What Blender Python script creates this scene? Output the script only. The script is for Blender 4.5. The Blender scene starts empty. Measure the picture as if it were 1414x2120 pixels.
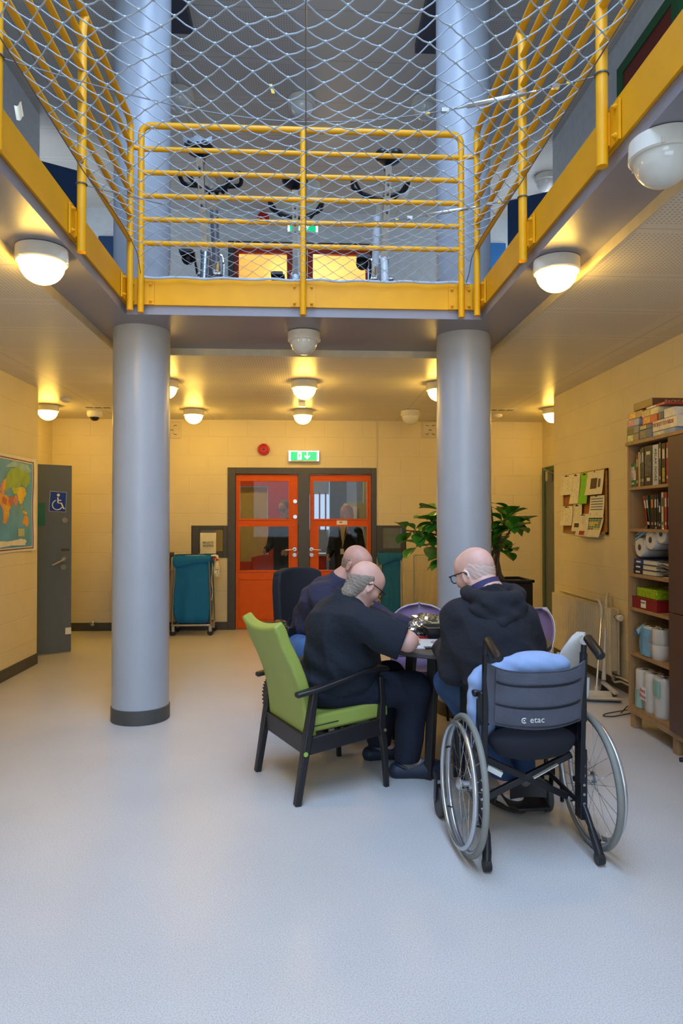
import bpy, math, random
import numpy as np
from mathutils import Vector, Matrix, Euler
random.seed(7)
S = bpy.context.scene
COL = S.collection
PI = math.pi
# ------------------------------------------------------------ camera, light, exposure
H = 1.42; F = 1414.0; YAW = math.radians(3.0); PITCH = math.radians(0.75)
cam_d = bpy.data.cameras.new('camera'); cam = bpy.data.objects.new('camera', cam_d); COL.objects.link(cam)
cam.location = (0, 0, H); cam.rotation_euler = (PI/2 + PITCH, 0, -YAW)
cam_d.sensor_fit = 'HORIZONTAL'; cam_d.sensor_width = 24.0; cam_d.lens = 24.0; cam_d.clip_start = 0.05
S.camera = cam
CR = cam.rotation_euler.to_matrix()
S.view_settings.view_transform = 'Standard'; S.view_settings.look = 'None'
S.view_settings.gamma = 1.0; S.view_settings.use_curve_mapping = False
S.view_settings.exposure = 0.22
W = bpy.data.worlds.new('sky'); S.world = W; W.use_nodes = True
W.node_tree.nodes['Background'].inputs[0].default_value = (0.42, 0.6, 1.0, 1)
W.node_tree.nodes['Background'].inputs[1].default_value = 0.25
SKY_E = 560.0; SKY_C = (0.47, 0.66, 1.0)
LAMP_S = 45.0; LAMP_C = (1.0, 0.60, 0.10)
def area(name, loc, rot, sx, sy, e, c):
    l = bpy.data.lights.new(name, 'AREA'); l.shape = 'RECTANGLE'; l.size = sx; l.size_y = sy; l.energy = e; l.color = c
    o = bpy.data.objects.new(name, l); COL.objects.link(o); o.location = loc; o.rotation_euler = rot
    return o
area('skylight_daylight', (0, 0.1, 7.4), (0, 0, 0), 2.3, 6.4, SKY_E, SKY_C)
area('window_daylight', (0, -4.4, 1.9), (PI/2, 0, 0), 4.0, 2.0, 90.0, (0.62, 0.78, 1.0))
area('upper_fill_light', (0, -4.3, 4.4), (PI/2+.15, 0, 0), 5.0, 1.8, 95.0, (0.72, 0.84, 1.0))  # added fill behind the camera, brightens upper ceiling and back wall; no window modelled
area('upper_left_fill_light', (-3.25, 7.9, 4.3), (0, -PI/2, 0), 1.8, 1.8, 20.0, (0.8, 0.88, 1.0))  # added fill hidden in the upper left recess, no window there
area('upper_right_fill_light', (3.05, 8.1, 4.3), (0, PI/2, 0), 1.8, 1.6, 20.0, (0.8, 0.88, 1.0))  # mirrored added fill in the upper right recess, no window there
def ray(px, py):
    return CR @ Vector(((px-707)/F, -(py-1060)/F, -1))
def P(px, py, X=None, Y=None, Z=None):
    d = ray(px, py); o = Vector((0, 0, H))
    t = X/d.x if X is not None else (Y/d.y if Y is not None else (Z-H)/d.z)
    return o + d*t
# ------------------------------------------------------------ materials
def lin(c):
    return tuple(((x/255)/12.92 if x/255 <= .04045 else ((x/255+.055)/1.055)**2.4) for x in c)
MC = {}
def mat(name, col=(128, 128, 128), rough=.5, metal=0., var=.06, scale=12., bump=0., bscale=80., bdist=.01, emit=0., ecol=None, spec=.5, sheen=0., coat=0., sss=0.):
    if name in MC: return MC[name]
    m = bpy.data.materials.new(name); m.use_nodes = True; nt = m.node_tree; N = nt.nodes; L = nt.links
    b = N['Principled BSDF']; c = lin(col)
    b.inputs['Roughness'].default_value = rough; b.inputs['Metallic'].default_value = metal
    b.inputs['Specular IOR Level'].default_value = spec
    if sheen: b.inputs['Sheen Weight'].default_value = sheen
    if coat: b.inputs['Coat Weight'].default_value = coat
    if sss:
        b.inputs['Subsurface Weight'].default_value = sss; b.inputs['Subsurface Radius'].default_value = (.02, .008, .004)
        b.inputs['Subsurface Scale'].default_value = .4
    tc = N.new('ShaderNodeTexCoord'); no = N.new('ShaderNodeTexNoise'); no.inputs['Scale'].default_value = scale
    no.inputs['Detail'].default_value = 4
    L.new(tc.outputs['Object'], no.inputs['Vector'])
    r = N.new('ShaderNodeValToRGB'); r.color_ramp.elements[0].position = .3; r.color_ramp.elements[1].position = .7
    r.color_ramp.elements[0].color = tuple(max(0, x*(1-var)) for x in c)+(1,)
    r.color_ramp.elements[1].color = tuple(min(1, x*(1+var)) for x in c)+(1,)
    L.new(no.outputs['Fac'], r.inputs['Fac']); L.new(r.outputs['Color'], b.inputs['Base Color'])
    if bump:
        n2 = N.new('ShaderNodeTexNoise'); n2.inputs['Scale'].default_value = bscale; n2.inputs['Detail'].default_value = 3
        L.new(tc.outputs['Object'], n2.inputs['Vector'])
        bp = N.new('ShaderNodeBump'); bp.inputs['Strength'].default_value = bump; bp.inputs['Distance'].default_value = bdist
        L.new(n2.outputs['Fac'], bp.inputs['Height']); L.new(bp.outputs['Normal'], b.inputs['Normal'])
    if emit:
        b.inputs['Emission Color'].default_value = (tuple(ecol) if ecol else c)+(1,)
        b.inputs['Emission Strength'].default_value = emit
    MC[name] = m; return m
def nd(nt, t, **k):
    n = nt.nodes.new(t)
    for a, v in k.items(): setattr(n, a, v)
    return n
def mth(nt, op, a, b=None, c=None):
    n = nt.nodes.new('ShaderNodeMath'); n.operation = op
    for i, x in enumerate((a, b, c)):
        if x is None: continue
        if isinstance(x, (int, float)): n.inputs[i].default_value = x
        else: nt.links.new(x, n.inputs[i])
    return n.outputs[0]
def block_mat(name, axis, col=(222, 209, 174), rough=.55):
    m = mat(name, col, rough, var=.03, scale=3); nt = m.node_tree; L = nt.links; b = nt.nodes['Principled BSDF']
    g = nd(nt, 'ShaderNodeNewGeometry'); s = nd(nt, 'ShaderNodeSeparateXYZ'); L.new(g.outputs['Position'], s.inputs[0])
    cb = nd(nt, 'ShaderNodeCombineXYZ'); L.new(s.outputs[axis], cb.inputs[0]); L.new(s.outputs[2], cb.inputs[1])
    nz = nd(nt, 'ShaderNodeTexNoise'); nz.inputs['Scale'].default_value = 3.0; L.new(g.outputs['Position'], nz.inputs['Vector'])
    mx = nd(nt, 'ShaderNodeMixRGB'); mx.inputs[0].default_value = .012; L.new(cb.outputs[0], mx.inputs[1]); L.new(nz.outputs['Color'], mx.inputs[2])
    br = nd(nt, 'ShaderNodeTexBrick'); L.new(mx.outputs[0], br.inputs['Vector'])
    br.inputs['Scale'].default_value = 1; br.inputs['Brick Width'].default_value = .5; br.inputs['Row Height'].default_value = .25
    br.inputs['Mortar Size'].default_value = .006; br.inputs['Mortar Smooth'].default_value = .8
    br.inputs['Color1'].default_value = (1, 1, 1, 1); br.inputs['Color2'].default_value = (.86, .86, .86, 1); br.inputs['Mortar'].default_value = (.2, .2, .2, 1)
    n3 = nd(nt, 'ShaderNodeTexNoise'); n3.inputs['Scale'].default_value = 45; n3.inputs['Detail'].default_value = 4; L.new(g.outputs['Position'], n3.inputs['Vector'])
    h = mth(nt, 'MULTIPLY_ADD', n3.outputs['Fac'], .35, br.outputs['Color'])
    bp = nd(nt, 'ShaderNodeBump'); bp.inputs['Strength'].default_value = .55; bp.inputs['Distance'].default_value = .006
    L.new(h, bp.inputs['Height']); L.new(bp.outputs['Normal'], b.inputs['Normal'])
    return m
def ceil_mat(name, col, rough=.4, off=(0, 0)):
    m = mat(name, col, rough, var=.02, scale=2); nt = m.node_tree; L = nt.links; b = nt.nodes['Principled BSDF']
    g = nd(nt, 'ShaderNodeNewGeometry'); s = nd(nt, 'ShaderNodeSeparateXYZ'); L.new(g.outputs['Position'], s.inputs[0])
    X = mth(nt, 'ADD', s.outputs[0], 30.0+off[0]); Y = mth(nt, 'ADD', s.outputs[1], 30.0+off[1])
    PX, PY = 1.2, .6
    fx = mth(nt, 'MODULO', X, PX); fy = mth(nt, 'MODULO', Y, PY)
    def inside(f, a, c): return mth(nt, 'MULTIPLY', mth(nt, 'GREATER_THAN', f, a), mth(nt, 'LESS_THAN', f, c))
    seam = mth(nt, 'MAXIMUM', mth(nt, 'LESS_THAN', fx, .006), mth(nt, 'LESS_THAN', fy, .005))
    zone = mth(nt, 'MULTIPLY', inside(fx, .09, 1.11), inside(fy, .05, .55))
    zone = mth(nt, 'MULTIPLY', zone, mth(nt, 'MAXIMUM', mth(nt, 'LESS_THAN', mth(nt, 'MODULO', X, 2.4), 1.2), mth(nt, 'GREATER_THAN', mth(nt, 'ABSOLUTE', s.outputs[0]), 1.5)))
    d = .022
    ax = mth(nt, 'SUBTRACT', mth(nt, 'MODULO', X, d), d/2); ay = mth(nt, 'SUBTRACT', mth(nt, 'MODULO', Y, d), d/2)
    rr = mth(nt, 'ADD', mth(nt, 'MULTIPLY', ax, ax), mth(nt, 'MULTIPLY', ay, ay))
    dot = mth(nt, 'MULTIPLY', mth(nt, 'LESS_THAN', rr, .0048**2), zone)
    k = mth(nt, 'MAXIMUM', mth(nt, 'MULTIPLY', dot, .55), mth(nt, 'MULTIPLY', seam, .55))
    old = b.inputs['Base Color'].links[0].from_socket
    mx = nd(nt, 'ShaderNodeMixRGB'); L.new(k, mx.inputs[0]); L.new(old, mx.inputs[1]); mx.inputs[2].default_value = tuple(x*.12 for x in lin(col))+(1,)
    L.new(mx.outputs[0], b.inputs['Base Color'])
    return m
def floor_mat():
    m = mat('linoleum', (206, 205, 203), .34, var=.03, scale=2, spec=.45); nt = m.node_tree; L = nt.links; b = nt.nodes['Principled BSDF']
    g = nd(nt, 'ShaderNodeNewGeometry')
    v = nd(nt, 'ShaderNodeTexNoise'); v.inputs['Scale'].default_value = 210; v.inputs['Detail'].default_value = 2; L.new(g.outputs['Position'], v.inputs['Vector'])
    v2 = nd(nt, 'ShaderNodeTexVoronoi'); v2.inputs['Scale'].default_value = 130; L.new(g.outputs['Position'], v2.inputs['Vector'])
    r = nd(nt, 'ShaderNodeValToRGB'); e = r.color_ramp.elements; e[0].position = .36; e[0].color = (.66, .6, .54, 1); e[1].position = .56; e[1].color = (1, 1, 1, 1)
    L.new(v.outputs['Fac'], r.inputs[0])
    r2 = nd(nt, 'ShaderNodeValToRGB'); e = r2.color_ramp.elements; e[0].position = .02; e[0].color = (.72, .66, .6, 1); e[1].position = .25; e[1].color = (1, 1, 1, 1)
    L.new(v2.outputs['Distance'], r2.inputs[0])
    old = b.inputs['Base Color'].links[0].from_socket
    m1 = nd(nt, 'ShaderNodeMixRGB', blend_type='MULTIPLY'); m1.inputs[0].default_value = .6; L.new(old, m1.inputs[1]); L.new(r.outputs[0], m1.inputs[2])
    m2 = nd(nt, 'ShaderNodeMixRGB', blend_type='MULTIPLY'); m2.inputs[0].default_value = .3; L.new(m1.outputs[0], m2.inputs[1]); L.new(r2.outputs[0], m2.inputs[2])
    L.new(m2.outputs[0], b.inputs['Base Color'])
    n4 = nd(nt, 'ShaderNodeTexNoise'); n4.inputs['Scale'].default_value = 1.3; L.new(g.outputs['Position'], n4.inputs['Vector'])
    L.new(mth(nt, 'MULTIPLY_ADD', n4.outputs['Fac'], .16, .27), b.inputs['Roughness'])
    return m
def glass_mat(name, tint=(.93, .95, .95), refl=.12, rough=.02):
    if name in MC: return MC[name]
    m = bpy.data.materials.new(name); m.use_nodes = True; nt = m.node_tree; nt.nodes.clear()
    o = nd(nt, 'ShaderNodeOutputMaterial'); mx = nd(nt, 'ShaderNodeMixShader'); t = nd(nt, 'ShaderNodeBsdfTransparent'); g = nd(nt, 'ShaderNodeBsdfGlossy')
    t.inputs[0].default_value = tint+(1,); g.inputs['Roughness'].default_value = rough
    fr = nd(nt, 'ShaderNodeLayerWeight'); fr.inputs['Blend'].default_value = .5
    nt.links.new(mth(nt, 'MULTIPLY_ADD', mth(nt, 'POWER', fr.outputs['Facing'], 4.0), .35, refl), mx.inputs[0])
    nt.links.new(t.outputs[0], mx.inputs[1]); nt.links.new(g.outputs[0], mx.inputs[2]); nt.links.new(mx.outputs[0], o.inputs[0])
    MC[name] = m; return m
def wood_mat(name, col, dark=.75, axis=2, rough=.5):
    m = mat(name, col, rough, var=.03); nt = m.node_tree; L = nt.links; b = nt.nodes['Principled BSDF']
    tc = nd(nt, 'ShaderNodeTexCoord'); mp = nd(nt, 'ShaderNodeMapping'); sc = [40, 40, 40]; sc[axis] = 2.0
    mp.inputs['Scale'].default_value = sc; L.new(tc.outputs['Object'], mp.inputs[0])
    n = nd(nt, 'ShaderNodeTexNoise'); n.inputs['Scale'].default_value = 1; n.inputs['Detail'].default_value = 5; L.new(mp.outputs[0], n.inputs['Vector'])
    r = nd(nt, 'ShaderNodeValToRGB'); e = r.color_ramp.elements; e[0].position = .35; e[0].color = (dark, dark, dark, 1); e[1].position = .65; e[1].color = (1, 1, 1, 1)
    L.new(n.outputs['Fac'], r.inputs[0]); old = b.inputs['Base Color'].links[0].from_socket
    mx = nd(nt, 'ShaderNodeMixRGB', blend_type='MULTIPLY'); mx.inputs[0].default_value = 1; L.new(old, mx.inputs[1]); L.new(r.outputs[0], mx.inputs[2])
    L.new(mx.outputs[0], b.inputs['Base Color']); return m
# ------------------------------------------------------------ mesh helpers
PM = {}
def Rz(a): return Matrix.Rotation(a, 4, 'Z')
def Rx(a): return Matrix.Rotation(a, 4, 'X')
def Ry(a): return Matrix.Rotation(a, 4, 'Y')
def T(x, y=None, z=None):
    return Matrix.Translation(x if y is None else (x, y, z))
def V(*a): return Vector(a)
class MB:
    def __init__(s): s.v = []; s.f = []; s.mi = []; s.m = 0; s.M = Matrix.Identity(4)
    def add(s, vs, fs):
        n = len(s.v); s.v += [s.M @ Vector(v) for v in vs]
        s.f += [tuple(i+n for i in f) for f in fs]; s.mi += [s.m]*len(fs); return s
    def box(s, x0, y0, z0, x1, y1, z1):
        vs = [(x, y, z) for z in (z0, z1) for y in (y0, y1) for x in (x0, x1)]
        return s.add(vs, [(0, 2, 3, 1), (4, 5, 7, 6), (0, 1, 5, 4), (2, 6, 7, 3), (0, 4, 6, 2), (1, 3, 7, 5)])
    def cbox(s, c, d, M=None):
        old = s.M
        if M is not None: s.M = s.M @ M
        s.box(c[0]-d[0]/2, c[1]-d[1]/2, c[2]-d[2]/2, c[0]+d[0]/2, c[1]+d[1]/2, c[2]+d[2]/2); s.M = old; return s
    def beam(s, p0, p1, w, h, up=(0, 0, 1), w1=None, h1=None):
        p0 = Vector(p0); p1 = Vector(p1); d = (p1-p0).normalized(); u = Vector(up); a = d.cross(u)
        if a.length < 1e-4: a = d.cross(Vector((1, 0, 0)))
        a.normalize(); u = a.cross(d).normalized(); w1 = w if w1 is None else w1; h1 = h if h1 is None else h1
        vs = []
        for p, ww, hh in ((p0, w, h), (p1, w1, h1)):
            for sa, su in ((-1, -1), (1, -1), (1, 1), (-1, 1)): vs.append(p + a*sa*ww/2 + u*su*hh/2)
        return s.add(vs, [(3, 2, 1, 0), (4, 5, 6, 7), (0, 1, 5, 4), (1, 2, 6, 5), (2, 3, 7, 6), (3, 0, 4, 7)])
    def tube(s, pts, r, n=10, closed=False, flat=None):
        pts = [Vector(p) for p in pts]; k = len(pts); rs = r if isinstance(r, (list, tuple)) else [r]*k
        tg = []
        for i in range(k):
            a = pts[(i-1) % k] if (closed or i > 0) else pts[i]; b = pts[(i+1) % k] if (closed or i < k-1) else pts[i]
            t = (b-a); tg.append(t.normalized() if t.length > 1e-9 else Vector((0, 0, 1)))
        u = tg[0].orthogonal().normalized(); vs = []; 
        for i in range(k):
            u = (u - tg[i]*u.dot(tg[i]))
            if u.length < 1e-6: u = tg[i].orthogonal()
            u.normalize(); w = tg[i].cross(u)
            for j in range(n):
                a = 2*PI*j/n; vs.append(pts[i] + (u*math.cos(a) + w*math.sin(a))*rs[i])
        fs = []
        for i in range(k if closed else k-1):
            for j in range(n):
                a = i*n+j; b = i*n+(j+1) % n; i2 = (i+1) % k; fs.append((a, b, i2*n+(j+1) % n, i2*n+j))
        if not closed: fs.append(tuple(range(n-1, -1, -1))); fs.append(tuple((k-1)*n+j for j in range(n)))
        return s.add(vs, fs)
    def cyl(s, p0, p1, r0, r1=None, n=20): return s.tube([p0, p1], [r0, r0 if r1 is None else r1], n)
    def lathe(s, prof, c=(0, 0, 0), n=32, M=None):
        old = s.M; s.M = s.M @ T(Vector(c)) @ (M if M is not None else Matrix.Identity(4)); vs = []; fs = []; k = len(prof)
        for r, z in prof:
            for j in range(n): a = 2*PI*j/n; vs.append((max(r, 1e-5)*math.cos(a), max(r, 1e-5)*math.sin(a), z))
        for i in range(k-1):
            for j in range(n): fs.append((i*n+j, i*n+(j+1) % n, (i+1)*n+(j+1) % n, (i+1)*n+j))
        fs.append(tuple(range(n-1, -1, -1))); fs.append(tuple((k-1)*n+j for j in range(n)))
        s.add(vs, fs); s.M = old; return s
    def ell(s, c, r, M=None, nu=20, nv=12):
        if isinstance(r, (int, float)): r = (r, r, r)
        old = s.M; s.M = s.M @ T(Vector(c)) @ (M if M is not None else Matrix.Identity(4)); vs = [(0, 0, -r[2])]; fs = []
        for i in range(1, nv):
            p = -PI/2 + PI*i/nv
            for j in range(nu): a = 2*PI*j/nu; vs.append((r[0]*math.cos(p)*math.cos(a), r[1]*math.cos(p)*math.sin(a), r[2]*math.sin(p)))
        vs.append((0, 0, r[2])); e = len(vs)-1
        for j in range(nu):
            fs.append((0, 1+(j+1) % nu, 1+j)); fs.append((e, 1+(nv-2)*nu+j, 1+(nv-2)*nu+(j+1) % nu))
            for i in range(nv-2): a = 1+i*nu; fs.append((a+j, a+(j+1) % nu, a+nu+(j+1) % nu, a+nu+j))
        s.add(vs, fs); s.M = old; return s
    def grid(s, fn, nu, nv, cu=False, th=0):
        vs = [Vector(fn(i/nu, j/nv)) for i in range(nu+1) for j in range(nv+1)]; fs = []
        for i in range(nu):
            for j in range(nv): a = i*(nv+1)+j; fs.append((a, a+nv+1, a+nv+2, a+1))
        if th:
            n = len(vs); nm = [Vector((0, 0, 0)) for _ in vs]
            for f in fs:
                q = (vs[f[2]]-vs[f[0]]).cross(vs[f[3]]-vs[f[1]])
                for i in f: nm[i] += q
            vs += [v - m.normalized()*th for v, m in zip(vs, nm)]
            fs += [tuple(n+i for i in reversed(f)) for f in fs]
            st = nv+1
            for i in range(nu):
                a, b = i*st, (i+1)*st; fs.append((b, a, n+a, n+b)); a, b = a+nv, b+nv; fs.append((a, b, n+b, n+a))
            for j in range(nv):
                a, b = j, j+1; fs.append((a, b, n+b, n+a)); a, b = nu*st+j, nu*st+j+1; fs.append((b, a, n+a, n+b))
        return s.add(vs, fs)
    def prism(s, poly, t, M=None):
        old = s.M
        if M is not None: s.M = s.M @ M
        n = len(poly); vs = [(x, y, 0) for x, y in poly]+[(x, y, t) for x, y in poly]
        fs = [tuple(range(n-1, -1, -1)), tuple(range(n, 2*n))]+[(i, (i+1) % n, n+(i+1) % n, n+i) for i in range(n)]
        s.add(vs, fs); s.M = old; return s
    def build(s, name, mats, parent=None, world=False, smooth=True, bevel=0, seg=2, sub=0, origin=True, ang=40):
        if not isinstance(mats, (list, tuple)): mats = [mats]
        vs = s.v
        if parent is not None and world: inv = PM[parent.name].inverted(); vs = [inv @ v for v in vs]
        loc = Vector((0, 0, 0))
        if parent is None and origin and vs:
            xs = [v.x for v in vs]; ys = [v.y for v in vs]; zs = [v.z for v in vs]
            loc = Vector(((min(xs)+max(xs))/2, (min(ys)+max(ys))/2, min(zs))); vs = [v-loc for v in vs]
        me = bpy.data.meshes.new(name); me.from_pydata([tuple(v) for v in vs], [], s.f)
        for m in mats: me.materials.append(m)
        me.polygons.foreach_set('material_index', s.mi)
        me.validate(); me.update()
        if smooth:
            me.shade_smooth(); me.set_sharp_from_angle(angle=math.radians(ang))
        o = bpy.data.objects.new(name, me); COL.objects.link(o); o.parent = parent; o.location = loc
        PM[o.name] = (PM[parent.name] if parent is not None else Matrix.Identity(4)) @ T(loc)
        if bevel:
            b = o.modifiers.new('bevel', 'BEVEL'); b.width = bevel; b.segments = seg; b.limit_method = 'ANGLE'; b.angle_limit = math.radians(50)
        if sub:
            b = o.modifiers.new('sub', 'SUBSURF'); b.levels = sub; b.render_levels = sub
        return o
def tag(o, label=None, cat=None, group=None, kind=None):
    if label: o['label'] = label
    if cat: o['category'] = cat
    if group: o['group'] = group
    if kind: o['kind'] = kind
    return o
def thing(name, label, cat, loc=(0, 0, 0), rz=0, group=None, kind=None):
    o = bpy.data.objects.new(name, None); COL.objects.link(o); o.location = loc; o.rotation_euler = (0, 0, rz); o.empty_display_size = .1
    PM[o.name] = T(Vector(loc)) @ Rz(rz); return tag(o, label, cat, group, kind)
def struct(o): o['kind'] = 'structure'; return o
def copy_tree(o, parent=None):
    c = o.copy(); COL.objects.link(c); c.parent = parent
    for ch in [x for x in bpy.data.objects if x.parent == o]: copy_tree(ch, c)
    return c
def dup(o, loc, label=None, rz=None, group=None, base=None):
    c = copy_tree(o); c.location = loc
    if rz is not None: c.rotation_euler = (0, 0, rz)
    if label: c['label'] = label
    if group: c['group'] = group
    return c
def text(name, s, size, M, m, parent=None, ext=.0006, sx=1.0, align='CENTER', label=None):
    cu = bpy.data.curves.new('t', 'FONT'); cu.body = s; cu.size = size; cu.extrude = ext; cu.align_x = align; cu.align_y = 'CENTER'; cu.resolution_u = 3
    o = bpy.data.objects.new('t', cu); COL.objects.link(o); bpy.context.view_layer.update()
    me = bpy.data.meshes.new_from_object(o.evaluated_get(bpy.context.evaluated_depsgraph_get()))
    bpy.data.objects.remove(o); bpy.data.curves.remove(cu); me.materials.clear(); me.materials.append(m)
    MM = (PM[parent.name].inverted() if parent is not None else Matrix.Identity(4)) @ M @ Matrix.Diagonal((sx, 1, 1, 1))
    me.transform(MM); o = bpy.data.objects.new(name, me); COL.objects.link(o); o.parent = parent; PM[o.name] = PM[parent.name] if parent is not None else Matrix.Identity(4)
    return o
def frame(xdir, ydir, loc):   # matrix whose X and Y axes are given
    x = Vector(xdir).normalized(); y = Vector(ydir).normalized(); z = x.cross(y)
    M = Matrix((x, y, z)).transposed().to_4x4(); M.translation = Vector(loc); return M
def arc(pts, r=.05, n=5):
    """polyline with rounded corners"""
    pts = [Vector(p) for p in pts]; out = [pts[0]]
    for i in range(1, len(pts)-1):
        a, b, c = pts[i-1], pts[i], pts[i+1]; d1 = (a-b).normalized(); d2 = (c-b).normalized(); rr = min(r, (a-b).length*.49, (c-b).length*.49)
        p1 = b+d1*rr; p2 = b+d2*rr
        for k in range(n+1):
            t = k/n; out.append(p1*(1-t)**2 + b*2*t*(1-t) + p2*t*t)
    out.append(pts[-1]); return out
# ------------------------------------------------------------ signed distance bodies (surface nets)
class SDF:
    def __init__(s): s.p = []
    def cap(s, a, b, r0, r1=None, k=.03): s.p.append(('c', Vector(a), Vector(b), r0, r0 if r1 is None else r1, k)); return s
    def ell(s, c, r, M=None, k=.03): s.p.append(('e', Vector(c), r, M.to_3x3() if M is not None else Matrix.Identity(3), k)); return s
    def sub(s, c, r, M=None, k=.006): s.p.append(('s', Vector(c), r, M.to_3x3() if M is not None else Matrix.Identity(3), k)); return s
    def xf(s, M):
        q = []
        for p in s.p:
            if p[0] == 'c': q.append(('c', M @ p[1], M @ p[2], p[3], p[4], p[5]))
            else: q.append((p[0], M @ p[1], p[2], M.to_3x3() @ p[3], p[4]))
        s.p = q; return s
    def ext(s, o): s.p += o.p; return s
    def mesh(s, h, off=0., clips=(), wr=None, pad=.03, ck=0.):
        lo = np.array([1e9]*3); hi = -lo
        bb = []
        for p in s.p:
            if p[0] == 'c':
                r = max(p[3], p[4])+off; a = np.minimum(p[1], p[2])-r; b = np.maximum(p[1], p[2])+r
            else: r = max(p[2])+off; a = np.array(p[1])-r; b = np.array(p[1])+r
            bb.append((a, b))
            if p[0] != 's': lo = np.minimum(lo, a); hi = np.maximum(hi, b)
        lo -= pad; hi += pad; n = np.ceil((hi-lo)/h).astype(int)+1
        Fd = np.full(n, .08, np.float32)
        ax = [lo[i]+h*np.arange(n[i], dtype=np.float32) for i in range(3)]
        for p, (a, b) in zip(s.p, bb):
            k = p[-1]; m = k+.035
            i0 = np.maximum(np.floor((a-m-lo)/h).astype(int), 0); i1 = np.minimum(np.ceil((b+m-lo)/h).astype(int)+1, n)
            if (i1 <= i0).any(): continue
            sl = tuple(slice(i0[i], i1[i]) for i in range(3))
            X, Y, Z = np.meshgrid(*[ax[i][sl[i]] for i in range(3)], indexing='ij', sparse=True)
            if p[0] == 'c':
                A = p[1]; d = p[2]-p[1]; L2 = max(d.length_squared, 1e-9)
                t = np.clip(((X-A.x)*d.x+(Y-A.y)*d.y+(Z-A.z)*d.z)/L2, 0, 1)
                D = np.sqrt((X-A.x-t*d.x)**2+(Y-A.y-t*d.y)**2+(Z-A.z-t*d.z)**2)-(p[3]+(p[4]-p[3])*t)-off
            else:
                R = p[3]; r = [x+(off if p[0] == 'e' else 0) for x in p[2]]; C = p[1]; q = []
                for i in range(3):
                    c = R.col[i]; q.append((X-C.x)*c.x+(Y-C.y)*c.y+(Z-C.z)*c.z)
                k0 = np.sqrt((q[0]/r[0])**2+(q[1]/r[1])**2+(q[2]/r[2])**2)
                k1 = np.sqrt((q[0]/r[0]**2)**2+(q[1]/r[1]**2)**2+(q[2]/r[2]**2)**2)+1e-6
                D = k0*(k0-1)/k1
            G = Fd[sl]
            if p[0] == 's':
                D = -D; hh = np.clip(.5-.5*(D-G)/k, 0, 1); Fd[sl] = D*(1-hh)+G*hh+k*hh*(1-hh)
            else:
                hh = np.clip(.5+.5*(D-G)/k, 0, 1); Fd[sl] = D*(1-hh)+G*hh-k*hh*(1-hh)
        if wr or clips:
            X, Y, Z = np.meshgrid(*ax, indexing='ij', sparse=True)
            if wr:
                Fd = Fd + wr(X, Y, Z).astype(np.float32)
            for pt, nn in clips:   # keep the side the normal points away from
                nn = Vector(nn).normalized(); D = ((X-pt[0])*nn.x+(Y-pt[1])*nn.y+(Z-pt[2])*nn.z).astype(np.float32)
                if ck: hh = np.clip(.5-.5*(D-Fd)/ck, 0, 1); Fd = D*(1-hh)+Fd*hh+ck*hh*(1-hh)
                else: Fd = np.maximum(Fd, D)
        return nets(Fd, lo, h)
def nets(Fd, lo, h):
    ins = Fd < 0; n = Fd.shape
    c = np.zeros((n[0]-1, n[1]-1, n[2]-1), np.int8)
    for i in (0, 1):
        for j in (0, 1):
            for k in (0, 1): c += ins[i:n[0]-1+i, j:n[1]-1+j, k:n[2]-1+k]
    act = (c > 0) & (c < 8); idx = np.argwhere(act); N = len(idx)
    vid = np.full(act.shape, -1, np.int32); vid[act] = np.arange(N)
    acc = np.zeros((N, 3)); cnt = np.zeros(N)
    cor = [(i, j, k) for i in (0, 1) for j in (0, 1) for k in (0, 1)]
    val = {q: Fd[idx[:, 0]+q[0], idx[:, 1]+q[1], idx[:, 2]+q[2]] for q in cor}
    for a in cor:
        for d in range(3):
            if a[d] == 0:
                b = list(a); b[d] = 1; b = tuple(b); fa = val[a]; fb = val[b]; m = (fa < 0) != (fb < 0)
                t = np.where(m, fa/np.where(m, fa-fb, 1), 0); pos = np.array(a, float)[None, :].repeat(N, 0); pos[:, d] += t
                acc += pos*m[:, None]; cnt += m
    Vv = lo+h*(idx+acc/cnt[:, None]); quads = []
    for d in range(3):
        e, g = [(1, 2), (2, 0), (0, 1)][d]
        s0 = [slice(1, n[q]-1) for q in range(3)]; s0[d] = slice(0, n[d]-1); s1 = list(s0); s1[d] = slice(1, n[d])
        A = ins[tuple(s0)]; B = ins[tuple(s1)]; ed = np.argwhere(A != B); fl = A[tuple(ed.T)]
        base = ed.copy()
        for q in range(3):
            if q != d: base[:, q] += 1
        def cell(de, dg):
            q = base.copy(); q[:, e] -= de; q[:, g] -= dg; return vid[tuple(q.T)]
        Q = np.stack([cell(1, 1), cell(0, 1), cell(0, 0), cell(1, 0)], 1); Q[~fl] = Q[~fl][:, ::-1]; quads.append(Q)
    return Vv, np.concatenate(quads)
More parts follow.
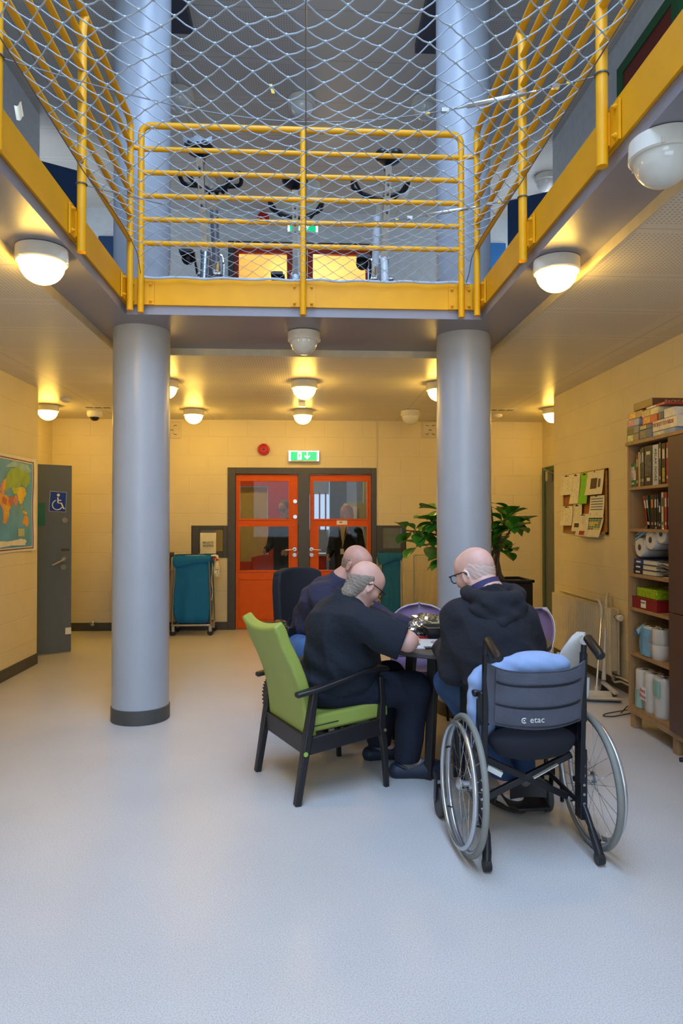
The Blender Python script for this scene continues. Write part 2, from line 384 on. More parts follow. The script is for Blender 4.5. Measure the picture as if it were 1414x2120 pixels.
def sdf_obj(name, sdf, h, m, parent=None, off=0., clips=(), wr=None, relax=1, ck=0.):
    Vv, Q = sdf.mesh(h, off, clips, wr, ck=ck)
    for _ in range(relax):
        E = np.concatenate([Q[:, [0, 1]], Q[:, [1, 2]], Q[:, [2, 3]], Q[:, [3, 0]]]); s = np.zeros_like(Vv); c = np.zeros(len(Vv))
        np.add.at(s, E[:, 0], Vv[E[:, 1]]); np.add.at(c, E[:, 0], 1); np.add.at(s, E[:, 1], Vv[E[:, 0]]); np.add.at(c, E[:, 1], 1)
        Vv = Vv*.5+.5*s/np.maximum(c, 1)[:, None]
    if parent is not None:
        M = np.array(PM[parent.name].inverted()); Vv = Vv @ M[:3, :3].T + M[:3, 3]
        loc = (0, 0, 0)
    else:
        loc = np.array([(Vv[:, 0].min()+Vv[:, 0].max())/2, (Vv[:, 1].min()+Vv[:, 1].max())/2, Vv[:, 2].min()]); Vv = Vv-loc
    me = bpy.data.meshes.new(name); me.vertices.add(len(Vv)); me.vertices.foreach_set('co', Vv.astype(np.float32).ravel())
    me.loops.add(len(Q)*4); me.loops.foreach_set('vertex_index', Q.astype(np.int32).ravel())
    me.polygons.add(len(Q)); me.polygons.foreach_set('loop_start', np.arange(0, len(Q)*4, 4, dtype=np.int32))
    try: me.polygons.foreach_set('loop_total', np.full(len(Q), 4, np.int32))
    except Exception: pass
    me.materials.append(m); me.update(calc_edges=True); me.validate(); me.shade_smooth()
    o = bpy.data.objects.new(name, me); COL.objects.link(o); o.parent = parent; o.location = loc
    PM[o.name] = (PM[parent.name] if parent is not None else Matrix.Identity(4)) @ T(Vector(loc))
    return o
# ------------------------------------------------------------ shared materials
wallx = block_mat('painted_block_wall', 0); wally = block_mat('painted_block_wall_side', 1)
M_floor = floor_mat()
M_ceil = ceil_mat('perforated_cream_ceiling', (222, 214, 196), .38)
M_ceilu = ceil_mat('perforated_white_ceiling', (206, 203, 192), .45)
M_wallu = mat('pale_upper_wall', (205, 212, 214), .55, bump=.15, bscale=40)
M_slab = mat('grey_lilac_concrete', (140, 139, 148), .38, bump=.12, bscale=25, var=.04, scale=3)
M_col = mat('blue_grey_column_paint', (168, 174, 182), .33, bump=.12, bscale=14, var=.03, scale=4)
M_yel = mat('yellow_gloss_paint', (232, 163, 4), .42, var=.05, scale=6, spec=.35)
M_base = mat('charcoal_skirting', (74, 73, 70), .5)
M_dkfr = mat('charcoal_frame_paint', (68, 66, 60), .4)
M_org = mat('orange_door_paint', (216, 92, 0), .5, spec=.25, var=.04)
M_steel = mat('brushed_steel', (190, 188, 180), .28, 1.0)
M_chrome = mat('chrome', (215, 215, 218), .12, 1.0)
M_blk = mat('black_plastic', (24, 24, 27), .4)
M_wht = mat('white_plastic', (226, 226, 220), .35)
M_glass = glass_mat('window_glass', refl=.012)
M_cream = mat('cream_trim', (212, 200, 170), .45)
LW, RW, LR, RR, BW, ZC, ZS, ZU, ZT = -2.675, 2.655, -3.27, 3.17, 9.0, 2.745, 2.797, 3.03, 5.5
# ------------------------------------------------------------ shell
struct(MB().box(-3.6, -4.8, -.1, 3.5, 14.2, 0).build('floor', M_floor, origin=False))
def wall(name, boxes, m):
    b = MB()
    for q in boxes: b.box(*q)
    return struct(b.build(name, m, origin=False, smooth=False))
wall('wall_left', [(LR, -4.6, 0, LW, 6.97, ZC+.2)], wally)
wall('wall_left_recess', [(LR-.2, 6.97, 0, LR, BW+.2, ZC+.2)], wally)
wall('wall_right', [(RW, -4.6, 0, RR, 7.18, ZC+.2)], wally)
wall('wall_right_recess', [(RR, 7.18, 0, RR+.2, BW+.2, ZC+.2)], wally)
DX0, DX1, DZ = -1.02, .935, 2.12
WZ0, WZ1 = .94, 1.36
wall('wall_back', [(LR, BW, 0, -1.49, BW+.18, ZC), (RR, BW, 0, 1.33, BW+.18, ZC), (-1.49, BW, 0, DX0, BW+.18, WZ0), (-1.49, BW, WZ1, DX0, BW+.18, ZC),
     (DX1, BW, 0, 1.33, BW+.18, WZ0), (DX1, BW, WZ1, 1.33, BW+.18, ZC), (DX0, BW, DZ, DX1, BW+.18, ZC)], wallx)
wall('wall_rear', [(-3.6, -4.8, 0, 3.5, -4.6, ZT)], wallx)
wall('wall_upper_left', [(LR, -4.6, ZU, LW, 6.97, ZT), (LR-.2, 6.97, ZU, LR, BW+.2, ZT)], M_wallu)
wall('wall_upper_right', [(RW, -4.6, ZU, RR, 7.18, ZT), (RR, 7.18, ZU, RR+.2, BW+.2, ZT)], M_wallu)
UD = 5.10
wall('wall_upper_back', [(LR, BW, ZU-.1, DX0, BW+.18, ZT), (DX1, BW, ZU-.1, RR, BW+.18, ZT), (DX0, BW, UD, DX1, BW+.18, ZT)], M_wallu)
wall('floor', [(LR, -4.6, ZS, -1.2, 4.6, ZU), (1.2, -4.6, ZS, RR, 4.6, ZU), (LR, 4.6, ZS, RR, BW, ZU), (-1.2, -4.6, ZS, 1.2, -3.0, ZU)], M_slab)
wall('ceiling', [(LW, -4.6, ZC, -1.5, 5.5, ZS), (1.5, -4.6, ZC, RW, 5.5, ZS), (LR, 5.5, ZC, RR, BW, ZS)], M_ceil)
wall('ceiling', [(LR, -4.6, ZT, -1.2, BW+.2, ZT+.1), (1.2, -4.6, ZT, RR, BW+.2, ZT+.1), (-1.2, 5.0, ZT, 1.2, BW+.2, ZT+.1), (-1.2, -4.6, ZT, 1.2, -3.2, ZT+.1)], M_ceilu)
wall('wall_skylight_shaft', [(-1.3, -3.3, ZT+.1, -1.2, 5.1, 7.5), (1.2, -3.3, ZT+.1, 1.3, 5.1, 7.5), (-1.2, 5.0, ZT+.1, 1.2, 5.1, 7.5), (-1.2, -3.3, ZT+.1, 1.2, -3.2, 7.5)], M_wallu)
M_dbeam = mat('dark_slate_paint', (62, 68, 84), .5)
struct(MB().box(-1.2, 2.5, 5.42, -.93, 5.62, 5.5).build('trim_1', M_dbeam)); struct(MB().box(.93, 2.5, 5.42, 1.2, 5.75, 5.5).build('trim_2', M_dbeam))
# ceiling edge strips facing the opening
e = .012
struct(MB().box(-1.5, -4.5, ZC-.004, -1.5+e, 5.5, ZS).build('trim_3', M_cream)); struct(MB().box(1.5-e, -4.5, ZC-.004, 1.5, 5.5, ZS).build('trim_4', M_cream))
struct(MB().box(-1.5, 5.5-e, ZC-.004, 1.5, 5.5, ZS).build('trim_5', M_cream))
struct(MB().box(.93, BW-.01, DZ, .945, BW, ZC).build('trim_6', M_cream))
# yellow fascia plates round the opening
fz0, fz1 = 2.857, ZU+.006
struct(MB().box(-1.2, -3, fz0, -1.186, 4.6, fz1).build('trim_7', M_yel, bevel=.002)); struct(MB().box(1.186, -3, fz0, 1.2, 4.6, fz1).build('trim_8', M_yel, bevel=.002))
struct(MB().box(-1.186, 4.586, fz0, 1.186, 4.6, fz1).build('trim_9', M_yel, bevel=.002))
# skirting
bh, bt = .105, .012
def base(name, *q): return struct(MB().box(*q).build(name, M_base, bevel=.003))
base('baseboard_left', LW, -4.5, 0, LW+bt, 6.97, bh); base('baseboard_right', RW-bt, -4.5, 0, RW, 7.18, bh)
base('baseboard_back_left', LR, BW-bt, 0, DX0, BW, bh); base('baseboard_back_right', DX1, BW-bt, 0, RR, BW, bh)
base('baseboard_left_recess', LR, 7.1, 0, LR+bt, BW-bt, bh); base('baseboard_right_recess', RR-bt, 7.18, 0, RR, 8.1, bh)
# ------------------------------------------------------------ columns (with dark skirting band)
for i, (cx, cy, lab) in enumerate(((-1.188, 5.01, 'round blue-grey concrete column standing left of the seated group'), (1.178, 5.04, 'round blue-grey concrete column standing between the plant branches, behind the man in the wheelchair'))):
    t = thing('column', lab, 'column', (cx, cy, 0), kind='structure')
    MB().cyl((0, 0, 0), (0, 0, ZS), .2, n=64).build('shaft', M_col, t)
    MB().lathe([(.2, .001), (.206, .002), (.206, .098), (.2, .102)], n=64).build('skirting_band', M_base, t)
    MB().cyl((0, 0, ZU), (0, 0, ZT), .2, n=64).build('shaft', M_col, t)
# ------------------------------------------------------------ door sets
def lever(parent, p, side, m=M_steel, cyl=True):
    b = MB(); b.cyl(p, (p[0], p[1]-.012, p[2]), .026, n=24); b.tube(arc([(p[0], p[1]-.01, p[2]), (p[0], p[1]-.055, p[2]), (p[0]+side*.12, p[1]-.055, p[2]-.01)], .02), .009, 10)
    if cyl: b.cyl((p[0], p[1], p[2]-.075), (p[0], p[1]-.014, p[2]-.075), .026, n=24); b.cyl((p[0], p[1]-.014, p[2]-.075), (p[0], p[1]-.02, p[2]-.075), .013, n=16)
    b.build('door_handle', m, parent, world=True)
def glazed_leaf(name, x0, x1, z0, z1, y, panes, m, hs=None, knobs=(), label=None):
    t = thing(name, label or name, 'door', ((x0+x1)/2, y, z0), kind='structure')
    b = MB(); xs = sorted({x0, x1}); fr = .042
    # leaf as bars around the panes
    zc = [z0] + [z for pn in panes for z in (pn[2], pn[3])] + [z1]; zc = sorted(zc)
    lows = [z0] + [pn[3] for pn in panes]; highs = [pn[2] for pn in panes] + [z1]
    for a, c in zip(lows, highs): b.box(x0, y, a, x1, y+.05, c)
    for pn in panes: b.box(x0, y, pn[2], pn[0], y+.05, pn[3]); b.box(pn[1], y, pn[2], x1, y+.05, pn[3])
    b.build('leaf', m, t, world=True, bevel=.002)
    b = MB()
    for pn in panes:
        for q in ((pn[0]-.02, pn[2]-.02, pn[1]+.02, pn[2]), (pn[0]-.02, pn[3], pn[1]+.02, pn[3]+.02), (pn[0]-.02, pn[2], pn[0], pn[3]), (pn[1], pn[2], pn[1]+.02, pn[3])):
            b.box(q[0], y-.008, q[1], q[2], y+.0, q[3])
    b.build('glazing_bead', m, t, world=True, bevel=.002)
    for pn in panes: MB().box(pn[0]+.001, y+.02, pn[2]+.001, pn[1]-.001, y+.026, pn[3]-.001).build('glass_pane', M_glass, t, world=True)
    return t
def PXb(px, Y=BW-.02): return P(px, 1078, Y=Y).x
def PZb(py, Y=BW-.02): return P(630, py, Y=Y).z
yd = BW+.02
fr = thing('door_frame', 'charcoal steel frame round the orange double doors in the back wall', 'door frame', (-.04, BW, 0), kind='structure')
b = MB(); xa, xb, xc, xd = PXb(487), PXb(617), PXb(641), PXb(769)
b.box(DX0, BW-.015, 0, xa, BW+.16, DZ); b.box(xd, BW-.015, 0, DX1, BW+.16, DZ); b.box(xb, BW-.015, 0, xc, BW+.16, DZ-.08); b.box(xa, BW-.015, DZ-.085, xd, BW+.16, DZ)
b.build('frame', M_dkfr, fr, world=True, bevel=.004)
zt = DZ-.088
p1 = [(PXb(496), PXb(597.5), PZb(1181), PZb(1090)), (PXb(496), PXb(597.5), PZb(1074), PZb(996))]
p2 = [(PXb(660), PXb(760), PZb(1181), PZb(1090)), (PXb(649), PXb(760), PZb(1074), PZb(996))]
d1 = glazed_leaf('door_1', xa+.003, xb-.003, .012, zt, yd, p1, M_org, label='left leaf of the orange glazed double doors')
d2 = glazed_leaf('door_2', xc+.003, xd-.003, .012, zt, yd, p2, M_org, label='right leaf of the orange glazed double doors')
# lower pressed panels
for t, x0, x1 in ((d1, xa, xb), (d2, xc, xd)):
    b = MB(); z0, z1 = .13, PZb(1198)
    for q in ((x0+.05, z0, x1-.05, z0+.012), (x0+.05, z1-.012, x1-.05, z1), (x0+.05, z0, x0+.062, z1), (x1-.062, z0, x1-.05, z1)): b.box(q[0], yd-.007, q[1], q[2], yd, q[3])
    b.build('kick_panel', M_org, t, world=True, bevel=.002)
q = P(610, 1137, Y=yd); lever(d1, (q.x, yd, q.z), -1); q = P(645, 1137, Y=yd); lever(d2, (q.x, yd, q.z), 1)
for py in (1038, 1070):
    q = P(611, py, Y=yd); MB().cyl((q.x, yd, q.z), (q.x, yd-.015, q.z), .026, n=24).build('lock_cylinder', M_steel, d1, world=True)
q = P(708, 1082, Y=yd); t = MB(); t.box(q.x-.07, yd-.004, q.z-.028, q.x+.07, yd-.001, q.z+.028); t.build('notice', M_wht, d2, world=True)
mr = mat('label_red', (170, 30, 30), .5); MB().box(q.x-.035, yd-.006, q.z-.003, q.x+.005, yd-.004, q.z+.01).build('notice_emblem', mr, d2, world=True)
# side windows beside the doors
def side_window(n, x0, x1, px0, px1, py0, py1, lab):
    t = thing('window_%d' % n, lab, 'window', ((x0+x1)/2, BW, WZ0), kind='structure'); b = MB()
    gx0, gx1 = PXb(px0), PXb(px1); gz1, gz0 = PZb(py0), PZb(py1)
    for q in ((x0, WZ0, gx0, WZ1), (gx1, WZ0, x1, WZ1), (gx0, WZ0, gx1, gz0), (gx0, gz1, gx1, WZ1)): b.box(q[0], BW-.01, q[1], q[2], BW+.12, q[3])
    b.build('window_frame', M_dkfr, t, world=True, bevel=.004); MB().box(gx0, BW+.03, gz0, gx1, BW+.036, gz1).build('glass_pane', M_glass, t, world=True)
    return t
w1 = side_window(1, -1.48, DX0, 412, 461, 1097, 1141, 'small charcoal window left of the orange doors')
w2 = side_window(2, DX1, 1.32, 793, 832, 1093, 1136, 'small charcoal window right of the orange doors')
M_paper = mat('white_paper', (228, 222, 200), .7, bump=.1, bscale=12)
M_ink = mat('black_ink', (30, 30, 30), .6)
a = P(414.5, 1103, Y=BW-.012); c = P(447.5, 1146, Y=BW-.012)
sg = thing('paper_notice', 'white paper notice for used mops taped to the small window left of the doors', 'notice', ((a.x+c.x)/2, BW-.012, c.z))
MB().grid(lambda u, v: (a.x+(c.x-a.x)*u, BW-.014-.012*math.sin(v*PI)*math.sin(u*4+1)**2-.01*(1-v)**3*u, c.z+(a.z-c.z)*v), 10, 14, th=.0006).build('sheet', M_paper, sg, world=True)
for i, s in enumerate(('BRUKTE', 'MOPPER')):
    q = P(431, 1123.5+i*7, Y=BW-.03); text('lettering', s, .042, frame((1, 0, 0), (0, 0, 1), q), M_ink, sg, sx=.92)
for k, px in enumerate((417, 791)):
    q = P(px, 1147, Y=BW-.013); st = thing('red_sticker', ('small red warning sticker on the window frame under the paper notice', 'small red warning sticker on the window frame right of the doors')[k], 'sticker', (q.x, BW-.012, q.z-.01))
    MB().box(q.x-.045, BW-.013, q.z-.014, q.x+.045, BW-.011, q.z+.014).build('sheet', mat('sticker_red', (120, 22, 24), .5), st, world=True)
    b = MB()
    for j in range(5): b.box(q.x-.036+j*.015, BW-.0142, q.z-.004, q.x-.026+j*.015, BW-.013, q.z+.005)
    b.build('lettering', M_wht, st, world=True)
# upper double door
fu = thing('door_frame', 'dark frame round the red glazed double doors on the upper floor', 'door frame', (-.04, BW, ZU), kind='structure')
M_red = mat('brick_red_paint', (176, 52, 26), .4)
b = MB(); ua, ub, uc, ud = P(484, 520, Y=BW).x, P(606, 520, Y=BW).x, P(636, 520, Y=BW).x, P(768, 520, Y=BW).x
b.box(DX0, BW-.015, ZU, ua, BW+.16, UD); b.box(ud, BW-.015, ZU, DX1, BW+.16, UD); b.box(ub, BW-.015, ZU, uc, BW+.16, UD-.07); b.box(ua, BW-.015, UD-.07, ud, BW+.16, UD)
b.build('frame', mat('slate_frame_paint', (60, 66, 72), .4), fu, world=True, bevel=.004)
zz = P(540, 523, Y=BW).z
for n, x0, x1, pa, pb in ((3, ua, ub, 494, 594), (4, uc, ud, 648, 757)):
    glazed_leaf('door_%d' % n, x0+.003, x1-.003, ZU+.01, UD-.073, yd, [(P(pa, 540, Y=BW).x, P(pb, 540, Y=BW).x, ZU+1.15, zz)], M_red, label='upper floor red glazed door leaf %s' % ('on the left' if n == 3 else 'on the right'))
# plain doors
def plain_door(name, lab, hinge, ang, w, h, z, m, edge=None):
    t = thing(name, lab, 'door', hinge, kind='structure'); t.rotation_euler = (0, 0, ang); PM[t.name] = T(Vector(hinge)) @ Rz(ang)
    MB().box(0, -.022, .012, w, .022, h).build('leaf', m, t, bevel=.003); return t
M_gdoor = mat('slate_blue_door_paint', (92, 102, 112), .35, var=.03); M_bdoor = mat('navy_door_paint', (22, 58, 100), .4); M_tdoor = mat('teal_door_frame_paint', (60, 92, 84), .45)
M_teal = mat('teal_plate_paint', (28, 104, 96), .4)
ang = math.atan2(.2, .268); d5 = plain_door('door_5', 'slate blue door ajar with a wheelchair sign', (LR+.025, 7.05, 0), ang, .87, 2.02, 0, M_gdoor)
def dl(px, py):  # point on the door_5 face in door space
    I = PM[d5.name].inverted(); o = I @ Vector((0, 0, H)); d = (I.to_3x3() @ ray(px, py)); t = (-.022-o.y)/d.y; r = o+d*t; return r
a = dl(102, 1018); c = dl(135, 1059)
s = thing('accessible_toilet_sign', 'blue wheelchair symbol sign stuck on the slate blue door', 'sign', PM[d5.name] @ Vector(((a.x+c.x)/2, -.024, c.z))); s.rotation_euler = (0, 0, ang); PM[s.name] = T(s.location) @ Rz(ang)
w, h = c.x-a.x, a.z-c.z
M_sign = mat('sign_blue', (10, 60, 158), .3)
Ms = Ry(math.radians(3))
g = MB(); g.M = Ms; g.box(-w/2, -.002, 0, w/2, 0, h); g.build('panel', M_sign, s)
g = MB(); g.M = Ms; g.box(-w/2-.003, -.001, -.003, w/2+.003, .0005, h+.003); g.build('panel_border', M_wht, s)
g = MB(); g.M = Ms @ T(0, -.003, 0); k = h
g.lathe([(0, 0), (.075*k, 0), (.075*k, .001), (0, .001)], c=(0*k, 0, .84*k), n=20, M=Rx(PI/2))
pts = [(-.02*k+.245*k*math.cos(math.radians(t)), 0, .33*k+.245*k*math.sin(math.radians(t))) for t in range(110, 340, 12)]
g.tube(pts, .028*k, 6); g.tube([(-.02*k, 0, .72*k), (0.0, 0, .44*k), (.17*k, 0, .43*k), (.30*k, 0, .16*k), (.36*k, 0, .18*k)], .036*k, 6); g.tube([(-.01*k, 0, .58*k), (.16*k, 0, .57*k)], .026*k, 6)
vs = g.v; g.v = [Vector((v.x, max(-.006, min(v.y, 0)), v.z)) for v in vs]; g.build('symbol', M_wht, s)
q = dl(134, 1077); MB().cyl((q.x, -.022, q.z), (q.x, -.03, q.z), .03, n=24).build('lock_cylinder', M_steel, d5)
q = dl(131, 1157); b = MB(); b.cyl((q.x, -.022, q.z), (q.x, -.036, q.z), .03, n=24); b.tube(arc([(q.x, -.03, q.z), (q.x, -.075, q.z), (q.x-.13, -.075, q.z-.06)], .02), .011, 10); b.cyl((q.x, -.022, q.z-.09), (q.x, -.036, q.z-.09), .03, n=24); b.build('door_handle', M_steel, d5)
q = dl(86, 1065); MB().box(q.x-.06, -.026, q.z-.12, q.x+.035, -.022, q.z+.12).build('closer_plate', M_teal, d5)
q = dl(141, 1306); MB().box(q.x-.03, -.028, q.z-.035, q.x+.03, -.022, q.z+.035).build('floor_latch_plate', M_wht, d5)
q = dl(140, 1138); MB().box(q.x-.07, -.0235, q.z-.012, q.x+.02, -.022, q.z+.012).build('scuffed_strike_plate', mat('worn_brass', (88, 74, 50), .5, .5), d5)
MB().box(0, -.01, 0, .87, .012, .012).build('bottom_seal', M_steel, d5)
# grey door on the right recess wall
d6 = thing('door_6', 'grey door with green frame at the far right corner', 'door', (RR-.03, 8.3, 0), kind='structure')
MB().box(RR-.04, 7.75, .01, RR-.006, 8.78, 2.06).build('leaf', M_gdoor, d6, world=True, bevel=.003)
b = MB(); b.box(RR-.055, 8.78, 0, RR-.002, 8.86, 2.12); b.box(RR-.055, 7.67, 0, RR-.002, 7.75, 2.12); b.box(RR-.055, 7.75, 2.06, RR-.002, 8.78, 2.12); b.build('door_casing', M_tdoor, d6, world=True, bevel=.003)
b = MB(); b.tube(arc([(RR-.05, 8.72, 2.10), (RR-.12, 8.62, 2.09), (RR-.05, 8.45, 2.02)], .03), .008, 8); b.box(RR-.11, 8.5, 1.93, RR-.05, 8.58, 2.05); b.build('door_closer', M_steel, d6, world=True)
MB().box(RR-.06, 8.15, 1.28, RR-.04, 8.45, 1.5).build('closer_plate', M_teal, d6, world=True)
# upper floor side doors
plain_door('door_7', 'navy blue door ajar on the upper left', (LR+.025, 7.05, ZU), math.atan2(.5, .86), .97, 2.18, 0, M_bdoor)
plain_door('door_8', 'navy blue door ajar on the upper right', (RR-.04, 7.35, ZU), PI-math.atan2(.5, .86), .9, 2.12, 0, M_bdoor)
q0 = P(205, 490, Y=BW)
struct(MB().box(q0.x, BW-.03, ZU, q0.x+.85, BW-.002, q0.z).build('door_9', M_bdoor, bevel=.003))
q1 = P(1046, 505, Y=BW); struct(MB().box(q1.x-.85, BW-.03, ZU, q1.x, BW-.002, q1.z).build('door_10', mat('sky_blue_door_paint', (40, 110, 170), .4), bevel=.003))
d11 = thing('door_11', 'dark red door in a green frame on the upper right wall', 'door', (RW, 5.2, ZU), kind='structure')
MB().box(RW-.03, 4.72, ZU, RW-.002, 5.48, 5.13).build('leaf', mat('dark_red_door_paint', (120, 36, 26), .4), d11, world=True)
b = MB(); b.box(RW-.04, 5.48, ZU, RW-.002, 5.58, 5.22); b.box(RW-.04, 4.62, ZU, RW-.002, 4.72, 5.22); b.box(RW-.04, 4.72, 5.13, RW-.002, 5.48, 5.22); b.build('door_casing', mat('green_frame_paint', (24, 92, 48), .4), d11, world=True)
# ------------------------------------------------------------ ceiling lamps
M_lit = mat('lit_opal_glass', (255, 236, 200), .4, emit=LAMP_S, ecol=LAMP_C)
M_opal = mat('unlit_opal_glass', (222, 222, 214), .12, var=.01, coat=.5)
M_lbase = mat('lamp_base_white', (222, 218, 206), .4)
def lamp(x, y, z, r, lit, lab, group=None):
    t = thing('ceiling_lamp', lab, 'ceiling lamp', (x, y, z), group=group)
    MB().lathe([(r*.78, 0), (r, -.004), (r*1.02, -r*.55), (r*.97, -r*.6), (r*.9, -r*.6)], n=40).build('base_ring', M_lbase, t)
    pr = [(r*.88, -r*.55)] + [(r*.88*math.cos(a), -r*.6-r*.88*math.sin(a)*.95) for a in [i*PI/2/10 for i in range(11)]]
    MB().lathe(pr[::-1], n=40).build('glass_dome', M_lit if lit else M_opal, t); b = MB()
    for a in (0, 2.1, 4.2): b.cbox((r*1.0*math.cos(a), r*1.0*math.sin(a), -r*.5), (.012, .012, .02))
    b.build('clip', M_lbase, t); return t
def lpx(px, py, z): q = P(px, py, Z=z); return q.x, q.y
for px, py, z, r, lit, lab in (
    (87, 515, ZS, .125, 1, 'glowing dome lamp under the left side of the concrete gallery'), (1152, 538, ZS, .118, 1, 'glowing dome lamp under the right side of the concrete gallery'),
    (1374, 290, ZS, .118, 0, 'unlit dome lamp under the gallery at the right photo edge'), (629, 688, ZS, .115, 0, 'unlit dome lamp under the gallery beam between the two columns'),
    (630, 789, ZC, .122, 1, 'glowing dome lamp in front of the one over the doors'), (627, 849, ZC, .118, 1, 'glowing dome lamp nearest the exit sign above the doors'),
    (401, 848, ZC, .118, 1, 'glowing dome lamp on the ceiling just right of the left column'), (99, 839, ZC, .12, 1, 'glowing dome lamp in the far left corner above the slate door'),
    (342, 788, ZC, .122, 1, 'glowing dome lamp half hidden behind the left column'), (909, 793, ZC, .122, 1, 'glowing dome lamp half hidden behind the right column'),
    (850, 850, ZC, .118, 0, 'unlit dome lamp on the cream ceiling left of the right column'), (1145, 845, ZC, .12, 1, 'glowing dome lamp in the far right corner cut off by the wall')):
    x, y = lpx(px, py, z); lamp(x, y, z, r, lit, lab)
for px, py, lab in ((625, 205, 'unlit dome lamp on the upper ceiling seen through the net in the middle'), (372, 190, 'unlit dome lamp on the upper ceiling close to the left column'), (880, 208, 'unlit dome lamp on the upper ceiling close to the right column'),
    (829, 378, 'unlit dome lamp on the upper ceiling beside the right exercise bike'), (425, 372, 'unlit dome lamp on the upper ceiling behind the left exercise bike'), (640, 380, 'unlit dome lamp on the upper ceiling above the upper exit sign'), (1131, 364, 'unlit dome lamp on the upper ceiling above the right navy door')):
    x, y = lpx(px, py, ZT); lamp(x, y, ZT, .13, 0, lab)
# ------------------------------------------------------------ ceiling and wall fittings
x, y = lpx(196, 852, ZC); cm = thing('security_camera', 'small white dome security camera on the ceiling left of the left column', 'camera', (x, y, ZC))
MB().lathe([(.085, 0), (.09, -.01), (.09, -.05), (.07, -.07), (.055, -.07)], n=32).build('housing', M_wht, cm)
MB().lathe([(.0, -.115), (.03, -.11), (.05, -.09), (.056, -.065)], n=24).build('tinted_dome', mat('smoked_dome', (30, 26, 22), .1), cm)
for px, py, lab in ((205, 843, 'slotted ceiling vent behind the security camera'), (1040, 848, 'slotted ceiling vent right of the right column')):
    x, y = lpx(px, py, ZC); v = thing('ceiling_vent', lab, 'vent', (x, y, ZC)); b = MB(); b.box(-.17, -.05, -.006, .17, .05, 0); b.build('frame', M_lbase, v)
    b = MB(); [b.box(-.15+i*.1, -.035, -.008, -.07+i*.1, .035, -.006) for i in range(3)]; b.build('slot', mat('vent_slot_grey', (120, 110, 90), .6), v)
for px, py, lab in ((136, 825, 'flat white smoke detector near the far left lamp'), (1030, 858, 'flat white smoke detector beside the right column')):
    x, y = lpx(px, py, ZC); v = thing('smoke_detector', lab, 'smoke detector', (x, y, ZC)); MB().lathe([(.055, 0), (.06, -.01), (.055, -.03), (.035, -.042), (.0, -.044)], n=28).build('body', M_lbase, v)
def on_back(px, py, d=0.): q = P(px, py, Y=BW-d); return q
for lo, lab, lab2 in ((1, 'round red alarm sounder on the wall left of the lower exit sign', 'green exit sign with a down arrow above the orange doors'), (0, 'round red alarm sounder on the upper floor wall', 'green exit sign on the upper floor seen through the net')):
    q = on_back(546, 931) if lo else on_back(545, 452); a = thing('fire_alarm_sounder', lab, 'alarm', (q.x, BW, q.z-.075))
    M_al = mat('alarm_red', (196, 30, 22), .35)
    MB().lathe([(.078, 0), (.078, .03), (.07, .045), (.05, .05), (.0, .052)], c=(0, 0, .075), M=Rx(PI/2), n=36).build('housing', M_al, a)
    b = MB(); b.tube([(.05*math.cos(t*PI/8), -.05, .075+.05*math.sin(t*PI/8)) for t in range(16)], .004, 6, closed=True); b.cbox((0, -.053, .075), (.03, .008, .03)); b.build('grille', mat('alarm_dark_red', (130, 18, 14), .4), a)
    q = on_back(629, 945, .06) if lo else on_back(627, 471, .06)
    x = thing('exit_sign', lab2, 'sign', (q.x, BW, q.z-.07))
    MB().box(-.2, -.07, -.0, .2, 0, .145).build('housing', M_wht, x, bevel=.01)
    M_ex = mat('exit_green_lit', (0, 150, 80), .3, emit=1.1, ecol=(.0, .5, .2)); M_exw = mat('exit_white_lit', (240, 255, 250), .3, emit=1.6, ecol=(.85, 1, .95))
    M_exl = mat('exit_tube_glow', (240, 250, 255), .3, emit=3.0, ecol=(.75, .85, 1))
    MB().box(-.17, -.074, .018, .17, -.07, .132).build('panel', M_ex, x)
    b = MB(); b.box(-.2, -.0735, .132, .2, -.066, .143); b.box(-.197, -.0735, .01, -.172, -.066, .135); b.box(.172, -.0735, .01, .197, -.066, .135); b.build('light_edge', M_exl, x)
    b = MB(); b.M = T(0, -.0745, 0)
    b.box(-.085, -.0012, .028, -.03, 0, .122)                                            # white doorway behind the runner
    b.build('doorway_symbol', M_exw, x)
    b = MB(); b.M = T(0, -.0762, 0); b.ell((-.048, 0, .108), (.008, .001, .008)); b.tube([(-.05, 0, .098), (-.058, 0, .072)], .0075, 6); b.tube([(-.052, 0, .096), (-.038, 0, .086), (-.034, 0, .094)], .004, 6)
    b.tube([(-.052, 0, .096), (-.07, 0, .09), (-.074, 0, .078)], .004, 6); b.tube([(-.058, 0, .072), (-.045, 0, .058), (-.05, 0, .036)], .0052, 6); b.tube([(-.058, 0, .072), (-.068, 0, .054), (-.082, 0, .05)], .0052, 6)
    b.v = [Vector((v.x, -.0762+(v.y+.0762)*.15, v.z)) for v in b.v]; b.build('running_figure', M_ex, x)
    b = MB(); b.M = frame((1, 0, 0), (0, 0, 1), (.045, -.0745, 0)); b.prism([(-.009, .125), (-.009, .062), (-.034, .086), (-.034, .066), (0, .03), (.034, .066), (.034, .086), (.009, .062), (.009, .125)], .0014); b.build('arrow', M_exw, x)
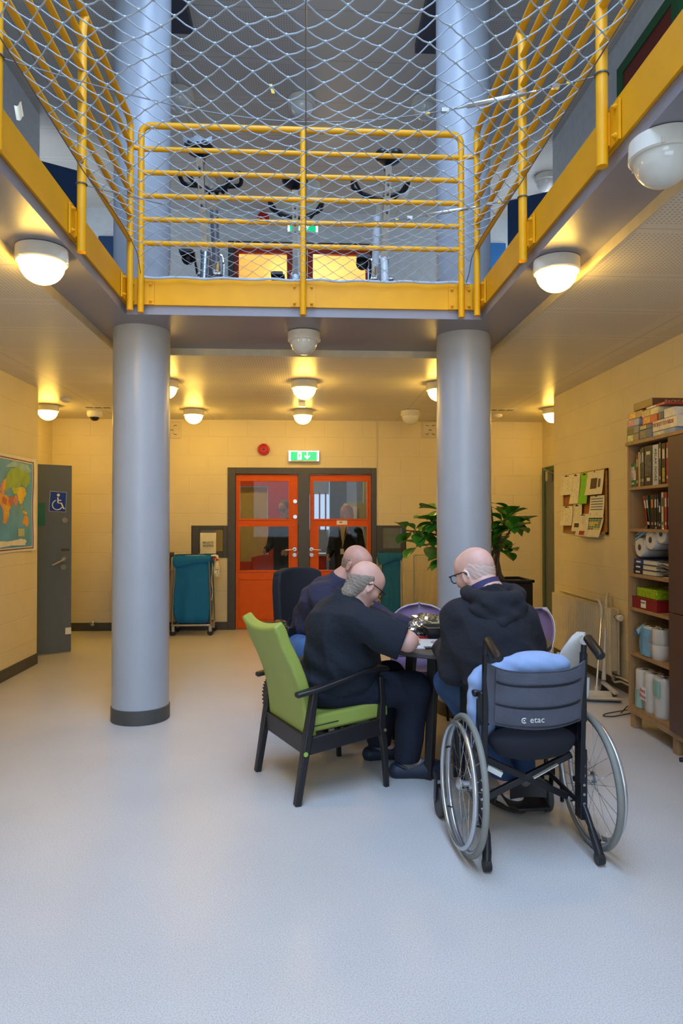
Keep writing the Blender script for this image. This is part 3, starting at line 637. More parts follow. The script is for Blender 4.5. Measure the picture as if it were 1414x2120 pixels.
# small bracket above the door lamp
q = P(625, 834, Z=ZC); br = thing('door_sensor', 'small metal sensor bracket on the ceiling in front of the exit sign', 'sensor', (q.x, q.y, ZC)); MB().box(-.04, -.03, -.045, .04, .03, 0).build('body', M_steel, br)
for px, lab in ((357, 'square cream wall vent just right of the left column'), (890, 'square cream wall vent just left of the right column')):
    q = on_back(px, 890); v = thing('wall_vent', lab, 'vent', (q.x, BW, q.z-.11)); b = MB(); b.box(-.115, -.02, 0, .115, 0, .215); b.build('frame', M_cream, v, bevel=.006)
    MB().box(-.09, -.03, .02, .09, -.02, .195).build('face', M_cream, v, bevel=.004); b = MB()
    for sx in (-1, 1):
        for sz in (-1, 1): b.tube([(sx*(.02+.022*i), -.031, .107+sz*(.05+.012*math.sin(i*1.2))) for i in range(3)], .004, 5)
    b.tube([(-.02, -.031, .1), (0, -.031, .108), (.02, -.031, .1)], .004, 5); b.build('slot', mat('vent_slot_dark', (70, 58, 36), .7), v)
# small objects on back-left skirting
q = P(193, 1291, Y=BW-.02); MB().lathe([(.0, 0), (.03, 0), (.032, .02), (.02, .03), (.022, .05), (0, .055)], c=(q.x, BW-.03, q.z-.0), M=Rx(PI/2)).build('door_stop', M_steel)
tag(bpy.data.objects['door_stop'], 'small steel door stop on the skirting behind the slate door', 'door stop')
# ------------------------------------------------------------ guard rails
RZ = [4.035, 3.878, 3.722, 3.566, 3.41, 3.252]; pr = .021
def plate_mb(c, ax, w=.16, h=.155):
    b = MB()
    if ax == 'x': b.box(c[0]-w/2, c[1], c[2]-h/2, c[0]+w/2, c[1]+.01, c[2]+h/2)
    else: b.box(c[0]-.005, c[1]-w/2, c[2]-h/2, c[0]+.005, c[1]+w/2, c[2]+h/2)
    for sa in (-1, 1):
        for sz in (-1, 1):
            if ax == 'x': b.lathe([(.011, 0), (.011, .007), (.005, .012), (.005, .018)], c=(c[0]+sa*(w/2-.022), c[1], c[2]+sz*(h/2-.022)), M=Rx(PI/2), n=8)
            else: 
                s = 1 if c[0] < 0 else -1; b.lathe([(.011, 0), (.011, .007), (.005, .012), (.005, .018)], c=(c[0]+s*.005, c[1]+sa*(w/2-.022), c[2]+sz*(h/2-.022)), M=Ry(s*PI/2), n=8)
    return b
yr = 4.545; xl, xm, xr = P(291.5, 560, Y=yr).x, P(627.5, 560, Y=yr).x, P(955, 560, Y=yr).x
gr = thing('guard_rail', 'yellow tubular guard rail across the front of the exercise bikes', 'railing', (0, yr, ZS))
MB().tube(arc([(xl, yr, ZS-.004), (xl, yr, RZ[0]), (xr, yr, RZ[0]), (xr, yr, ZS-.004)], .07, 6), pr, 14).build('hoop', M_yel, gr, world=True)
MB().cyl((xm, yr, ZS-.004), (xm, yr, RZ[0]), pr, n=14).build('post', M_yel, gr, world=True)
for z in RZ[1:]: MB().cyl((xl, yr, z), (xr, yr, z), pr*.8, n=12).build('rail', M_yel, gr, world=True)
for x in (xl, xm, xr): plate_mb((x, 4.576, 2.935), 'x').build('fixing_plate', M_yel, gr, world=True)
for s, lab in ((-1, 'yellow tubular guard rail along the left edge of the gallery'), (1, 'yellow tubular guard rail along the right edge of the gallery')):
    X = s*1.145; g = thing('guard_rail', lab, 'railing', (X, 2.6, ZS)); ys = [4.50, 3.535, 2.57, 1.6, .64, -.3]
    MB().tube(arc([(X, ys[0], ZS-.004), (X, ys[0], RZ[0]), (X, ys[-1], RZ[0]), (X, ys[-1], ZS-.004)], .07, 6), pr, 14).build('hoop', M_yel, g, world=True)
    for y in ys[1:-1]: MB().tube([(X, y, ZS-.006), (X, y, 3.93), (X, y+.012, 3.98), (X, y+.04, RZ[0])], pr*1.08, 14).build('post', M_yel, g, world=True)
    for z in RZ[1:]: MB().cyl((X, ys[-1], z), (X, ys[0], z), pr*.8, n=12).build('rail', M_yel, g, world=True)
    for y in ys: plate_mb((s*1.178, y+.0, 2.935), 'y').build('fixing_plate', M_yel, g, world=True)
    MB().box(min(X, s*1.178), ys[2]-.006, 2.87, max(X, s*1.178), ys[2]+.006, 3.0).build('bracket', M_yel, g, world=True)
    MB().box(min(X, s*1.178), ys[1]-.006, 2.87, max(X, s*1.178), ys[1]+.006, 3.0).build('bracket', M_yel, g, world=True)
    xx = xl if s < 0 else xr; MB().cyl((X, 4.52, RZ[1]), (xx, yr, RZ[1]), pr*.7, n=10).build('link_stub', M_yel, g, world=True)
# ------------------------------------------------------------ safety net
M_net = mat('grey_blue_net_cord', (178, 192, 206), .6)
M_wire = mat('galvanised_wire', (120, 124, 130), .35, .8)
net = thing('safety_net', 'pale knotted safety net stretched across the gallery opening', 'net', (0, 2.5, 3.03))
def netp(u, v):            # u 0..1 left to right, v 0..1 far to near
    y = 4.53 - 3.35*v
    hw = 1.085; x = (u-.5)*2
    side = 3.12 + .03*v; rise = min(1, (4.53-y)/.16)
    zc = 3.0 + .035*math.sin(min(1, (4.53-y)/.7)*PI) + .02*math.sin(y*2.2)
    edge = abs(x)**1.6; zc -= .06*min(1, max(0, (4.3-y)/.8))
    z = zc*(1-edge)+side*edge + .02*math.sin(6*x+y*2)*(1-edge)
    z = 3.035*(1-rise)+z*rise if y > 4.37 else z
    z += .012*math.sin(9*y+3*x)*(1-edge)
    bunch = .03*math.sin(x*7)*math.exp(-((x)/.5)**2); xx = x*hw*(1-.03*math.sin(PI*min(1, v*3)))
    yy = y - .16*(1-x*x)*math.sin(PI*min(1, v*1.3)) + .02*math.sin(x*11+v*9)
    if v <= 0: yy = 4.555
    return Vector((xx+bunch*.3, yy, z))
NU, NV = 19, 25
b = MB(); kb = MB()
def np_(i, j): return netp(i/(2*NU), j/(2*NV))
for j in range(2*NV):
    for i in range(2*NU+1):
        if (i+j) % 2: continue
        for di in (-1, 1):
            if 0 <= i+di <= 2*NU:
                p, q = np_(i, j), np_(i+di, j+1); r = .0017+.0007*min(1, j/NV); mid = (p+q)/2; mid.z -= .004
                b.tube([p, mid, q], r, 5)
        if 0 < j and 0 < i < 2*NU: p = np_(i, j); k_ = .0042+.0022*min(1, j/NV); kb.ell(p, (k_, k_, k_*.8), nu=6, nv=4)
b.build('mesh_cords', M_net, net, world=True); tag(kb.build('knots', M_net, net, world=True), kind=None)
b = MB(); b.tube([netp(0, k/60)+Vector((0, 0, -.002)) for k in range(61)], .0028, 6); b.build('edge_wire', M_wire, net, world=True)
b = MB(); b.tube([netp(1, k/60)+Vector((0, 0, -.002)) for k in range(61)], .0028, 6); b.build('edge_wire', M_wire, net, world=True)
b = MB(); b.tube([(u*1.11, 4.553+.004*math.sin(u*40), 3.03+.004*math.sin(u*23)) for u in [-1+k/30 for k in range(61)]], .008, 6); b.build('edge_wire', M_net, net, world=True)
b = MB(); b.tube([netp(.5, k/60)+Vector((.0, 0, -.004)) for k in range(61)], .0022, 6); b.build('lacing_cord', M_wire, net, world=True)
for y0, lab in ((3.30, 'tension cable with a turnbuckle crossing under the net, far one'), (2.58, 'tension cable with a turnbuckle crossing under the net, near one')):
    c = thing('tension_cable', lab, 'cable', (0, y0, 3.03)); A = Vector((-1.145, y0+.0, 3.13 if y0 < 3 else 3.10)); B = Vector((1.145, y0+.0, 3.14 if y0 < 3 else 3.11)); 
    if y0 < 3: A = Vector((-1.145, 2.57, 3.14)); B = Vector((1.145, 2.57, 3.15))
    else: A = Vector((-1.145, 3.535, 3.14)); B = Vector((1.145, 3.535, 3.13))
    mid = lambda t: A.lerp(B, t)+Vector((0, .28*math.sin(PI*t)**1.0, -.05*math.sin(PI*t)))
    MB().tube([mid(k/40) for k in range(41)], .0026, 6).build('cable', M_wire, c, world=True)
    p, q = mid(.77), mid(.9); MB().tube([p, p.lerp(q, .12), p.lerp(q, .14), p.lerp(q, .86), p.lerp(q, .88), q], [.004, .004, .0095, .0095, .004, .004], 10).build('turnbuckle', M_steel, c, world=True)
    for t in (.75, .93): p = mid(t); MB().cbox(p, (.03, .016, .016)).build('cable_clamp', M_steel, c, world=True)
    for t in (.72, .95): p = mid(t); MB().cbox(p, (.016, .01, .008)).build('tape_tag', mat('yellow_tape', (228, 190, 60), .5), c, world=True)
    for E in (A, B): MB().tube([(E.x+.026*math.cos(a*PI/6), E.y+.026*math.sin(a*PI/6), E.z) for a in range(12)], .004, 6, closed=True).build('loop', M_wire, c, world=True)
q = P(40, 232, Y=2.6); MB().grid(lambda u, v: (q.x-.02+.03*u+.01*v, q.y+.01*math.sin(u*5), q.z+.025-.055*v+.01*u), 4, 6, th=.0006).build('paper_tag', M_paper); tag(bpy.data.objects['paper_tag'], 'torn white paper tag tied to the cable at the far left', 'tag')
q = P(557, 174, Y=2.55); q.z += 0; MB().grid(lambda u, v: (q.x+.012*u+.01*v, q.y, q.z-.035*v), 3, 4, th=.0006).build('plastic_scrap', mat('yellow_tape', (228, 190, 60), .5)); tag(bpy.data.objects['plastic_scrap'], 'yellow scrap of plastic caught in the net left of centre', 'scrap')
# ------------------------------------------------------------ exercise bikes on the upper floor
M_sil = mat('silver_bike_frame', (140, 146, 156), .3, .7); M_saddle = mat('black_saddle_vinyl', (26, 27, 30), .35); M_wb = mat('white_bike_paint', (206, 212, 216), .35)
def saddle(t, w, pale=False):
    s = SDF(); s.ell((0, .0, 0), (w/2, .085, .035), k=.02); s.ell((w*.25, -.05, 0), (w*.3, .07, .035), k=.02); s.ell((-w*.25, -.05, 0), (w*.3, .07, .035), k=.02); s.cap((0, 0, .0), (0, .15, -.005), .035, .02, .03)
    return s
def exercise_bike(x, y, lab, bar, mf, loop):
    t = thing('exercise_bike', lab, 'exercise bike', (x, y, ZU)); zs = 1.03
    s = saddle(t, .19); s.xf(T(0, .02, zs)); o = sdf_obj('saddle', SDFw(s, t), .012, M_saddle, t)
    if loop: MB().grid(lambda u, v: ((u-.5)*.2, -.085-.01*math.sin(u*PI), zs-.01+.045*v+.012*math.cos(u*PI*4)), 12, 3, th=.004).build('saddle_trim', mat('grey_saddle_trim', (120, 128, 136), .4), t)
    b = MB(); b.beam((0, .3, .42), (0, .02, zs-.05), .045, .07, up=(0, 1, 0)); b.build('seat_post', M_steel, t)
    b = MB(); [b.cyl((0, .02+.026*k+.02-.04, zs-.14-.055*k), (0, -.02+.026*k, zs-.14-.055*k), .008, n=8) for k in range(5)]; b.build('adjuster_hole', M_blk, t)
    MB().cbox((0, .04, zs-.06), (.03, .05, .06)).build('saddle_clamp', M_blk, t)
    b = MB(); b.tube(arc([(-.0, .3, .42), (0, .55, .25), (0, .95, .5)], .1), .04, 12); b.tube([(0, .95, .5), (0, .78, .95)], .035, 12); b.tube([(0, .3, .42), (0, .2, .08)], .03, 10); b.tube([(0, .95, .5), (0, 1.1, .08)], .03, 10); b.build('frame', mf, t)
    b = MB(); b.box(-.25, .17, 0, .25, .23, .06); b.build('foot_bar', M_blk, t, bevel=.01); MB().box(-.25, 1.08, 0, .25, 1.14, .06).build('foot_bar', M_blk, t, bevel=.01)
    MB().cyl((-.025, .93, .33), (.025, .93, .33), .24, n=40).build('flywheel', M_steel, t, bevel=.006)
    b = MB(); 
    for sx in (-.05, .05): b.tube([(sx, 1.02, .62), (sx, .98, .4), (sx, .93, .33)], .014, 8)
    b.tube(arc([(-.05, 1.0, .6), (-.045, .99, .66), (.045, .99, .66), (.05, 1.0, .6)], .03), .014, 8); b.build('fork', M_chrome, t)
    b = MB(); b.beam((0, .8, .9), (0, .72, 1.06), .04, .05); b.build('stem', M_steel, t)
    b = MB()
    if loop:
        for sx in (-1, 1): b.tube(arc([(sx*.02, .74, 1.06), (sx*.05, .7, 1.1), (sx*.23, .66, 1.1), (sx*.25, .52, 1.13), (sx*.19, .5, 1.12), (sx*.08, .7, 1.06)], .04), .017, 10)
        b.tube([(-.12, .69, 1.07), (.12, .69, 1.07)], .014, 8)
    else:
        b.tube(arc([(-.23, .45, 1.12), (-.22, .66, 1.11), (0, .72, 1.06), (.22, .66, 1.11), (.23, .45, 1.12)], .06), .016, 10)
        for sx in (-1, 1): b.tube([(sx*.21, .5, 1.1), (sx*.15, .56, 1.03), (sx*.12, .62, 1.02)], .011, 8)
    b.build('handlebar', M_blk, t)
    b = MB(); b.cyl((-.09, .5, .32), (.09, .5, .32), .018, n=10); b.build('crank_axle', M_steel, t)
    for sx, dy, dz in ((-1, -.12, .12), (1, .12, -.12)):
        b = MB(); b.beam((sx*.09, .5, .32), (sx*.1, .5+dy, .32+dz), .014, .028); b.build('crank_arm', M_blk, t)
        b = MB(); b.cbox((sx*.155, .5+dy, .32+dz), (.1, .09, .022)); b.tube([(sx*.11, .5+dy+.05, .32+dz), (sx*.12, .5+dy+.07, .32+dz+.05), (sx*.19, .5+dy+.07, .32+dz+.05), (sx*.2, .5+dy+.04, .32+dz)], .006, 6); b.ell((sx*.155, .5+dy+.07, .32+dz-.02), (.05, .04, .05)); b.build('pedal', M_blk, t)
    return t
def SDFw(s, t): return s.xf(PM[t.name])
exercise_bike(-.755, 4.86, 'silver exercise bike behind the left half of the yellow rail', 0, M_sil, True)
exercise_bike(.60, 4.9, 'white exercise bike with curved handlebar behind the right half of the yellow rail', 0, M_wb, False)
exercise_bike(-.085, 5.3, 'exercise bike mostly hidden behind the middle rail post', 0, M_wb, False)
# warm lit room beyond the upper doors
wall('wall_upper_beyond', [(-1.6, BW+.18, ZU-.1, -1.5, 13, ZT), (1.5, BW+.18, ZU-.1, 1.6, 13, ZT), (-1.6, 13, ZU-.1, 1.6, 13.1, ZT)], mat('warm_yellow_wall', (226, 196, 120), .6))
wall('ceiling', [(-1.6, BW+.18, ZT-.15, 1.6, 13.1, ZT)], M_ceil); wall('floor', [(-1.6, BW+.18, ZU-.1, 1.6, 13.1, ZU)], M_floor)
lamp(-.5, 11.6, ZT-.15, .13, 1, 'lamp deep in the yellow room beyond the upper red doors'); lamp(.9, 9.9, ZT-.15, .13, 1, 'added unseen lamp just inside the yellow room beyond the upper right red door'); lamp(-1.1, 9.9, ZT-.15, .13, 1, 'added unseen lamp just inside the yellow room beyond the upper left red door')  # the two front lamps are added out of view to brighten this room
pl_ = bpy.data.lights.new('upper_room_fill_light', 'POINT'); pl_.energy = 70; pl_.color = (1, .72, .3); pl_.shadow_soft_size = .15; plo = bpy.data.objects.new('upper_room_fill_light', pl_); COL.objects.link(plo); plo.location = (.1, 10.8, 4.4)  # added point fill without a fixture, lifts the room behind the upper glass
# ------------------------------------------------------------ lobby beyond the lower doors
M_lob = mat('lobby_pale_wall', (196, 196, 190), .6); M_lobo = mat('lobby_orange_paint', (198, 62, 24), .45); M_lobd = mat('lobby_slate_column', (66, 74, 92), .5)
LB = 13.6
wall('wall_lobby', [(-2.2, BW+.18, 0, -2.1, LB, 2.9), (2.1, BW+.18, 0, 2.2, LB, 2.9), (-2.2, LB, 0, 2.2, LB+.1, 2.9), (-2.2, BW+.18, ZC, -1.5, LB, ZC+.05)], M_lob)
wall('ceiling', [(-2.2, BW+.18, ZC, 2.2, LB+.1, ZC+.05)], M_lob)
t = thing('door_12', 'open orange door inside the lobby seen through the left glass', 'door', (-1.0, 11.3, 0), kind='structure')
b = MB(); b.box(-1.5, 11.3, 0, -.55, 11.36, .75); b.box(-1.5, 11.3, 2.0, -.28, 11.36, 2.12); b.box(-.62, 11.3, .75, -.28, 11.36, 2.0); b.box(-.55, 11.3, 0, -.28, 11.36, .75); b.build('leaf', M_lobo, t, world=True)
struct(MB().box(-1.5, 11.45, .1, -.64, 11.5, 1.98).build('wall_lobby_panel', mat('lobby_yellow_panel', (206, 190, 130), .6)))
struct(MB().box(.42, 12.0, 0, .72, 12.3, ZC).build('wall_lobby_pier', M_lobd))
lw = thing('window_3', 'lobby window with bluish daylight', 'window', (.4, LB, 1.2), kind='structure')
MB().box(-.1, LB-.01, 1.25, .6, LB, 1.95).build('glass_pane', mat('daylight_window', (190, 215, 255), .4, emit=.7, ecol=(.5, .72, 1)), lw, world=True)
b = MB(); [b.box(-.1+i*.12, LB-.04, 1.22, -.07+i*.12, LB-.01, 1.98) for i in range(7)]; b.build('window_frame', M_lobo, lw, world=True)
lwd = thing('counter', 'long orange front counter in the lobby beyond the doors', 'counter', (-.3, 12.6, 0)); b = MB(); b.box(-1.9, 12.5, 0, .38, 12.9, .78); b.build('front', M_lobo, lwd, world=True); MB().box(-1.95, 12.45, .78, .42, 12.95, .82).build('worktop', M_lob, lwd, world=True)
t = MB().cyl((-.62, 10.9, .0), (-.62, 10.9, .45), .02, n=8); t.grid(lambda u, v: (-.85+.45*u, 10.9+.05*math.sin(u*PI), .42+.42*v+.04*math.sin(u*PI)), 8, 6, th=.03); t.lathe([(.2, 0), (.2, .03), (.02, .05)], c=(-.62, 10.9, 0)); tag(t.build('lobby_chair', M_lobo), 'orange shell chair in the lobby seen low through the left glass', 'chair')
t = thing('wall_notice', 'framed floor plan notice on the lobby wall behind the blonde woman', 'notice', (1.05, 11.2, 1.2)); q = P(728, 1062, Y=11.2)
MB().box(q.x-.13, 11.2, q.z-.2, q.x+.4, 11.22, q.z+.16).build('backing', M_lob, t, world=True); MB().box(q.x-.09, 11.18, q.z-.16, q.x+.09, 11.2, q.z+.1).build('sheet', M_wht, t, world=True); MB().box(q.x-.07, 11.178, q.z+.07, q.x+.02, 11.18, q.z+.085).build('heading', mr, t, world=True)
struct(MB().box(.95, 11.22, 0, 2.1, 11.3, ZC).build('wall_lobby_side', mat('lobby_blue_wall', (176, 190, 212), .6)))
x, y = lpx(703, 996, ZC); lamp(.52, 10.95, ZC, .12, 1, 'glowing dome lamp in the lobby seen through the right glass')
lamp(-1.0, 10.4, ZC, .12, 1, 'glowing dome lamp in the lobby above the left door leaf')
area('lobby_window_daylight', (.3, LB-.3, 1.8), (-PI/2, 0, 0), 2.0, 1.2, 22, (.6, .78, 1))
# ------------------------------------------------------------ world map on the left wall
M_sea = mat('map_sea', (92, 160, 204), .45, var=.18, scale=6); M_mw = mat('map_white', (226, 222, 206), .5)
mp = thing('world_map', 'large laminated world map poster curling off the left wall', 'map', (LW, 6.0, 1.16))
y1, y0 = P(66, 1000, X=LW).y, P(66, 1000, X=LW).y-1.42; z0, z1 = 1.135, 2.02
def mpt(u, v, d=0.):     # u 0..1 towards the far edge, v 0..1 up
    cu = .03*max(0, (u-.9)/.1)**2 + .004*math.sin(v*9+u*7)
    return (LW+.012+cu+d, y0+(y1-y0)*u-.01*max(0, (u-.93)/.07)**2*abs(v-.5), z0+(z1-z0)*v)
MB().grid(lambda v, u: mpt(u, v), 24, 40, th=.0015).build('sheet', M_mw, mp, world=True)
MB().grid(lambda v, u: mpt(.03+.93*u, .045+.9*v, .002), 24, 40).build('sea_print', M_sea, mp, world=True)
M_flag = mat('flag_border_print', (170, 60, 50), .5); nt = M_flag.node_tree; ck = nd(nt, 'ShaderNodeTexChecker'); ck.inputs['Scale'].default_value = 60; tc_ = nd(nt, 'ShaderNodeTexCoord'); nt.links.new(tc_.outputs['Object'], ck.inputs[0])
ck.inputs[1].default_value = lin((160, 50, 44))+(1,); ck.inputs[2].default_value = lin((70, 76, 110))+(1,); nt.links.new(ck.outputs[0], nt.nodes['Principled BSDF'].inputs['Base Color'])
lp = [(.018+.955*k/60, .022) for k in range(60)]+[(.973, .022+.945*k/40) for k in range(40)]+[(.973-.955*k/60, .967) for k in range(60)]+[(.018, .967-.945*k/40) for k in range(40)]
b = MB(); vs = []
for u, v in lp:
    du = -.009 if u > .9729 else (.009 if u < .0181 else 0); dv = .012 if v < .0221 else (-.012 if v > .9669 else 0); vs += [mpt(u, v, .0035), mpt(u+du, v+dv, .0035)]
n_ = len(lp); b.add(vs, [(2*i, 2*((i+1) % n_), 2*((i+1) % n_)+1, 2*i+1) for i in range(n_)]); b.build('flag_border', M_flag, mp, world=True)
rnd = random.Random(4)
def land(name, poly, col, d=.004, jit=.01):
    # organic outline, subdivided and jittered
    pts = []
    n = len(poly)
    for i in range(n):
        a, c = poly[i], poly[(i+1) % n]
        for k in range(4):
            t = k/4; pts.append((a[0]+(c[0]-a[0])*t+rnd.uniform(-jit, jit), a[1]+(c[1]-a[1])*t+rnd.uniform(-jit, jit)))
    cx = sum(p[0] for p in pts)/len(pts); cy = sum(p[1] for p in pts)/len(pts); n = len(pts)
    b = MB(); vs = [mpt(cx, cy, d)]+[mpt(*p, d) for p in pts]; b.add(vs, [(0, 1+(i+1) % n, 1+i) for i in range(n)])
    b.build(name, mat('map_'+col, {'green': (150, 180, 86), 'lime': (176, 196, 60), 'yellow': (222, 190, 70), 'orange': (220, 160, 80), 'pink': (200, 136, 124), 'red': (186, 104, 84), 'white': (226, 222, 208), 'pale': (150, 190, 200)}[col], .5, var=.15, scale=9), mp, world=True)
L_ = [([(.56, .62), (.58, .8), (.66, .86), (.76, .9), (.86, .86), (.93, .8), (.92, .72), (.86, .68), (.8, .72), (.74, .66), (.64, .66)], 'green'),
 ([(.66, .64), (.68, .69), (.76, .69), (.78, .63), (.7, .6)], 'lime'), ([(.74, .6), (.76, .68), (.85, .68), (.88, .62), (.84, .54), (.79, .5), (.75, .54)], 'yellow'), ([(.76, .65), (.78, .68), (.84, .67), (.82, .64)], 'pink'),
 ([(.68, .54), (.7, .6), (.75, .58), (.74, .5), (.71, .44)], 'pink'), ([(.6, .5), (.62, .58), (.68, .58), (.68, .5), (.64, .46)], 'red'), ([(.52, .62), (.53, .72), (.58, .76), (.6, .64)], 'orange'), ([(.48, .62), (.5, .7), (.54, .68), (.54, .6)], 'pink'),
 ([(.46, .52), (.48, .6), (.6, .58), (.64, .46), (.6, .36), (.57, .28), (.53, .3), (.52, .42)], 'orange'), ([(.5, .52), (.52, .57), (.58, .55), (.56, .48)], 'red'), ([(.55, .4), (.56, .48), (.61, .46), (.6, .38)], 'yellow'),
 ([(.82, .3), (.84, .36), (.88, .39), (.91, .36), (.93, .3), (.9, .25), (.86, .27)], 'orange'), ([(.79, .46), (.8, .5), (.83, .48), (.82, .44)], 'green'), ([(.82, .42), (.84, .44), (.9, .41), (.88, .39)], 'yellow'),
 ([(.12, .6), (.1, .78), (.2, .86), (.34, .84), (.36, .7), (.28, .6), (.22, .52)], 'yellow'), ([(.26, .5), (.3, .52), (.37, .42), (.33, .3), (.3, .18), (.27, .3)], 'lime'), ([(.36, .8), (.4, .9), (.46, .88), (.42, .78)], 'white'),
 ([(.1, .06), (.14, .11), (.4, .1), (.6, .12), (.8, .13), (.88, .11), (.86, .06)], 'white'), ([(.55, .86), (.66, .93), (.9, .93), (.94, .86), (.9, .83), (.7, .9)], 'pale')]
for p, c in L_: land('printed_land', p, c)
b = MB(); b.add([mpt(*q, .006) for q in ((.745, .16), (.745, .24), (.84, .24), (.84, .16))], [(0, 1, 2, 3)]); b.build('inset_map', mat('map_inset', (182, 190, 150), .5, var=.2, scale=30), mp, world=True)
# ------------------------------------------------------------ cork board
cb = thing('cork_board', 'wooden framed cork board full of pinned sheets on the right wall', 'notice board', (RW, 6.5, 1.3))
cy1, cy0 = P(1166, 1040, X=RW-.02).y, P(1256, 1040, X=RW-.02).y; cz0, cz1 = 1.30, 1.885
M_frw = wood_mat('board_frame_wood', (176, 128, 66), axis=1); M_cork = mat('cork', (168, 108, 48), .85, var=.2, scale=120)
MB().box(RW-.012, cy0, cz0, RW-.002, cy1, cz1).build('cork_panel', M_cork, cb, world=True); b = MB()
for q in ((cy0, cz0, cy1, cz0+.025), (cy0, cz1-.025, cy1, cz1), (cy0, cz0, cy0+.025, cz1), (cy1-.025, cz0, cy1, cz1)): b.box(RW-.024, q[0], q[1], RW-.002, q[2], q[3])
b.build('frame', M_frw, cb, world=True, bevel=.003)
M_txt = mat('print_grey', (96, 92, 86), .7); M_lime = mat('lime_paper', (128, 206, 40), .6)
SH = [  # px corners: x0,y0,x1,y1, tilt, colour, label, contents
 (1163, 984, 1186, 1025, .0, M_paper, 'white letter pinned top left on the cork board', 't'), (1185, 981, 1202, 1043, .06, M_paper, 'long narrow white sheet pinned second from left on the cork board', 't'),
 (1203, 979, 1220, 1043, .05, M_lime, 'bright green sheet pinned in the middle of the cork board', 't'), (1216, 975, 1251, 1024, .03, M_paper, 'white sheet with a brown photograph pinned top right on the cork board', 'p'),
 (1222, 1026, 1252, 1072, .0, M_paper, 'white calendar sheet with a blue table on the cork board', 'b'), (1163, 1048, 1186, 1088, .0, M_paper, 'white text sheet pinned bottom left on the cork board', 't'),
 (1187, 1044, 1205, 1100, .0, M_paper, 'white sheet with a small picture low on the cork board', 'q'), (1197, 1064, 1220, 1109, .04, M_paper, 'white sheet with a red square at the bottom of the cork board', 'r'),
 (1217, 1070, 1251, 1112, .14, M_paper, 'colour coded timetable pinned bottom right of the cork board', 'c')]
for i, (x0, yy0, x1, yy1, tl, m, lab, ct) in enumerate(SH):
    xx = RW-.027-.0025*(i % 4); A = P(x0, (yy0+yy1)/2, X=xx); B = P(x1, (yy0+yy1)/2, X=xx); zt_ = P((x0+x1)/2, yy0, X=xx).z; zb = P((x0+x1)/2, yy1, X=xx).z
    s = thing('pinned_sheet', lab, 'paper', (xx, (A.y+B.y)/2, zb))
    def sp(u, v, d=0., A=A, B=B, zt_=zt_, zb=zb, tl=tl, xx=xx): # u far->near, v top->bottom
        return Vector((xx-d-.022*v*v*(1-.3*u)-.006*math.sin(u*3), A.y+(B.y-A.y)*u+tl*.6*v, zt_+(zb-zt_)*v))
    MB().grid(lambda u, v: sp(u, v), 6, 10, th=.0006).build('sheet', m, s, world=True)
    def patch(u0, v0, u1, v1, mm, nm, s=s, sp=sp):
        b = MB(); b.grid(lambda u, v: sp(u0+(u1-u0)*u, v0+(v1-v0)*v, .0015), 3, 4); b.build(nm, mm, s, world=True)
    def lines(v0, v1, n, mm=M_txt, s=s, sp=sp, seed=i):
        r = random.Random(seed); b = MB()
        for k in range(n):
            v = v0+(v1-v0)*k/n; u1 = r.uniform(.55, .9); b.add([sp(a, c, .0014) for a, c in ((.1, v), (u1, v), (u1, v+.014), (.1, v+.014))], [(0, 1, 2, 3)])
        b.build('printed_lines', mm, s, world=True)
    if ct in 'tqr': lines(.12, .8 if ct == 't' else .5, 14); patch(.3, .04, .7, .075, M_ink, 'heading')
    if ct == 'p': patch(.3, .3, .68, .75, mat('print_sepia', (84, 66, 46), .6, var=.5, scale=40), 'printed_photo'); patch(.74, .35, .86, .7, M_txt, 'caption')
    if ct == 'b':
        for k in range(5): patch(.08, .12+.12*k, .92, .17+.12*k, mat('print_blue', (100, 122, 160), .6), 'table_row')
        lines(.78, .92, 3)
    if ct == 'q': patch(.3, .7, .8, .85, mat('print_sepia', (84, 66, 46), .6), 'printed_photo')
    if ct == 'r': patch(.35, .78, .8, .96, mat('print_red', (168, 54, 34), .6), 'red_square')
    if ct == 'c':
        cl = [mat('print_green', (60, 120, 60), .6), mat('print_yellow', (210, 190, 50), .6), mat('print_red', (168, 54, 34), .6), mat('print_blue', (100, 122, 160), .6)]
        for k in range(6):
            for j in range(5): patch(.08+.17*j, .06+.1*k, .23+.17*j, .13+.1*k, cl[0 if k in (0, 1, 4) else rnd.choice((0, 1, 1, 2, 3))], 'table_cell')
    MB().ell(sp(.5, .03, .004), .006, nu=8, nv=6).build('pin', M_blk, s, world=True)
# ------------------------------------------------------------ radiator, pipes
rd = thing('radiator', 'cream panel radiator low on the right wall', 'radiator', (RW, 6.4, .13)); M_rad = mat('radiator_cream', (214, 204, 176), .35)
ry0, ry1 = 5.60, 6.95
b = MB(); b.grid(lambda u, v: (RW-.10-.006*abs(math.sin(v*PI*34)), ry0+(ry1-ry0)*v, .13+.55*u), 2, 272, th=-.01); b.box(RW-.11, ry0, .66, RW-.095, ry1, .685); b.box(RW-.11, ry0, .125, RW-.095, ry1, .15); b.build('front_panel', M_rad, rd, world=True, ang=20)
MB().box(RW-.045, ry0, .13, RW-.03, ry1, .68).build('back_panel', M_rad, rd, world=True, bevel=.003)
b = MB(); [b.box(RW-.095, ry0+.02+k*.05, .16, RW-.045, ry0+.023+k*.05, .66) for k in range(28)]; b.build('convector_fins', M_rad, rd, world=True)
MB().cyl((RW-.02, ry0+.4, .70), (RW-.02, ry1, .70), .009, n=8).build('top_pipe', M_rad, rd, world=True)
b = MB(); b.cyl((RW-.07, ry0, .62), (RW-.07, ry0-.06, .62), .012, n=10); b.build('valve', M_chrome, rd, world=True)
b = MB(); b.lathe([(.018, 0), (.026, .008), (.028, .05), (.02, .062), (0, .064)], c=(RW-.07, ry0-.05, .62), M=Rx(PI/2), n=20); b.build('thermostat_knob', M_wht, rd, world=True)
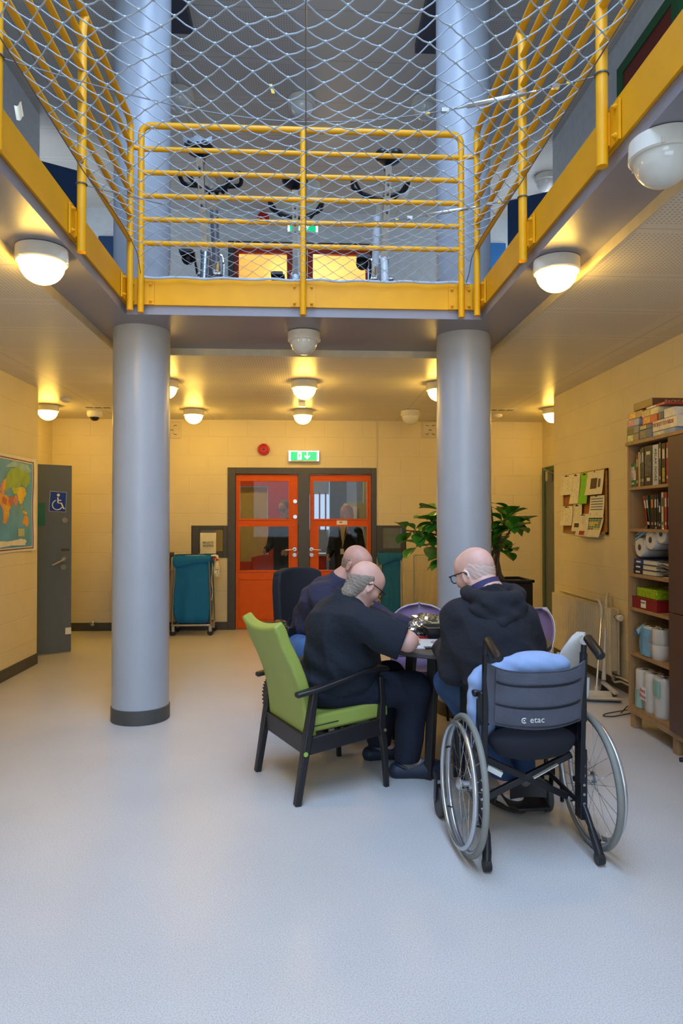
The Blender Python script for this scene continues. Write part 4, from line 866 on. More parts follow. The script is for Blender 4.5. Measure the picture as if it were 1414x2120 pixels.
b = MB(); [b.cbox((RW-.07+.0275*math.cos(a), ry0-.075, .62+.0275*math.sin(a)), (.004, .035, .004)) for a in [k*PI/5 for k in range(10)]]; b.build('knob_grooves', M_blk, rd, world=True)
b = MB(); b.tube(arc([(RW-.07, ry0+.03, .13), (RW-.07, ry0+.03, .06), (RW-.035, ry0-.02, .085), (RW-.03, 4.75, .085)], .03), .009, 8); b.tube(arc([(RW-.07, ry0+.07, .13), (RW-.07, ry0+.07, .1), (RW-.04, ry0, .115), (RW-.028, 4.75, .115)], .03), .009, 8); b.build('supply_pipe', M_rad, rd, world=True)
b = MB(); b.cyl((RW-.07, ry0+.03, .13), (RW-.07, ry0+.03, .08), .016, n=12); b.build('valve', M_steel, rd, world=True)
# ------------------------------------------------------------ broom and long handled dustpan
M_hand = mat('grey_white_plastic', (202, 198, 186), .4)
q = P(1232, 1448, Z=0); q2 = P(1272, 1440, Z=0)
dp = thing('dustpan', 'grey long handled dustpan standing in front of the radiator', 'dustpan', (q.x, q.y, 0))
b = MB(); b.M = T(q.x, q.y, 0) @ Rz(-.2); b.grid(lambda u, v: ((u-.45)*.33, (v-.5)*.24, .012+.05*max(0, .25-u)*2+.03*(abs(v-.5)*2)**4), 10, 12, th=.006); b.box(-.17, -.11, .01, -.15, .11, .07); b.build('pan', M_hand, dp, world=True)
tp = P(1246, 1262, Y=5.72); bt_ = P(1234, 1440, Y=5.45)
MB().cyl(bt_, bt_.lerp(tp, .92), .0095, n=12).build('pole', M_chrome, dp, world=True); d = (tp-bt_).normalized()
MB().cyl(bt_, bt_+d*.08, .016, .014, n=12).build('socket', M_hand, dp, world=True)
MB().tube([bt_.lerp(tp, .9), tp, tp+d*.05+V(-.015, 0, 0), tp+d*.10+V(-.045, 0, 0)], [.012, .013, .012, .01], 10).build('grip', M_hand, dp, world=True)
br = thing('broom', 'broom with black bristles and grey head leaning on the radiator', 'broom', (q2.x, q2.y, 0))
hb = P(1250, 1403, Y=5.52); tp = P(1255, 1262, Y=5.76); d = (tp-hb).normalized()
MB().cyl(hb, hb.lerp(tp, .95), .0105, n=12).build('pole', mat('white_metal', (210, 208, 200), .3), br, world=True); MB().cyl(hb-d*.02, hb+d*.09, .018, .015, n=12).build('socket', M_hand, br, world=True)
a0 = P(1248, 1412, Y=5.56); a1 = P(1277, 1437, Y=5.36); MB().beam(a0, a1, .04, .022).build('head', M_hand, br, world=True, bevel=.006)
b = MB(); r_ = random.Random(3)
for k in range(90):
    t = k/90; p = a0.lerp(a1, t)+Vector((r_.uniform(-.012, .012), 0, -.01)); b.beam(p, p+Vector((r_.uniform(-.02, .0), r_.uniform(-.02, .02), -p.z+.012)), .006, .006)
b.build('bristles', M_blk, br, world=True); MB().tube([hb.lerp(tp, .95), tp, tp+d*.08, tp+d*.155+V(.01, 0, 0)], [.012, .014, .013, .01], 10).build('grip', M_hand, br, world=True)
q = P(1262, 1482, Z=0); wk = thing('wire_shoe_rack', 'thin black wire stand lying on the floor at the foot of the bookcase', 'wire stand', (q.x, q.y, 0))
b = MB(); b.tube(arc([(q.x+.22, q.y+.12, .012), (q.x-.02, q.y+.03, .008), (q.x-.07, q.y-.03, .008), (q.x-.0, q.y-.05, .008), (q.x+.2, q.y+.03, .012)], .04), .004, 6); b.tube([(q.x+.1, q.y+.03, .01), (q.x+.16, q.y+.06, .05), (q.x+.2, q.y+.1, .05), (q.x+.2, q.y+.02, .012)], .004, 6); b.build('wire', M_blk, wk, world=True)
# ------------------------------------------------------------ bookcase
M_bw = wood_mat('grey_oak_laminate', (172, 134, 88), .82, axis=2, rough=.5); M_bd = mat('brown_door_laminate', (92, 66, 54), .45, var=.03)
BX, BY0, BY1, BYN = 2.24, 4.085, 4.65, 3.42
bc = thing('bookcase', 'tall oak bookcase with open shelves and brown doors on the right wall', 'bookcase', ((BX+RW)/2, 4.03, 0))
MB().box(BX, BY1-.02, .13, RW-.015, BY1, 1.94).build('side_panel', M_bw, bc, world=True, bevel=.001); MB().box(BX, BY0-.02, .13, RW-.015, BY0, 1.94).build('side_panel', M_bw, bc, world=True)
MB().box(BX, BYN, .13, RW-.015, BYN+.02, 1.94).build('side_panel', M_bw, bc, world=True); MB().box(RW-.022, BYN, .13, RW-.013, BY1, 1.94).build('back_panel', M_bw, bc, world=True)
MB().box(BX-.012, BYN-.005, 1.94, RW-.013, BY1+.008, 1.962).build('top_board', M_bw, bc, world=True, bevel=.001)
SZ = [P(1306, y, X=BX+.005).z for y in (1009, 1094.5, 1187, 1256.5, 1349)]; SZ += [.155]
for z in SZ: MB().box(BX+.005, BY0, z-.02, RW-.022, BY1-.02, z).build('shelf', M_bw, bc, world=True, bevel=.001)
MB().box(BX-.006, BYN, .105, RW-.02, BY1, .135).build('base_board', M_bw, bc, world=True)
for y in (BY1-.04, BY0-.02, BYN+.04):
    for x in (BX+.035, RW-.06): MB().beam((x, y, 0), (x, y, .106), .055, .055).build('leg', M_bw, bc, world=True, bevel=.003)
MB().box(BX-.018, BYN+.002, .14, BX-.002, BY0-.002, .86).build('door', M_bd, bc, world=True, bevel=.002); MB().box(BX-.018, BYN+.002, .864, BX-.002, BY0-.002, 1.935).build('door', M_bd, bc, world=True, bevel=.002)
bc_q = P(1412, 1580, Z=0); MB().tube([(bc_q.x, bc_q.y+.03, .01), (bc_q.x+.05, bc_q.y, .02), (bc_q.x+.14, bc_q.y-.02, .01)], [.012, .018, .01], 8).build('shoe_horn', M_blk); tag(bpy.data.objects['shoe_horn'], 'small black object on the floor in front of the bookcase door', 'small item')
M_pages = mat('book_pages', (214, 204, 176), .8, var=.06, scale=200)
def book(lab, col, y, z, th, h, dep, lean=0, title=None, tcol=(220, 210, 190), group=None, front=0.02, tsize=.02):
    m = mat('cover_%d_%d_%d' % col, col, .45, var=.12, scale=25)
    t = thing('book', lab, 'book', (BX+front, y, z), group=group); t.rotation_euler = (lean, 0, 0); PM[t.name] = T(BX+front, y, z) @ Rx(lean)
    b = MB(); b.box(0, -th, 0, .003, 0, h); b.box(0, -th, 0, dep, -th+.0025, h); b.box(0, -.0025, 0, dep, 0, h); b.build('cover', m, t)
    MB().box(.003, -th+.0025, .004, dep-.004, -.0025, h-.004).build('pages', M_pages, t)
    if title: text('title', title, tsize, frame((0, 0, -1), (0, -1, 0), (BX+front-.0005, y-th/2, z+h/2)) if not lean else PM[t.name] @ frame((0, 0, -1), (0, -1, 0), (-.0005, -th/2, h/2)), mat('ink_%d_%d_%d' % tcol, tcol, .5), t)
    else: 
        b = MB(); b.box(-.0006, -th*.75, h*.62, 0, -th*.25, h*.86); b.box(-.0006, -th*.7, h*.12, 0, -th*.3, h*.2); b.build('spine_print', mat('ink_%d_%d_%d' % tcol, tcol, .5, var=.4, scale=150), t)
    return t
sy = lambda px: P(px, 1000, X=BX+.02).y
g1 = 'books standing on the top shelf of the bookcase'
row = [(1302.5, 'small bright green book facing out with a footballer on it', (28, 120, 50), .165, 15), (1317, 'rust red book on the top shelf', (120, 44, 24), .22, 4.5), (1321.5, 'thin cream book on the top shelf', (200, 180, 120), .235, 4), (1325.5, 'thin yellow and black striped spine on the top shelf', (110, 106, 44), .255, 3),
    (1328.5, 'grey book with a tall spine on the top shelf', (84, 84, 76), .262, 5), (1334, 'wide black book with a grey photo on the top shelf', (22, 22, 24), .265, 17), (1351, 'thick white book with a vertical title on the top shelf', (196, 196, 190), .262, 13), (1364, 'olive green slim book on the top shelf', (70, 66, 34), .27, 5), (1369.5, 'black book with a bottle picture on the top shelf', (28, 22, 18), .26, 9), (1379, 'red book next to the brown door on the top shelf', (150, 34, 26), .262, 5)]
for px, lab, col, h, w in row:
    y0_ = sy(px); th = y0_-sy(px+w)-.001
    t = book(lab, col, y0_, SZ[0], th, h, .18, title='ASLAK NORE' if 'thick white' in lab else None, tcol=(30, 30, 30) if 'white' in lab else (210, 196, 170), group=g1, tsize=.036)
    if 'wide black' in lab: MB().box(-.0012, -th*.85, h*.25, -.0004, -th*.1, h*.78).build('cover_photo', mat('photo_grey', (80, 78, 74), .5, var=.6, scale=30), t)
    if 'green book facing' in lab: MB().box(-.0012, -th*.95, h*.3, -.0004, -th*.08, h*.7).build('cover_photo', mat('photo_white', (200, 190, 176), .5, var=.5, scale=40), t)
    if 'bottle' in lab: MB().box(-.0012, -th*.8, h*.06, -.0004, -th*.2, h*.4).build('cover_photo', mat('photo_amber', (170, 150, 60), .5, var=.5, scale=60), t)
g2 = 'books standing on the second shelf of the bookcase'
row = [(1330, 'crimson book leaning left on the second shelf', (150, 26, 44), .225, 5, .30), (1335.5, 'dark green book leaning on the second shelf', (40, 66, 36), .222, 5.5, .16), (1345.5, 'black book with an orange title on the second shelf', (26, 24, 22), .225, 8, .02), (1353.5, 'black book with white print on the second shelf', (20, 20, 22), .225, 6, 0), (1360, 'thin dark grey book on the second shelf', (48, 48, 48), .225, 3, 0), (1363, 'slim shorter black book on the second shelf', (18, 18, 20), .175, 5, 0),
    (1368.5, 'cream spined book on the second shelf', (206, 190, 150), .235, 5.5, 0), (1374.5, 'red and black book on the second shelf', (160, 40, 36), .23, 6.5, 0), (1381.5, 'dark maroon book by the brown door on the second shelf', (70, 24, 22), .23, 4, 0)]
for px, lab, col, h, w, ln in row:
    th = sy(px)-sy(px+w)-.001; y0_ = sy(px)-math.sin(ln)*h; book(lab, col, y0_, SZ[1], th, h, .16, lean=-ln, tcol=(220, 110, 40) if 'orange' in lab else ((40, 36, 30) if 'cream' in lab else (206, 200, 190)), group=g2)
def flat_book(lab, col, y, z, w, th, dep, x=BX+.03, group=None, pages_front=True):
    t = thing('book', lab, 'book', (x, y, z), group=group); m = mat('cover_%d_%d_%d' % col, col, .45, var=.12, scale=25)
    b = MB(); b.box(0, -w, 0, dep, 0, .003); b.box(0, -w, th-.003, dep, 0, th); b.box(0, -.003, 0, dep, 0, th); b.box(-.0005, -w*.4, 0, .004, 0, th); b.build('cover', m, t)
    MB().box(.004, -w+.004, .003, dep-.004, -.003, th-.003).build('pages', M_pages, t); b = MB(); b.box(-.0012, -w*.3, th*.3, -.0004, -w*.1, th*.6); b.build('spine_print', M_wht, t); return t
ya = sy(1308)
for k, (lab, col) in enumerate((('navy hardback lying flat, lowest of three on the third shelf', (26, 32, 50)), ('navy hardback lying flat, middle of three on the third shelf', (24, 36, 60)), ('blue and red hardback lying flat on the top of three on the third shelf', (30, 60, 120)))):
    flat_book(lab, col, ya-.005*k, SZ[2]+.0345*k, .30, .034, .17, group='hardbacks lying flat on the third shelf')
yb = sy(1366)
for k in range(8):
    t = thing('magazine', 'folded magazine in the untidy pile beside the flat hardbacks', 'magazine', (BX+.03, yb, SZ[2]+.013*k), group='magazines piled on the third shelf')
    MB().grid(lambda u, v: (.02*math.sin(k)+.21*u, -.11*v+.01*math.sin(k*2)+.06*(k/8)*(1-v), .012*math.sin(v*PI)*.6+.002*k*(1-v)), 4, 8, th=-.006).build('pages', mat('magazine_%d' % (k % 3), [(196, 190, 176), (60, 62, 60), (120, 124, 120)][k % 3], .4, var=.5, scale=60), t)
# wrapped paper rolls
M_roll = mat('tissue_white', (222, 216, 204), .8); M_wrap = glass_mat('clear_wrap', (.96, .96, .96), .06, .12); M_lb = mat('wrap_light_blue', (110, 176, 214), .3); M_core = mat('roll_core', (60, 52, 44), .8); M_mint = mat('wrap_mint', (150, 190, 176), .35)
def rolls(lab, loc, rz, pts, r, ln, axis, deco, wrapx=1.):
    t = thing('paper_roll_pack', lab, 'paper rolls', loc, rz)
    for p in pts:
        b = MB(); M = {'x': Ry(PI/2), 'z': Matrix.Identity(4)}[axis]
        b.lathe([(.02, 0), (r*.92, 0), (r, .008), (r, ln-.008), (r*.92, ln), (.02, ln)], c=p, M=M, n=28); b.build('paper_roll', M_roll, t)
        b = MB(); b.lathe([(.021, -.001), (.021, ln+.001)], c=p, M=M, n=16); b.build('roll_core', M_core, t)
    return t
rz3 = SZ[2]+.107
t = rolls('wrapped pack of kitchen rolls lying tilted on the flat hardbacks of the third shelf', (BX+.03, sy(1308)-.085, rz3+.075), 0, [(0, 0, 0), (0, -.145, .055), (.0, -.28, .10)], .066, .24, 'x', 0)
b = MB(); b.grid(lambda u, v: (.0+.235*u, .05-.38*v, .02+.062+.145*v+.006*math.sin(v*20)), 4, 12, th=.002); b.build('printed_wrap', M_wht, t); b = MB(); b.grid(lambda u, v: (-.003, .06-.40*v, .058+.155*v-.015*u), 2, 12, th=.002); b.build('blue_stripe', M_lb, t)
text('lettering', 'PREMIUM', .03, PM[t.name] @ frame((0, -1, .38), (1, 0, 0), (.1, -.12, .155)), mat('ink_red', (190, 40, 36), .5), t)
s_ = SDF()
for p in [(0, 0, 0), (0, -.145, .055), (.0, -.28, .10)]: s_.cap(Vector(p)+V(0.03, 0, 0), Vector(p)+V(.2, 0, 0), .075, .075, .05)
sdf_obj('clear_wrap', s_.xf(PM[t.name]), .012, M_wrap, t)
# shelf 4
t = thing('red_game_box', 'dark red card game box with a white label on the fourth shelf', 'box', (BX+.02, sy(1307.5), SZ[3])); MB().box(0, -.33, 0, .24, 0, .075).build('body', mat('box_red', (134, 22, 28), .45), t, bevel=.002); MB().box(-.002, -.33, .07, .242, .002, .077).build('lid_edge', mat('box_red', (134, 22, 28)), t)
MB().box(-.0018, -.19, .012, -.0002, -.125, .062).build('label', M_paper, t); text('lettering', 'RUMMY', .017, PM[t.name] @ frame((0, -1, 0), (0, 0, 1), (-.0022, -.157, .045)), M_ink, t)
t = thing('green_box', 'bright yellow-green patterned box on top of the red game box', 'box', (BX+.04, sy(1311), SZ[3]+.079)); MB().box(0, -.27, 0, .2, 0, .062).build('body', mat('box_lime', (150, 180, 20), .45, var=.5, scale=70), t, bevel=.003)
book('black thriller standing upright right of the green box on the fourth shelf', (20, 18, 18), sy(1373)-.0, SZ[3]+.078, .05, .21, .14, title='CLIVE CUSSLER', tcol=(190, 130, 40), front=.1, tsize=.024)
MB().box(BX+.2, sy(1312)-.3, SZ[3]+.142, BX+.34, sy(1312)-.02, SZ[3]+.143).build('paper_sheet', M_paper); tag(bpy.data.objects['paper_sheet'], 'white paper lying over the green box on the fourth shelf', 'paper')
# back rows of paperbacks
def back_row(z, n, grp, cols, h0, lab):
    for k in range(n):
        c = cols[k % len(cols)]; h = h0+.012*((k*7) % 5)/4; y = BY1-.13-k*.0215
        if y-.02 < BY0+.005: break
        t = thing('book', lab, 'book', (RW-.165, y, z), group=grp); MB().box(0, -.019, 0, .12, 0, h).build('cover', mat('cover_%d_%d_%d' % c, c, .45, var=.12, scale=25), t); MB().box(-.0008, -.015, h*.5, 0, -.004, h*.85).build('spine_print', mat('ink_mixed', (170, 150, 100), .5, var=.5, scale=200), t)
back_row(SZ[4], 17, 'thin dark paperbacks behind the roll pack on the fifth shelf', [(30, 70, 44), (24, 26, 24), (60, 52, 36), (90, 84, 60), (34, 60, 40), (110, 100, 60), (30, 36, 40)], .235, 'slim book in the back row behind the blue roll pack on the fifth shelf')
back_row(SZ[5], 17, 'books behind the rolls on the bottom shelf', [(30, 18, 20), (60, 20, 26), (40, 26, 24), (90, 30, 30), (110, 60, 40), (36, 40, 70), (24, 24, 26), (60, 60, 90)], .26, 'dark spined book in the back row behind the white rolls on the bottom shelf')
t = rolls('toilet roll pack in clear and blue wrap on the fifth shelf', (BX+.015, sy(1322), SZ[4]), 0, [(.06, -.07, 0), (.06, -.185, 0), (.06, -.07, .1), (.06, -.185, .1)], .056, .098, 'z', 0)
s_ = SDF(); s_.ell((.06, -.12, .1), (.07, .14, .115), k=.02); s_.cap((.055, -.05, .02), (.055, -.05, .18), .06, .06, .03); s_.cap((.055, -.2, .02), (.055, -.2, .18), .06, .06, .03); s_.ell((.03, .03, .16), (.04, .05, .05), k=.03); sdf_obj('clear_wrap', s_.xf(PM[t.name]), .012, M_wrap, t)
b = MB(); b.grid(lambda u, v: (-.006+.012*abs(v-.5), -.03-.12*v+.02*math.sin(u*4), .01+.18*u), 10, 8, th=.002); b.build('blue_print', M_lb, t); b = MB(); b.grid(lambda u, v: (.0+.05*v, .01+.07*u, .13+.04*v+.03*math.sin(u*5)), 8, 6, th=.002); b.build('blue_wrap_tail', M_lb, t)
t = rolls('white kitchen roll pack with mint print, nearest the side panel on the bottom shelf', (BX+.0, sy(1310), SZ[5]), 0, [(.07, -.065, 0), (.07, -.19, 0), (.07, -.315, 0)], .062, .255, 'z', 0)
s_ = SDF(); [s_.cap((.065, y_, .02), (.065, y_, .235), .062, .062, .03) for y_ in (-.065, -.19, -.315)]; sdf_obj('clear_wrap', s_.xf(PM[t.name]), .012, M_wrap, t, off=.004)
for y_ in (-.03, -.27): MB().grid(lambda u, v: (.003+.012*(v-.5)**2*4, y_-.09*v, .005+.12*u if y_ > -.1 else .14+.1*u), 4, 8, th=.002).build('mint_print', M_mint, t)
MB().box(.0, -.205, .075, .003, -.125, .16).build('label', M_wht, t); 
for i, s in enumerate(('First', 'Price')): text('lettering', s, .038, PM[t.name] @ frame((0, -1, 0), (0, 0, 1), (-.002, -.165, .135-.036*i)), mat('ink_red', (190, 40, 36), .5), t)
# board games on top
def game(lab, yl, z, w, h, dep, col, col2=None, title=None, tc=(40, 40, 40), ts=.03, x=0., rz=0., side=None, end=None):
    t = thing('board_game_box', lab, 'board game', (BX+x, yl, z), rz); m = mat('cover_%d_%d_%d' % col, col, .4, var=.25, scale=14)
    MB().box(0, -w, 0, dep, 0, h).build('box', m, t, bevel=.0015)
    if col2: b = MB(); b.box(-.0012, -w*.55, h*.12, 0, -w*.08, h*.88); b.build('printed_panel', mat('cover_%d_%d_%d' % col2, col2, .4, var=.35, scale=40), t)
    if side: b = MB(); b.box(.02, -w-.0012, h*.15, dep*.8, -w, h*.85); b.build('printed_panel', mat('cover_%d_%d_%d' % side, side, .4, var=.35, scale=40), t)
    if end: text('lettering', end, ts, PM[t.name] @ frame((1, 0, 0), (0, 0, 1), (dep*.52, -w-.001, h*.5)), mat('ink_%d_%d_%d' % tc, tc, .5), t)
    if title: text('lettering', title, ts, PM[t.name] @ frame((0, -1, 0), (0, 0, 1), (-.0022, -w*.46, h*.58)), mat('ink_%d_%d_%d' % tc, tc, .5), t)
    return t
tz = 1.963; g = lambda px: P(px, 880, X=BX+.01).y
W_ = g(1301)-g(1326)
game('small brown and white game box, lowest of the far stack on the bookcase', g(1300), tz, W_, .052, .2, (150, 130, 96), (200, 210, 130))
game('small grey game box with a gold figure, second from the bottom of the far stack', g(1300.5), tz+.053, W_, .052, .2, (120, 124, 130), (90, 66, 30))
game('small white and pink game box, third from the bottom of the far stack', g(1301), tz+.106, W_, .048, .2, (150, 160, 180), (206, 130, 130))
game('orange and brown game box with a yellow star, top of the far stack', g(1304), tz+.155, g(1304)-g(1333), .045, .2, (170, 120, 80), (220, 170, 60))
yB = g(1326.5)
game('blue game box with a grey picture, lowest of the middle stack on the bookcase', yB, tz, yB-g(1353), .062, .24, (70, 92, 130), (120, 116, 96), x=-.0)
game('dark blue slim game box in the middle stack', yB, tz+.063, yB-g(1353), .03, .24, (50, 66, 100), (180, 170, 100))
game('orange game box in the middle stack on the bookcase', g(1333), tz+.094, g(1333)-g(1364), .05, .24, (192, 72, 36), (206, 150, 80))
game('cream and gold game box above the orange one', g(1332), tz+.145, g(1332)-g(1366), .042, .24, (206, 196, 150), (180, 150, 90))
game('flat white and red box just under the brown game box', g(1340), tz+.188, g(1340)-g(1380), .016, .24, (170, 60, 50), (210, 206, 196))
yC = g(1354)
game('shiny blue and silver flat box under the train game', yC, tz, yC-g(1402), .028, .3, (130, 150, 180), (200, 196, 170), x=-.0)
game('cream train adventure game box with red lettering, right of the middle stack', yC, tz+.03, yC-g(1404), .068, .3, (212, 204, 176), None, 'TICKET TO RIDE', (170, 50, 36), .034, end='T')
game('plain white box on top of the train game', g(1378), tz+.1, .12, .055, .3, (206, 200, 188), None)
game('small dark blue picture box between the cream box and the plain white box', g(1366), tz+.1, g(1366)-g(1377), .045, .2, (44, 60, 96), (90, 80, 70))
game('brown backgammon box across the top of the whole pile', g(1315), tz+.205, g(1315)-g(1354), .05, .38, (92, 56, 30), None, None, (206, 180, 130), .032, x=.0, end='BACKGAMMON')
# ------------------------------------------------------------ laundry carts, bin, plant
M_bag = mat('petrol_blue_cloth', (0, 112, 180), .8, var=.06, scale=8, bump=.2, bscale=30); M_bag2 = mat('teal_blue_cloth', (16, 100, 140), .8, bump=.2, bscale=30)
def cart(lab, loc, rz, w, dp_, h, mb, flare=0.05, label2=None):
    t = thing('laundry_cart', lab, 'laundry cart', loc, rz); hw, hd = w/2, dp_/2
    b = MB(); b.tube(arc([(-hw, -hd, .13), (hw, -hd, .13), (hw, hd, .13), (-hw, hd, .13), (-hw, -hd, .13)], .05), .014, 8); b.build('base_frame', M_steel, t)
    for sx in (-1, 1):
        b = MB(); b.tube(arc([(sx*hw, -hd, .13), (sx*(hw-.03), -hd, h), (sx*(hw-.03), hd, h), (sx*hw, hd, .13)], .03), .009, 8); b.build('upright', M_steel, t)
        for sy_ in (-1, 1):
            b = MB(); b.cyl((sx*hw*.95+.0, sy_*hd*.9-.012, .04), (sx*hw*.95, sy_*hd*.9+.012, .04), .04, n=18); b.build('caster', M_blk, t)
            b = MB(); b.beam((sx*hw*.95, sy_*hd*.9, .05), (sx*hw*.95, sy_*hd*.9, .125), .03, .035); b.build('caster_fork', M_steel, t)
    MB().tube(arc([(-hw+.03, -hd, h), (hw-.03, -hd, h), (hw-.03, hd, h), (-hw+.03, hd, h), (-hw+.03, -hd, h)], .03), .01, 8).build('top_ring', M_steel, t)
    def bag(u, v):
        a = u*2*PI; cx_, sx_ = math.cos(a), math.sin(a); sq = 1/max(abs(cx_), abs(sx_))**.75; rr = 1+.05*math.sin(a*7+v*2)*v*1.1*(.4+.6*math.sin(a*3+1)**2)+flare*v*(1 if cx_ < 0 else .3)
        x_ = (hw-.02)*cx_*sq*rr; y_ = (hd-.0)*sx_*sq*rr; z = h+.012-(h-.14)*v
        if v > .9: k = (v-.9)/.1; x_ *= 1-.12*k*k; y_ *= 1-.2*k*k
        x_ += .02*math.sin(v*7)*(1 if cx_ < 0 else -.3)*v
        return (x_, y_, z)
    b = MB(); b.grid(bag, 72, 30); b.build('bag', mb, t)
    def hem(u, v):
        a = u*2*PI; cx_, sx_ = math.cos(a), math.sin(a); sq = 1/max(abs(cx_), abs(sx_))**.75
        rr = 1.03+.05*math.sin(v*PI)+.012*math.sin(a*13); return ((hw-.01)*cx_*sq*rr, (hd+.01)*sx_*sq*rr, h+.022-(.12+.035*math.sin(a*2+.6))*v)
    b = MB(); b.grid(hem, 72, 8, th=.004); b.build('folded_rim', mb, t)
    b = MB(); b.tube([((hw+.01)+.008*math.sin(k*.8), -hd, h-.08-.035*k) for k in range(14)], .004, 6); b.build('drawstring', mat('string_white', (220, 214, 200), .8), t)
    return t
q = P(405, 1303, Z=.0); cart('petrol blue laundry bag on a wheeled steel frame left of the orange doors', (q.x+.03, 8.72, 0), 0, .48, .34, .97, M_bag)
q = P(808, 1283, Z=0); q = P(808, 1100, Y=8.55); c2 = cart('teal laundry bag on a narrow frame right of the orange doors behind the men', (q.x, 8.62, 0), 0, .30, .3, 1.0, M_bag2, -.25)
q = P(352, 1100, Y=8.6); q.x -= .05; t = thing('waste_bin', 'dark blue wheeled bin mostly hidden behind the left column', 'bin', (q.x-.24, 8.6, 0)); M_bin = mat('navy_bin_plastic', (26, 34, 84), .45)
b = MB(); b.M = T(q.x-.24, 8.6, 0); b.prism([(-.2, -.22), (.2, -.22), (.2, .22), (-.2, .22)], .01, T(0, 0, .04)); b.add([(sx*(.2 if z < .5 else .26), sy_*(.2 if z < .5 else .26), z) for z in (.05, .98) for sx, sy_ in ((-1, -1), (1, -1), (1, 1), (-1, 1))], [(3, 2, 1, 0), (4, 5, 6, 7), (0, 1, 5, 4), (1, 2, 6, 5), (2, 3, 7, 6), (3, 0, 4, 7)]); b.build('body', M_bin, t, world=True, bevel=.012)
MB().box(q.x-.24-.29, 8.31, .96, q.x-.24+.29, 8.89, 1.02).build('rim', M_bin, t, world=True, bevel=.01)
MB().cyl((q.x-.02, 8.46, .12), (q.x+.05, 8.46, .12), .12, n=24).build('wheel', M_blk, t, world=True)
s_ = SDF(); s_.ell((q.x-.16, 8.5, 1.05), (.15, .15, .09)); s_.ell((q.x-.12, 8.45, 1.1), (.08, .1, .07)); tag(sdf_obj('rubbish_bag', s_, .015, mat('grey_plastic_bag', (150, 146, 136), .35, bump=.6, bscale=25), wr=lambda X, Y, Z: .006*np.sin(X*60+Y*30)*np.sin(Z*50)), 'crumpled grey plastic bag on top of the dark blue bin', 'bag')
# spray bottle hanging on the first cart
q = P(450, 1175, Y=8.56); t = thing('spray_bottle', 'clear spray bottle with a red and white trigger hung on the blue laundry cart', 'spray bottle', (q.x, 8.545, q.z-.11))
MB().lathe([(.034, 0), (.038, .01), (.038, .12), (.02, .17), (.013, .185), (.013, .2)], n=20).build('bottle', mat('translucent_bottle', (214, 208, 190), .25), t)
MB().lathe([(.018, .195), (.018, .218), (.012, .22)], n=16).build('collar', mat('alarm_red', (196, 30, 22)), t); b = MB(); b.tube([(.01, 0, .215), (.0, 0, .25), (-.03, 0, .262), (-.075, 0, .258)], [.012, .018, .014, .009], 10); b.build('spray_head', M_wht, t); MB().tube([(-.025, 0, .25), (-.04, 0, .225), (-.045, 0, .2)], [.012, .01, .007], 8).build('trigger', mat('alarm_red', (196, 30, 22)), t)
MB().box(-.03, -.039, .04, .03, -.037, .1).build('label', M_paper, t); b = MB(); b.box(-.024, -.0398, .085, .024, -.039, .092); b.box(.004, -.0398, .048, .012, -.039, .066); b.build('label_print', M_ink, t)
# stand with a clear bag right of the teal cart
q = P(880, 1180, Y=8.3); t = thing('bag_stand', 'steel stand holding an empty clear plastic bag left of the right column', 'stand', (q.x, 8.4, 0)); b = MB(); b.cyl((q.x-.12, 8.4, .02), (q.x-.12, 8.4, 1.0), .008, n=8); b.cyl((q.x+.22, 8.4, .02), (q.x+.22, 8.4, 1.0), .008, n=8); b.tube([(q.x-.12, 8.4, 1.0), (q.x+.22, 8.4, 1.0)], .009, 8); b.tube([(q.x-.14, 8.25, .015), (q.x+.24, 8.25, .015), (q.x+.24, 8.55, .015), (q.x-.14, 8.55, .015)], .01, 8, closed=True); b.build('frame', M_steel, t, world=True)
MB().grid(lambda u, v: (q.x-.11+.32*u, 8.36+.03*math.sin(u*14+v*3), .99-.7*v+.01*math.sin(u*20)), 24, 20, th=.001).build('clear_bag', M_wrap, t, world=True)
# potted plant
M_leaf = mat('rubber_plant_leaf', (58, 128, 40), .35, var=.25, scale=12, coat=.2); M_stem = mat('plant_stem', (92, 74, 52), .7); M_pot = mat('black_planter', (22, 22, 24), .25)
pc = P(1026, 1196, Y=6.3); PXc, PYc = pc.x, 6.3
pl = thing('potted_rubber_plant', 'tall rubber plant in a black planter behind the right column', 'plant', (PXc, PYc, 0))
MB().box(-.29, -.2, 0, .29, .2, .86).build('planter', M_pot, pl, bevel=.012); b = MB(); 
for q in ((-.30, -.21, .30, -.185), (-.30, .185, .30, .21), (-.30, -.21, -.275, .21), (.275, -.21, .30, .21)): b.box(q[0], q[1], .86, q[2], q[3], .885)
b.build('planter_rim', M_pot, pl, bevel=.004); MB().box(-.275, -.185, .84, .275, .185, .862).build('soil', mat('soil', (44, 32, 24), .9, bump=1), pl)
r_ = random.Random(11); lv = MB()
def leaf(b, p, d, ln, w, up):
    d = Vector(d).normalized(); s = d.cross(Vector(up)); s = s.normalized() if s.length > .01 else Vector((1, 0, 0)); n = s.cross(d)
    def f(u, v):
        ww = w*max(0, math.sin(PI*max(0, u)**1.25))**.75+.002; a = (v-.5)*2
        return p + d*ln*u + s*a*ww*.5 + n*(.18*abs(a)*ww - .35*ln*u*u*.6)
    b.grid(f, 8, 4)
